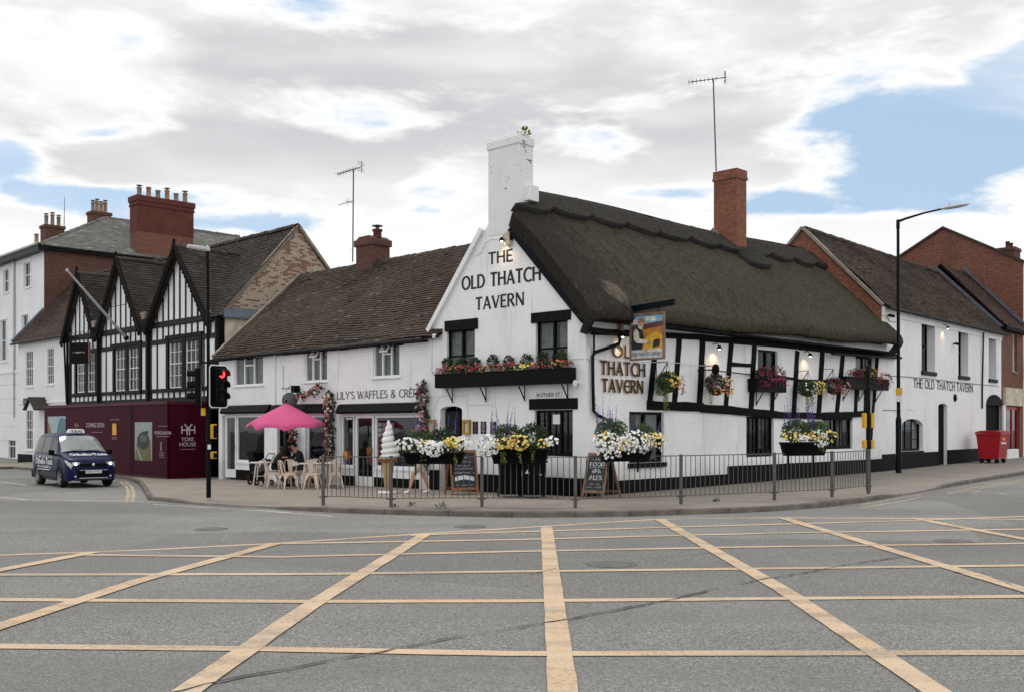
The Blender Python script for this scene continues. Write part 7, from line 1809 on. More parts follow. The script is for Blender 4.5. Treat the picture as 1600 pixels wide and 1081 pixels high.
def make_chair(label):
    T = thing('cafe_chair', label, 'chair', (0, 0, 0), 'cream metal cafe chairs'); m = MB(); z = .45
    pts = []
    n = 20
    for i in range(n):
        th = 2*math.pi*i/n; pts.append((math.copysign(abs(math.cos(th))**.6, math.cos(th))*.185, math.copysign(abs(math.sin(th))**.6, math.sin(th))*.185))
    o = V((0, 0, 0)); fr = (o, V((1, 0, 0)), V((0, 1, 0)), UP); m.prism(fr, pts, z-.012, z+.012); m.prism(fr, [(a*1.03, b*1.03) for a, b in pts], z-.05, z-.012); m.build('seat', M['chair'], T, bevel=.006)
    for sx in (-1, 1):
        for sy in (-1, 1):
            m = MB(); a = V((sx*.165, sy*.165, z-.02)); b = V((sx*.235, sy*.235, 0))
            t1, t2 = V((-sx*.085, 0, 0)), V((0, -sy*.085, 0)); k1, k2 = V((-sx*.022, 0, 0)), V((0, -sy*.022, 0))
            mid = a.lerp(b, .35); j1, j2 = V((-sx*.045, 0, 0)), V((0, -sy*.045, 0))
            for ta, tm, tb in ((t1, j1, k1), (t2, j2, k2)): m.add([a, a+ta*1.5, mid+tm, mid, b+tb, b], [(0, 1, 2, 3), (3, 2, 4, 5)])
            m.build('leg', M['chair'], T)
    m = MB(); hoop = [V((-.17, -.17, z)), V((-.185, -.21, .62)), V((-.175, -.245, .76)), V((-.12, -.262, .835)), V((0, -.268, .85)), V((.12, -.262, .835)), V((.175, -.245, .76)), V((.185, -.21, .62)), V((.17, -.17, z))]
    m.tube(hoop, .0125, 8); m.build('back_hoop', M['chair'], T)
    m = MB(); m.add([V((-.055, -.175, z)), V((.055, -.175, z)), V((.085, -.262, .84)), V((-.085, -.262, .84)), V((-.055, -.183, z)), V((.055, -.183, z)), V((.085, -.27, .84)), V((-.085, -.27, .84))], [(0, 1, 2, 3), (4, 5, 6, 7), (0, 3, 7, 4), (1, 2, 6, 5)]); m.build('back_splat', M['chair'], T)
    return T
CH = None
for (x, y, fd, lab) in ((427, 761.5, (.85, .35), 'empty cream chair in front of the leaning person, leftmost of the group'), (450, 763.5, (.80, .62), 'cream chair just right of the leftmost one, with its back to the road and left'), (457, 760, (.1, 1), 'cream chair below the gap between the two seated people'),
                    (489, 764, (.12, 1), 'cream chair nearest the rail end with its broad splat to the road'), (487, 759.5, (-.2, -.9), 'cream chair behind the middle table facing the road'), (524, 762.5, (-.25, 1), 'cream chair right of the rail post in front of the shop window'), (424, 757.5, (.93, .25), 'cream chair under the person in the olive hooded coat'), (473, 758.6, (-.8, -.45), 'cream chair under the man in the black jacket')):
    p = g(x, y, .10)
    if CH is None: CH = make_chair(lab); c = CH
    else: c = copy_tree(CH); c['label'] = lab
    c.location = V((p.x, p.y, pave_z(p.x, p.y))); c.rotation_euler = (0, 0, math.atan2(fd[1], fd[0])-math.pi/2)
TB = None
for (x, y, lab) in ((485, 722.9, 'cream round table in the middle of the cafe group'), (519, 722.2, 'cream round table behind the first rail post'), (409, 720.2, 'cream round table at the left by the black bins')):
    Y = (H-.74-.02)*1600/(y-667); p = V(((x-800)/1600*Y, Y, 0)); p.z = pave_z(p.x, p.y)
    if TB is None:
        TB = thing('cafe_table', lab, 'table', (0, 0, 0), 'cream cafe tables'); m = MB(); m.lathe((0, 0, 0), [(0, .715), (.36, .715), (.375, .73), (.375, .745), (.36, .755), (0, .755)], 28); m.build('table_top', M['tabletop'], TB)
        for k in range(4):
            th = math.pi/4+k*math.pi/2; m = MB(); m.tube([V((math.cos(th)*.20, math.sin(th)*.20, .72)), V((math.cos(th)*.31, math.sin(th)*.31, 0))], [.03, .016], 8); m.build('leg', M['tabletop'], TB)
        m = MB(); m.bar((-.25, 0, .3), (.25, 0, .3), .02, .02); m.bar((0, -.25, .31), (0, .25, .31), .02, .02); m.build('brace', M['tabletop'], TB); c = TB
    else: c = copy_tree(TB); c['label'] = lab
    c.location = p

def garlands():
    def run(label, pts, wd, n, seed, mix, f=SH, o=.1):
        W = [f.W(*f.px(x, y, o), o) for x, y in pts]; rnd = random.Random(seed); cen = sum(W, V((0, 0, 0)))/len(W); T = thing('flower_garland', label, 'flower garland', V((cen.x, cen.y, min(w.z for w in W))), 'silk flower garlands on the waffle shop')
        tot = sum((b-a).length for a, b in zip(W, W[1:])); lm = MB(); bl = {}
        for a, b in zip(W, W[1:]):
            k = int(n*(b-a).length/tot)
            for i in range(k):
                c = a.lerp(b, (i+rnd.random())/k)+f.d*rnd.gauss(0, wd*.42)+f.n*rnd.uniform(-.02, .10)+UP*rnd.uniform(-.05, .05)
                leaf_cloud(lm, c, (.07, .07, .07), 6, .09, rnd)
                kk = rnd.choice(mix); bloom_cloud(bl.setdefault(kk, MB()), c+f.n*.05, (.05, .05, .05), 2, rnd.uniform(.026, .048), rnd, f.n)
        lm.build('foliage', M['leaf_d'], T)
        for kk, mb in bl.items(): mb.build(PALETTE[kk][0], M[PALETTE[kk][1]], T)
    run('pale flower garland curving up the wall over the pink parasol', [(462, 622), (474, 617), (486, 614), (497, 607), (505, 602)], .18, 50, 61, 'bbbwopm', o=.2)
    run('flower garland hanging down the pillar left of the shop lettering', [(516, 614), (516.5, 650), (516, 690), (515, 716)], .20, 170, 62, 'bbbrwmop')
    run('pink and green flower garland where the shop meets the tavern', [(661, 598), (662, 625), (663, 655), (663, 676), (662, 735)], .20, 160, 63, 'bbmbplwb')
    run('thin flower garland behind the parasol pole', [(459, 668), (461, 682), (458, 694), (462, 706)], .16, 50, 64, 'rmobr')
garlands()
def shop_signs():
    s, z = SH.px(452, 622, .45); T = thing('hanging_sign', 'round grey hanging sign on a scrolled bracket above the parasol', 'sign', SH.W(s, z-.3, 0))
    m = MB(); c = SH.W(s, z-.06, .45); m.lathe(c-SH.d*.02, [(0, 0), (.25, 0), (.26, .02), (.25, .04), (0, .04)], 24, 0, (V((.35, -1, 0))).normalized()); m.build('disc', M['ink_grey'], T)
    m = MB(); zz = z+.32; m.bar(SH.W(s, zz, 0), SH.W(s, zz, .75), .025, .025)
    for k in (-.1, .1): m.tube([c+UP*.22+SH.n*k, SH.W(s, zz, .45+k)], .008, 4)
    m.tube([SH.W(s, zz, .3)+UP*.02, SH.W(s, zz+.1, .4), SH.W(s, zz+.02, .5)], .012, 5); m.build('bracket', M['bmetal'], T)
    a = SH.rect(459, 602, 465, 613, .1); m = MB(); m.box(SH.frame(), a[0], a[1], a[2], a[3], .0, .22); tag(m.build('lantern_box', M['black'], None, bevel=.01), 'small black box lamp on the shop wall beside the pale garland', 'wall light')
shop_signs()
def red_bin():
    p = g(1551, 722.5, .11); fd = V((RB.n.x, RB.n.y, 0)); fr = frame_at(p, fd); T = thing('red_bin', 'large red four wheeled waste bin outside the dark archway', 'waste bin', p)
    z1 = at(0, 672, p.y).z-p.z; w, d = .66, .50; m = MB(); P = []
    for z, a, b in ((.20, .86, .78), (z1*.86, .98, .98), (z1*.86, 1.04, 1.05), (z1*.92, 1.04, 1.05)):
        for x, y in ((-1, -1), (1, -1), (1, 1), (-1, 1)): P.append(fr[0]+fr[1]*x*w*a+fr[3]*y*d*b+UP*z)
    F = [(0, 1, 2, 3), (12, 13, 14, 15)]
    for L in range(3): F += [(L*4+i, L*4+(i+1) % 4, L*4+4+(i+1) % 4, L*4+4+i) for i in range(4)]
    m.add(P, F); m.build('body', M['red'], T, bevel=.03, seg=2)
    m = MB(); m.prism((fr[0], fr[3], UP, fr[1]), [(-d*1.06, z1*.925), (d*1.08, z1*.925), (d*1.08, z1*.955), (d*.6, z1*1.0), (-d*.6, z1*1.0), (-d*1.06, z1*.955)], -w*1.05, w*1.05); m.build('lid', M['red'], T, bevel=.02, seg=2)
    for sx in (-1, 1):
        for sy in (-1, 1):
            m = MB(); c = fr[0]+fr[1]*sx*w*.72+fr[3]*sy*d*.6+UP*.10; m.lathe(c-fr[1]*.025, [(0, 0), (.09, 0), (.10, .01), (.10, .04), (.09, .05), (0, .05)], 16, 0, fr[1]); m.box((c, fr[1], UP, fr[3]), -.045, .045, 0, .14, -.03, .03); m.build('wheel', M['dark'], T)
    m = MB(); m.box(fr, -.30, .02, z1*.70, z1*.78, d*.95, d*.975, 0); m.box(fr, -.44, .24, z1*.585, z1*.645, d*.93, d*.945, 1); m.build('label_sticker', [M['yellowbox'], M['chalkw']], T)
    r2 = (fr[0], fr[3], UP, fr[1]); m = MB(); m.box(r2, -.1, .1, z1*.66, z1*.78, w*.95, w*.97); m.box(r2, -.22, -.14, z1*.55, z1*.66, w*.94, w*.96); m.build('side_sticker', M['paper'], T)
red_bin()
def weeds():
    rnd = random.Random(12)
    for i, (x, y, k, lab) in enumerate(((644, 791, 1.0, 'small weed at the rail foot near the cone figure'), (690, 794, 1.3, 'taller weed at the rail foot below the chalkboard'), (1120, 783, .8, 'flat green weed at the kerb near the middle rails'), (618, 792, .6, 'tiny weed tuft beside the second rail post'))):
        p = g(x, y, .11); m = MB(); leaf_cloud(m, p+UP*.03*k, (.10*k, .06*k, .05*k), int(34*k), .045, rnd, up=.9)
        for j in range(4): m.tube([p, p+V((rnd.uniform(-.08, .08), rnd.uniform(-.05, .05), .13*k))], .003, 4)
        tag(m.build('weed', M['leaf']), lab, 'plant')
weeds()
# ------------------------------------------------------------------ the taxi
M['vanpaint'] = mat('dark_blue_car_paint', (.004, .008, .046), .32, var=.05, coat=.06, spec=.12); M['vangrey'] = mat('dark_grey_bumper', (.02, .021, .026), .5)
M['carglass'] = mat('car_glass', (.008, .009, .010), .06, var=.0, spec=.3); M['screen'] = mat('windscreen_glass', (.16, .18, .175), .05, var=.35, vs=1.3, spec=1.0, coat=1.0)  # windscreen base colour lightened to stand in for bright sky reflected in it
M['chrome'] = mat('bright_trim', (.6, .6, .62), .25, metal=.9, var=.05); M['rubber'] = mat('tyre_rubber', (.012, .012, .012), .8); M['alloy'] = mat('alloy_wheel', (.28, .29, .30), .35, metal=.7)
M['lampglass'] = mat('headlamp_lens', (.42, .43, .42), .12, metal=.3, var=.2, vs=14, spec=.8); M['headlit'] = mat('lit_headlamp', (1, .9, .7), .3, emit=(1, .86, .62, 3.5))
def build_van():
    hd = V((.65, -.76, 0)).normalized(); c0 = ground(146, 761); side = V((-hd.y, hd.x, 0)); Z0 = c0.z
    T = thing('taxi_van', 'dark blue taxi van with lit headlamps and white roof sign, waiting at the junction', 'taxi', V((c0.x, c0.y, Z0))-hd*2.2)
    def W(x, y, z): return V((c0.x, c0.y, Z0))-hd*x*.93+side*y*.92+UP*z     # x back from the nose, y to the car's left
    def lerp_tab(tab, x):
        for (a, va), (b, vb) in zip(tab, tab[1:]):
            if x <= b:
                f = (x-a)/(b-a) if b > a else 0; f = max(0, f); return va+(vb-va)*f
        return tab[-1][1]
    top_t = [(0, .66), (.03, .80), (.10, .93), (.30, 1.015), (.70, 1.10), (1.02, 1.17), (1.30, 1.38), (1.60, 1.60), (1.85, 1.745), (2.10, 1.80), (2.6, 1.835), (3.6, 1.83), (4.15, 1.79), (4.34, 1.70), (4.42, 1.2)]
    w_t = [(0, .62), (.05, .74), (.15, .83), (.35, .895), (.9, .91), (4.0, .915), (4.3, .88), (4.42, .82)]
    wt_t = [(0, .58), (.15, .76), (.5, .78), (1.05, .79), (1.85, .66), (2.3, .655), (4.1, .655), (4.42, .64)]
    bot_t = [(0, .30), (.12, .22), (.5, .20), (4.2, .24), (4.42, .34)]
    def sec(x):
        tz, w, wt, b = lerp_tab(top_t, x), lerp_tab(w_t, x), lerp_tab(wt_t, x), lerp_tab(bot_t, x)
        sh = min(1.10, tz-.06); wt = min(wt, w-.005)
        ml = min(.62, b+(sh-b)*.5)
        P = [(w*.95, b), (w*.99, b+.10), (w, ml), (w*.985, sh-.10 if sh-.10 > ml else (ml+sh)/2), (w*.965, sh)]
        if tz-sh > .12: P += [(w*.965+(wt-w*.965)*.5, sh+(tz-sh)*.47), (wt+.01, tz-.10), (wt-.06, tz-.03), (wt*.55, tz), (0, tz+.012)]
        else: P += [(w*.93, sh+(tz-sh)*.4), (w*.88, sh+(tz-sh)*.65), (wt*.8, tz-.012), (wt*.45, tz), (0, tz+.006)]
        return P
    xs = [0, .03, .07, .15, .25, .35, .5, .7, .9, 1.02, 1.15, 1.3, 1.45, 1.6, 1.75, 1.85, 2.0, 2.2, 2.5, 2.9, 3.3, 3.7, 4.0, 4.2, 4.34, 4.42]
    m = MB(); n = 10
    def cutz(x, y, z):
        return z
    for s in (1, -1):
        P = []
        for x in xs:
            for (y, z) in sec(x):
                for ax in (.90, 3.55):       # wheel arches
                    d = math.hypot(x-ax, 0)
                    if abs(x-ax) < .37 and z < .30+math.sqrt(max(0, .37**2-(x-ax)**2)) and z < .7: z = max(z, .30+math.sqrt(max(0, .37**2-(x-ax)**2)))
                P.append(W(x, s*y, z))
        m.add(P, [(i*n+j, i*n+j+1, (i+1)*n+j+1, (i+1)*n+j) for i in range(len(xs)-1) for j in range(n-1)], 0, True)
    f0 = [W(0, y, z) for y, z in sec(0)]; f1 = [W(0, -y, z) for y, z in sec(0)]; m.poly(f0+f1[::-1][1:]); r0 = [W(4.42, y, z) for y, z in sec(4.42)]; r1 = [W(4.42, -y, z) for y, z in sec(4.42)]; m.poly(r0+r1[::-1][1:])
    body = m.build('body', M['vanpaint'], T)
    m = MB(); m.box((W(0, 0, 0), -hd, side, UP), .3, 4.2, -.80, .80, .24, .5); m.build('underbody', M['dark'], T)
    def surf(x, y0, off=.006):
        """point on the upper skin at station x and half-width y0 (top side)"""
        S_ = sec(x); pts = S_[4:]
        for (ya, za), (yb, zb) in zip(pts, pts[1:]):
            if yb <= abs(y0) <= ya:
                f = (ya-abs(y0))/(ya-yb) if ya > yb else 0; return W(x, y0, za+(zb-za)*f)
        return W(x, y0, pts[-1][1])
    # windscreen
    m = MB()
    def ws(u, v):
        x = 1.07+(1.80-1.07)*v; w = .80+(.66-.80)*v; y = -w+2*w*u; return W(x, y, lerp_tab(top_t, x)+.016-.055*abs(2*u-1)**4) + (hd*.012+UP*.006)
    m.grid(ws, 20, 10); m.build('windscreen', M['screen'], T)
    m = MB(); m.tube([ws(.1, -.02), ws(.48, .06)], .012, 5); m.tube([ws(.5, -.02), ws(.88, .06)], .012, 5); m.build('wiper', M['rubber'], T)
    # side windows
    for s in (1, -1):
        for x0, x1, k0 in ((1.42, 2.18, .25), (2.26, 3.20, 0), (3.28, 4.10, 0)):
            m = MB()
            def sw(u, v):
                x = x0+(x1-x0)*u; S_ = sec(x); a, b, c = S_[4], S_[5], S_[6]; vv = .08+.84*v
                if k0 and u < .35: vv = .08+.84*v*(.35+.65*u/.35)
                q = (a[0]+(b[0]-a[0])*vv*2, a[1]+(b[1]-a[1])*vv*2) if vv < .5 else (b[0]+(c[0]-b[0])*(vv-.5)*2, b[1]+(c[1]-b[1])*(vv-.5)*2)
                return W(x, s*(q[0]+.008), q[1])
            m.grid(sw, 10, 6); m.build('side_window', M['carglass'], T)
        for x in (2.22, 3.24):
            m = MB(); m.tube([W(x, s*(.915+.003), z) for z in (.35, .7, 1.05)], .006, 4); m.build('door_seam', M['rubber'], T)
        for x in (2.05, 3.1):
            m = MB(); m.bar(W(x-.1, s*.925, .95), W(x+.1, s*.925, .95), .03, .04); m.build('door_handle', M['vanpaint'], T)
        m = MB(); m.bar(W(1.25, s*.915, .42), W(3.2, s*.915, .42), .02, .14); m.build('side_moulding', M['vangrey'], T)
        # mirrors
        m = MB(); c = W(1.36, s*1.06, 1.16); m.box((c, side, UP, -hd), -.09, .09, -.08, .10, -.05, .06); m.bar(W(1.38, s*.86, 1.08), c-UP*.06, .05, .06); m.build('door_mirror', M['plastic'], T, bevel=.03, seg=2)
        # headlamps
        m = MB()
        def hl(u, v):
            x = .07+.30*u; S_ = sec(x); zt = S_[4][1]; y = lerp_tab(w_t, x)*(.995-.02*v); z = zt-.03-(.16-.10*u)*(1-v); yy = y-.30*(1-u)*0
            return W(x-.014, s*(y+.012), z)
        m.grid(hl, 8, 4); 
        def hl2(u, v):
            y = .46+.29*u; x = .06+.03*u; zt = lerp_tab(top_t, .09)
            return W(x-.03-.005, s*y, zt-.05-(.10+.05*u)*(1-v)-.0)
        m.grid(hl2, 8, 4); lamp = m.build('headlight', M['lampglass'], T); k = MB(); k.ball(W(.02, s*.62, .80), .05, 10); k.build('bulb', M['headlit'], lamp)
        m = MB(); m.ball(W(.03, s*.62, .38), (.05, .05, .05)); m.build('fog_lamp', M['lampglass'], T)
    # nose
    m = MB(); m.box((W(0, 0, 0), side, UP, hd), -.44, .44, .725, .80, -.02, .018); gr = m.build('upper_grille', M['plastic'], T); m = MB(); m.box((W(0, 0, 0), side, UP, hd), -.46, .46, .80, .815, -.03, .028); m.box((W(0, 0, 0), side, UP, hd), -.46, .46, .71, .725, -.02, .024); m.build('trim', M['vanpaint'], gr)
    m = MB(); m.prism((W(0, 0, 0), side, UP, hd), [(-.52, .60), (.52, .60), (.46, .36), (-.46, .36)], -.02, .02); lg = m.build('lower_grille', M['plastic'], T); m = MB(); m.bar(W(-.03, -.5, .59), W(-.03, .5, .59), .02, .02); m.bar(W(-.03, -.5, .33), W(-.03, .5, .33), .03, .03); m.build('trim', M['chrome'], lg)
    m = MB(); m.box((W(0, 0, 0), side, UP, hd), -.60, .60, .24, .33, -.1, .03); m.build('bumper_skirt', M['vangrey'], T, bevel=.02)
    m = MB(); m.lathe(W(-.015, 0, .77), [(0, .02), (.05, .016), (.055, 0)], 16, 0, hd); bd = m.build('badge', M['chrome'], T); bd.scale = (1, 1, 1)
    m = MB(); m.box((W(0, 0, 0), side, UP, hd), -.26, .26, .485, .595, .02, .035); pl = m.build('number_plate', M['paper'], T); m = MB(); R = side; 
    R = side if px_ray(0, 0).cross(UP).dot(side) > 0 else -side; R = side
    rt = R if R.x > 0 else -R
    font_text(m, 'SF65 NVG', W(-.036, 0, .505), rt, UP, hd, .07, .44, .002, bold=.012); m.build('plate_lettering', M['ink'], pl)
    # bonnet lettering, on the slope
    sl = (W(.80, 0, lerp_tab(top_t, .80))-W(.35, 0, lerp_tab(top_t, .35))).normalized(); nn = rt.cross(sl).normalized()
    if nn.z < 0: nn = -nn
    m = MB(); font_text(m, 'Othello-Taxis', W(.40, 0, lerp_tab(top_t, .40)+.035), rt, sl, nn, .30, 1.22, .006, bold=.02); m.build('bonnet_lettering', M['white'], T)
    for s in (1, -1):
        m = MB(); r2 = -hd if (side*s).dot(V((0, -1, 0))) > 0 and False else None
        nrm = side*s; r2 = UP.cross(nrm).normalized()
        font_text(m, 'Othello-Taxis', W(2.75, s*.918, .74), r2, UP, nrm, .22, 1.9, .006, bold=.02); font_text(m, 'LOCAL & AIRPORT', W(2.75, s*.918, .60), r2, UP, nrm, .09, 1.5, .006, bold=.01) if False else None
        scribble(m, W(2.75, s*.918, .96), r2, UP, nrm, .10, 1.8, 7); scribble(m, W(2.75, s*.918, .62), r2, UP, nrm, .08, 1.5, 9); m.box((W(2.75, s*.918, 0), r2, UP, nrm), -.75, .65, .55, .575, .0, .006); m.build('side_lettering', M['white'], T)
    # roof sign
    p = W(1.98, 0, 1.80); m = MB(); m.prism((p, rt, UP, hd), [(-.30, .02), (.30, .02), (.27, .13), (.20, .165), (-.20, .165), (-.27, .13)], -.08, .08); rs = m.build('roof_sign', M['white'], T, bevel=.02, seg=2)
    m = MB(); font_text(m, 'TAXI', p+UP*.045, rt, UP, hd, .085, .38, .084, bold=.02); m.build('lettering', M['ink'], rs)
    m = MB(); m.tube([W(1.86, .0, 1.77), W(1.95, 0, 1.98)], .006, 4); m.build('aerial_stub', M['rubber'], T)
    for x in (.90, 3.55):
        for s in (1, -1):
            m = MB(); c = W(x, s*.80, .315); ax = side*s; m.lathe(c-ax*.11, [(.20, 0), (.30, .01), (.318, .05), (.318, .17), (.30, .215), (.215, .22)], 28, 0, ax); ty = m.build('wheel', M['rubber'], T)
            m = MB(); m.lathe(c+ax*.09, [(.215, .02), (.20, 0), (.19, -.04), (.05, -.02), (.04, .0), (0, .0)], 28, 0, ax)
            for k in range(7):
                th = 2*math.pi*k/7; e = (UP*math.cos(th)+hd*math.sin(th)); m.bar(c+ax*.085+e*.03, c+ax*.10+e*.205, .035, .03, ax)
            m.build('rim', M['alloy'], ty)
build_van()

# ------------------------------------------------------------------ people
def skin_body(name, joints, bones, parent, mats, zone, sub=2):
    """one continuous body grown over a skeleton; zone(point, nearest bone) picks the material slot"""
    me = bpy.data.meshes.new('tmp'); names = list(joints); idx = {k: i for i, k in enumerate(names)}
    me.from_pydata([joints[k][0] for k in names], [(idx[a], idx[b]) for a, b in bones], []); o = bpy.data.objects.new('tmp', me); COL.objects.link(o)
    md = o.modifiers.new('s', 'SKIN'); md.use_smooth_shade = True
    for i, k in enumerate(names):
        r = joints[k][1]; r = r if isinstance(r, tuple) else (r, r); sv = me.skin_vertices[0].data[i]; sv.radius = r; sv.use_root = (i == 0)
    ss = o.modifiers.new('u', 'SUBSURF'); ss.levels = sub; ss.render_levels = sub
    dg = bpy.context.evaluated_depsgraph_get(); ev = bpy.data.meshes.new_from_object(o.evaluated_get(dg))
    vs = [v.co.copy() for v in ev.vertices]; fs = [tuple(p.vertices) for p in ev.polygons]
    bpy.data.objects.remove(o); bpy.data.meshes.remove(me); bpy.data.meshes.remove(ev)
    mb = MB(); mb.v = vs; mb.f = fs; mb.sm = [True]*len(fs)
    segs = [(a, b, V(joints[a][0]), V(joints[b][0])) for a, b in bones]
    for f in fs:
        c = sum((vs[i] for i in f), V((0, 0, 0)))/len(f); best = None
        for a, b, p, q in segs:
            d = q-p; t = max(0, min(1, (c-p).dot(d)/max(1e-9, d.length_squared))); e = (c-(p+d*t)).length
            if best is None or e < best[0]: best = (e, a, b, t)
        mb.m.append(zone(c, best[1], best[2], best[3]))
    return mb.build(name, mats, parent)
def hand(J, B, wrist, wn, d, n, thumb, side, curl=.5, k=1.0):
    """palm and five unequal, bent fingers; d = pointing direction, n = back of hand, thumb = sideways"""
    d, n, t = V(d).normalized(), V(n).normalized(), V(thumb).normalized(); p = V(wrist)+d*.05*k
    J[side+'palm'] = (p, (.034*k, .020*k)); B.append((wn, side+'palm'))
    for i, (off, L) in enumerate(((.026, .070), (.009, .080), (-.009, .074), (-.026, .058))):
        a = p+d*.045*k+t*off*k; b = a+(d*(1-curl*.5)-n*curl*.5).normalized()*L*.5*k; c = b+(d*(1-curl)-n*curl).normalized()*L*.5*k; nm = side+'f%d' % i
        J[nm+'a'] = (a, .010*k); J[nm+'b'] = (b, .009*k); J[nm+'c'] = (c, .007*k); B += [(side+'palm', nm+'a'), (nm+'a', nm+'b'), (nm+'b', nm+'c')]
    a = p+t*.035*k; b = a+(d*.5+t*.6-n*.3).normalized()*.045*k; J[side+'ta'] = (a, .012*k); J[side+'tb'] = (b, .009*k); B += [(side+'palm', side+'ta'), (side+'ta', side+'tb')]
def head_parts(T, c, f, hair_m, style, skin=None):
    """face details and hair on a head centred at c looking along f"""
    f = V(f).normalized(); r = f.cross(UP).normalized(); u = r.cross(f).normalized()
    m = MB()
    for s in (-1, 1): m.ball(c+f*.088+r*s*.034+u*.010, .012, 8)
    m.build('eyes', M['dark'], T)
    m = MB(); m.add([c+f*.098+u*.022, c+f*.122-u*.022, c+f*.095-u*.028+r*.016, c+f*.095-u*.028-r*.016], [(0, 1, 2), (0, 3, 1), (1, 3, 2)]); 
    for s in (-1, 1): m.ball(c+r*s*.078-u*.005, (.018, .018, .03), 8)
    m.build('nose_and_ears', M['skin'], T); m = MB(); m.tube([c+f*.096-u*.052-r*.024, c+f*.100-u*.055, c+f*.096-u*.052+r*.024], .006, 5); m.build('mouth', mat('lips', (.32, .10, .09)), T)
    m = MB()
    def hr(a, b):
        th = 2*math.pi*a; ph = math.pi*b*.62; d = V((0, 0, 0))+r*(math.sin(ph)*math.cos(th))+f*(math.sin(ph)*math.sin(th))+u*math.cos(ph)
        k = Vk = .092*(1.10+.03*math.sin(a*50)); fr_ = max(0, math.sin(th))
        if style == 'short': ph2 = ph*(1-.42*fr_)
        elif style == 'hood': ph2 = ph*(1.35-.55*fr_)
        else: ph2 = ph*(1.55-.85*fr_)
        d = r*(math.sin(ph2)*math.cos(th)*.92)+f*(math.sin(ph2)*math.sin(th)*1.08)+u*math.cos(ph2)*1.22
        return c+d*k*(1.05 if style == 'hood' else 1)-f*.006
    m.grid(hr, 24, 10, 0, True, True); m.build('hair', M[hair_m], T)
def seated(label, seat, f, lean, head_f, coat, hair_m, style, name='person'):
    """seat: point on the chair seat; f: facing"""
    f = V((f[0], f[1], 0)).normalized(); r = f.cross(UP).normalized(); s = V(seat); T = thing(name, label, 'person', V((s.x, s.y, pave_z(s.x, s.y))), None)
    gz = pave_z(s.x, s.y); J = {}; B = []
    hip = s+UP*.10; J['pelvis'] = (hip, (.165, .13)); J['waist'] = (hip+f*(.06+lean*.2)+UP*.20, (.15, .12)); ch = hip+f*(.06+lean*.62)+UP*.40; J['chest'] = (ch, (.175, .125)); nk = ch+f*(.04+lean*.25)+UP*.155; J['neck'] = (nk, .062)
    hc = nk+f*.065+UP*.135; J['jaw'] = (nk+f*.035+UP*.055, .058); J['head'] = (hc, (.078, .094)); J['crown'] = (hc+UP*.055, (.070, .085)); B += [('pelvis', 'waist'), ('waist', 'chest'), ('chest', 'neck'), ('neck', 'jaw'), ('jaw', 'head'), ('head', 'crown')]
    for sd, q in (('L', -1), ('R', 1)):
        sh = ch+r*q*.20+UP*.075; el = sh+f*(.16)-UP*.24+r*q*.07; wr = el+f*.22+UP*.10-r*q*.12
        J[sd+'sh'] = (sh, .075); J[sd+'el'] = (el, .056); J[sd+'wr'] = (wr, .036); B += [('chest', sd+'sh'), (sd+'sh', sd+'el'), (sd+'el', sd+'wr')]
        hand(J, B, wr, sd+'wr', f*.8-r*q*.4+UP*.1, UP, -r*q, sd, .55)
        kn = hip+f*.43+r*q*.13-UP*.02; an = V((kn.x, kn.y, gz+.10))-f*.05; J[sd+'hp'] = (hip+r*q*.10+f*.04, .095); J[sd+'kn'] = (kn, .070); J[sd+'an'] = (an, .048); J[sd+'to'] = (an+f*.17-UP*.06, .038); B += [('pelvis', sd+'hp'), (sd+'hp', sd+'kn'), (sd+'kn', sd+'an'), (sd+'an', sd+'to')]
    def zone(c, a, b, t):
        k = b
        if k in ('jaw', 'head', 'crown') or (k == 'neck' and t > .75): return 0
        if 'palm' in k or (len(k) > 2 and k[1] in 'ft' and k[2:3] in '0123ab'): return 0
        if k[1:] in ('kn', 'an') or k[1:] == 'hp': return 2
        if k[1:] == 'to': return 3
        return 1
    body = skin_body('body', J, B, T, [M['skin'], M[coat], M['trouser'], M['rubber']], zone)
    head_parts(T, hc+UP*.012, head_f, hair_m, style)
    return T, J, hc
c1 = V(g(424, 757.5, .10)); c1.z = pave_z(c1.x, c1.y)
TA, JA, ha = seated('person in an olive hooded coat hunched forward over the cafe table', c1+V((.0, .02, .47)), (.93, .25), .40, V((.85, -.45, -.15)), 'coat2', 'hair', 'hood')
m = MB()       # hood lying round the neck
def hoodf(u, v):
    th = 2*math.pi*u; R = .12+.055*math.sin(math.pi*v); q = JA['neck'][0]+V((-.03, -.0, .03)); return q+V((math.cos(th)*R, math.sin(th)*R, -.05+.12*v+.03*math.cos(th)*-1))
m.grid(hoodf, 20, 6, 0, True, True); m.build('hood', M['coat2'], TA)
m = MB()
for s in (-1, 1): m.ball(ha+V((.85, -.45, -.05)).normalized()*.095+V((.85, -.45, 0)).cross(UP).normalized()*s*.036+UP*.02, (.026, .026, .02), 8)
m.build('sunglasses', M['dark'], TA)
c2 = V(g(473, 758.6, .10)); c2.z = pave_z(c2.x, c2.y)
seated('man in a black jacket with short dark hair facing left at the table', c2+V((.05, 0, .47)), (-.80, -.45), .22, V((-.95, -.25, -.05)), 'coat', 'hair', 'short')
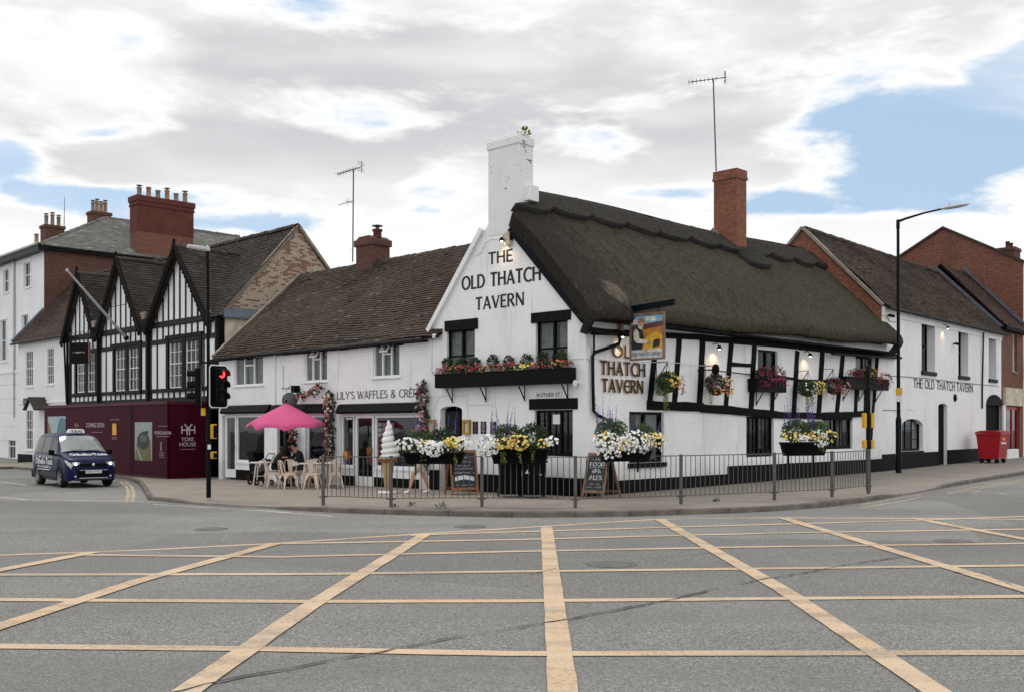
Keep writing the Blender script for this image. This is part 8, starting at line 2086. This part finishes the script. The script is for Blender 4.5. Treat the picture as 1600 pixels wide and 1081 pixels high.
def walker():
    p = g(661, 771, .09); T = thing('person', 'standing person in beige shorts and white trainers behind the flower trough', 'person', p); f = V((-.93, -.30, 0)).normalized(); r = f.cross(UP).normalized(); J = {}; B = []
    hip = p+UP*.93+f*.10; J['pelvis'] = (hip, (.155, .12)); J['waist'] = (hip+UP*.20, (.13, .105)); ch = hip+UP*.42+f*.01; J['chest'] = (ch, (.165, .115)); nk = ch+UP*.17+f*.02; J['neck'] = (nk, .055); hc = nk+UP*.15+f*.03; J['jaw'] = (nk+UP*.06+f*.02, .056); J['head'] = (hc, (.076, .092)); J['crown'] = (hc+UP*.055, (.068, .082)); B += [('pelvis', 'waist'), ('waist', 'chest'), ('chest', 'neck'), ('neck', 'jaw'), ('jaw', 'head'), ('head', 'crown')]
    for sd, q, st, up in (('L', -1, .30, 0), ('R', 1, -.28, 0)):
        hp = hip+r*q*.09-UP*.04; kn = hip+f*(st*.62+.03)+r*q*.09-UP*.45; an = V((0, 0, p.z+.10))+V((hip.x, hip.y, 0))+f*(st)+r*q*.09; J[sd+'hp'] = (hp, .095); J[sd+'mid'] = (hp.lerp(kn, .72), .082); J[sd+'kn'] = (kn, .058); J[sd+'cf'] = (kn.lerp(an, .35)-f*.01, .056); J[sd+'an'] = (an, .036); J[sd+'so'] = (an-UP*.035+f*.03, .047); J[sd+'to'] = (an+f*.17-UP*.058, .036)
        B += [('pelvis', sd+'hp'), (sd+'hp', sd+'mid'), (sd+'mid', sd+'kn'), (sd+'kn', sd+'cf'), (sd+'cf', sd+'an'), (sd+'an', sd+'so'), (sd+'so', sd+'to')]
        sh = ch+r*q*.185+UP*.09; el = sh-UP*.26+f*(.06 if sd == 'L' else .10)+r*q*.03
        wr = el+(f*.20+UP*.16-r*q*.08 if sd == 'R' else f*.18-UP*.14)
        J[sd+'sh'] = (sh, .062); J[sd+'el'] = (el, .044); J[sd+'wr'] = (wr, .029); B += [('chest', sd+'sh'), (sd+'sh', sd+'el'), (sd+'el', sd+'wr')]; hand(J, B, wr, sd+'wr', f*.7+UP*.6 if sd == 'R' else f*.5-UP*.8, -f, -r*q, sd, .65)
    def zone(c, a, b, t):
        if b in ('jaw', 'head', 'crown') or (b == 'neck' and t > .5): return 0
        if b[1:] in ('so', 'to') or (b[1:] == 'an' and t > .86): return 3
        if b[1:] in ('kn', 'cf', 'an'): return 0
        if b[1:] in ('mid', 'hp') or a == 'pelvis' and b == 'waist' and t < .25 or b == 'pelvis': return 2
        if b[1:] == 'wr' or b[1:] == 'el' and t > .6 or 'palm' in b or (len(b) > 2 and b[1] in 'ft' and b[2] in '0123ab'): return 0
        return 1
    skin_body('body', J, B, T, [M['skin'], M['top'], M['shorts'], M['shoe']], zone); head_parts(T, hc+UP*.012, f-UP*.12, 'hairb', 'bob')
    w = J['Rwr'][0]+f*.07+UP*.06; m = MB(); m.lathe(w-UP*.04, [(0, 0), (.022, .06), (.032, .10)], 12); I = tag(m.build('ice_cream_cone', M['peb']), 'small pink ice cream held by the person in beige shorts', 'ice cream'); m = MB(); m.ball(w+UP*.085, (.042, .042, .05), 10); m.build('scoop', M['f_blush'], I)
walker()
def pushchair():
    p = g(408, 757, .10); p.z = pave_z(p.x, p.y); T = thing('pushchair', 'dark folding pushchair parked by the leaning person', 'pushchair', p); f = V((-.75, -.66, 0)).normalized(); r = f.cross(UP)
    m = MB()
    for s in (-.22, .22): m.tube([p+r*s+f*.28+UP*.10, p+r*s-f*.10+UP*.55, p+r*s-f*.38+UP*1.0], .013, 6); m.tube([p+r*s-f*.25+UP*.10, p+r*s+f*.02+UP*.45], .012, 6)
    m.tube([p-r*.22-f*.38+UP*1.0, p+r*.22-f*.38+UP*1.0], .016, 6); m.build('frame', M['bmetal'], T)
    m = MB(); m.prism((p, f, UP, r), [(-.26, .80), (-.20, .84), (.02, .46), (.26, .42), (.26, .36), (-.04, .38)], -.19, .19); m.build('fabric_seat', M['coat'], T)
    for s in (-.22, .22):
        for d in (.28, -.25):
            for w in (-.03, .03):
                m = MB(); m.lathe(p+r*(s+w)+f*d+UP*.085-r*.011, [(.045, 0), (.08, 0), (.085, .011), (.08, .022), (.045, .022)], 16, 0, r); q = m.build('wheel', M['rubber'], T)
                m = MB(); m.lathe(p+r*(s+w)+f*d+UP*.085-r*.008, [(0, 0), (.045, 0), (.045, .016), (0, .016)], 10, 0, r); m.build('hub', M['grey_l'], q)
pushchair()
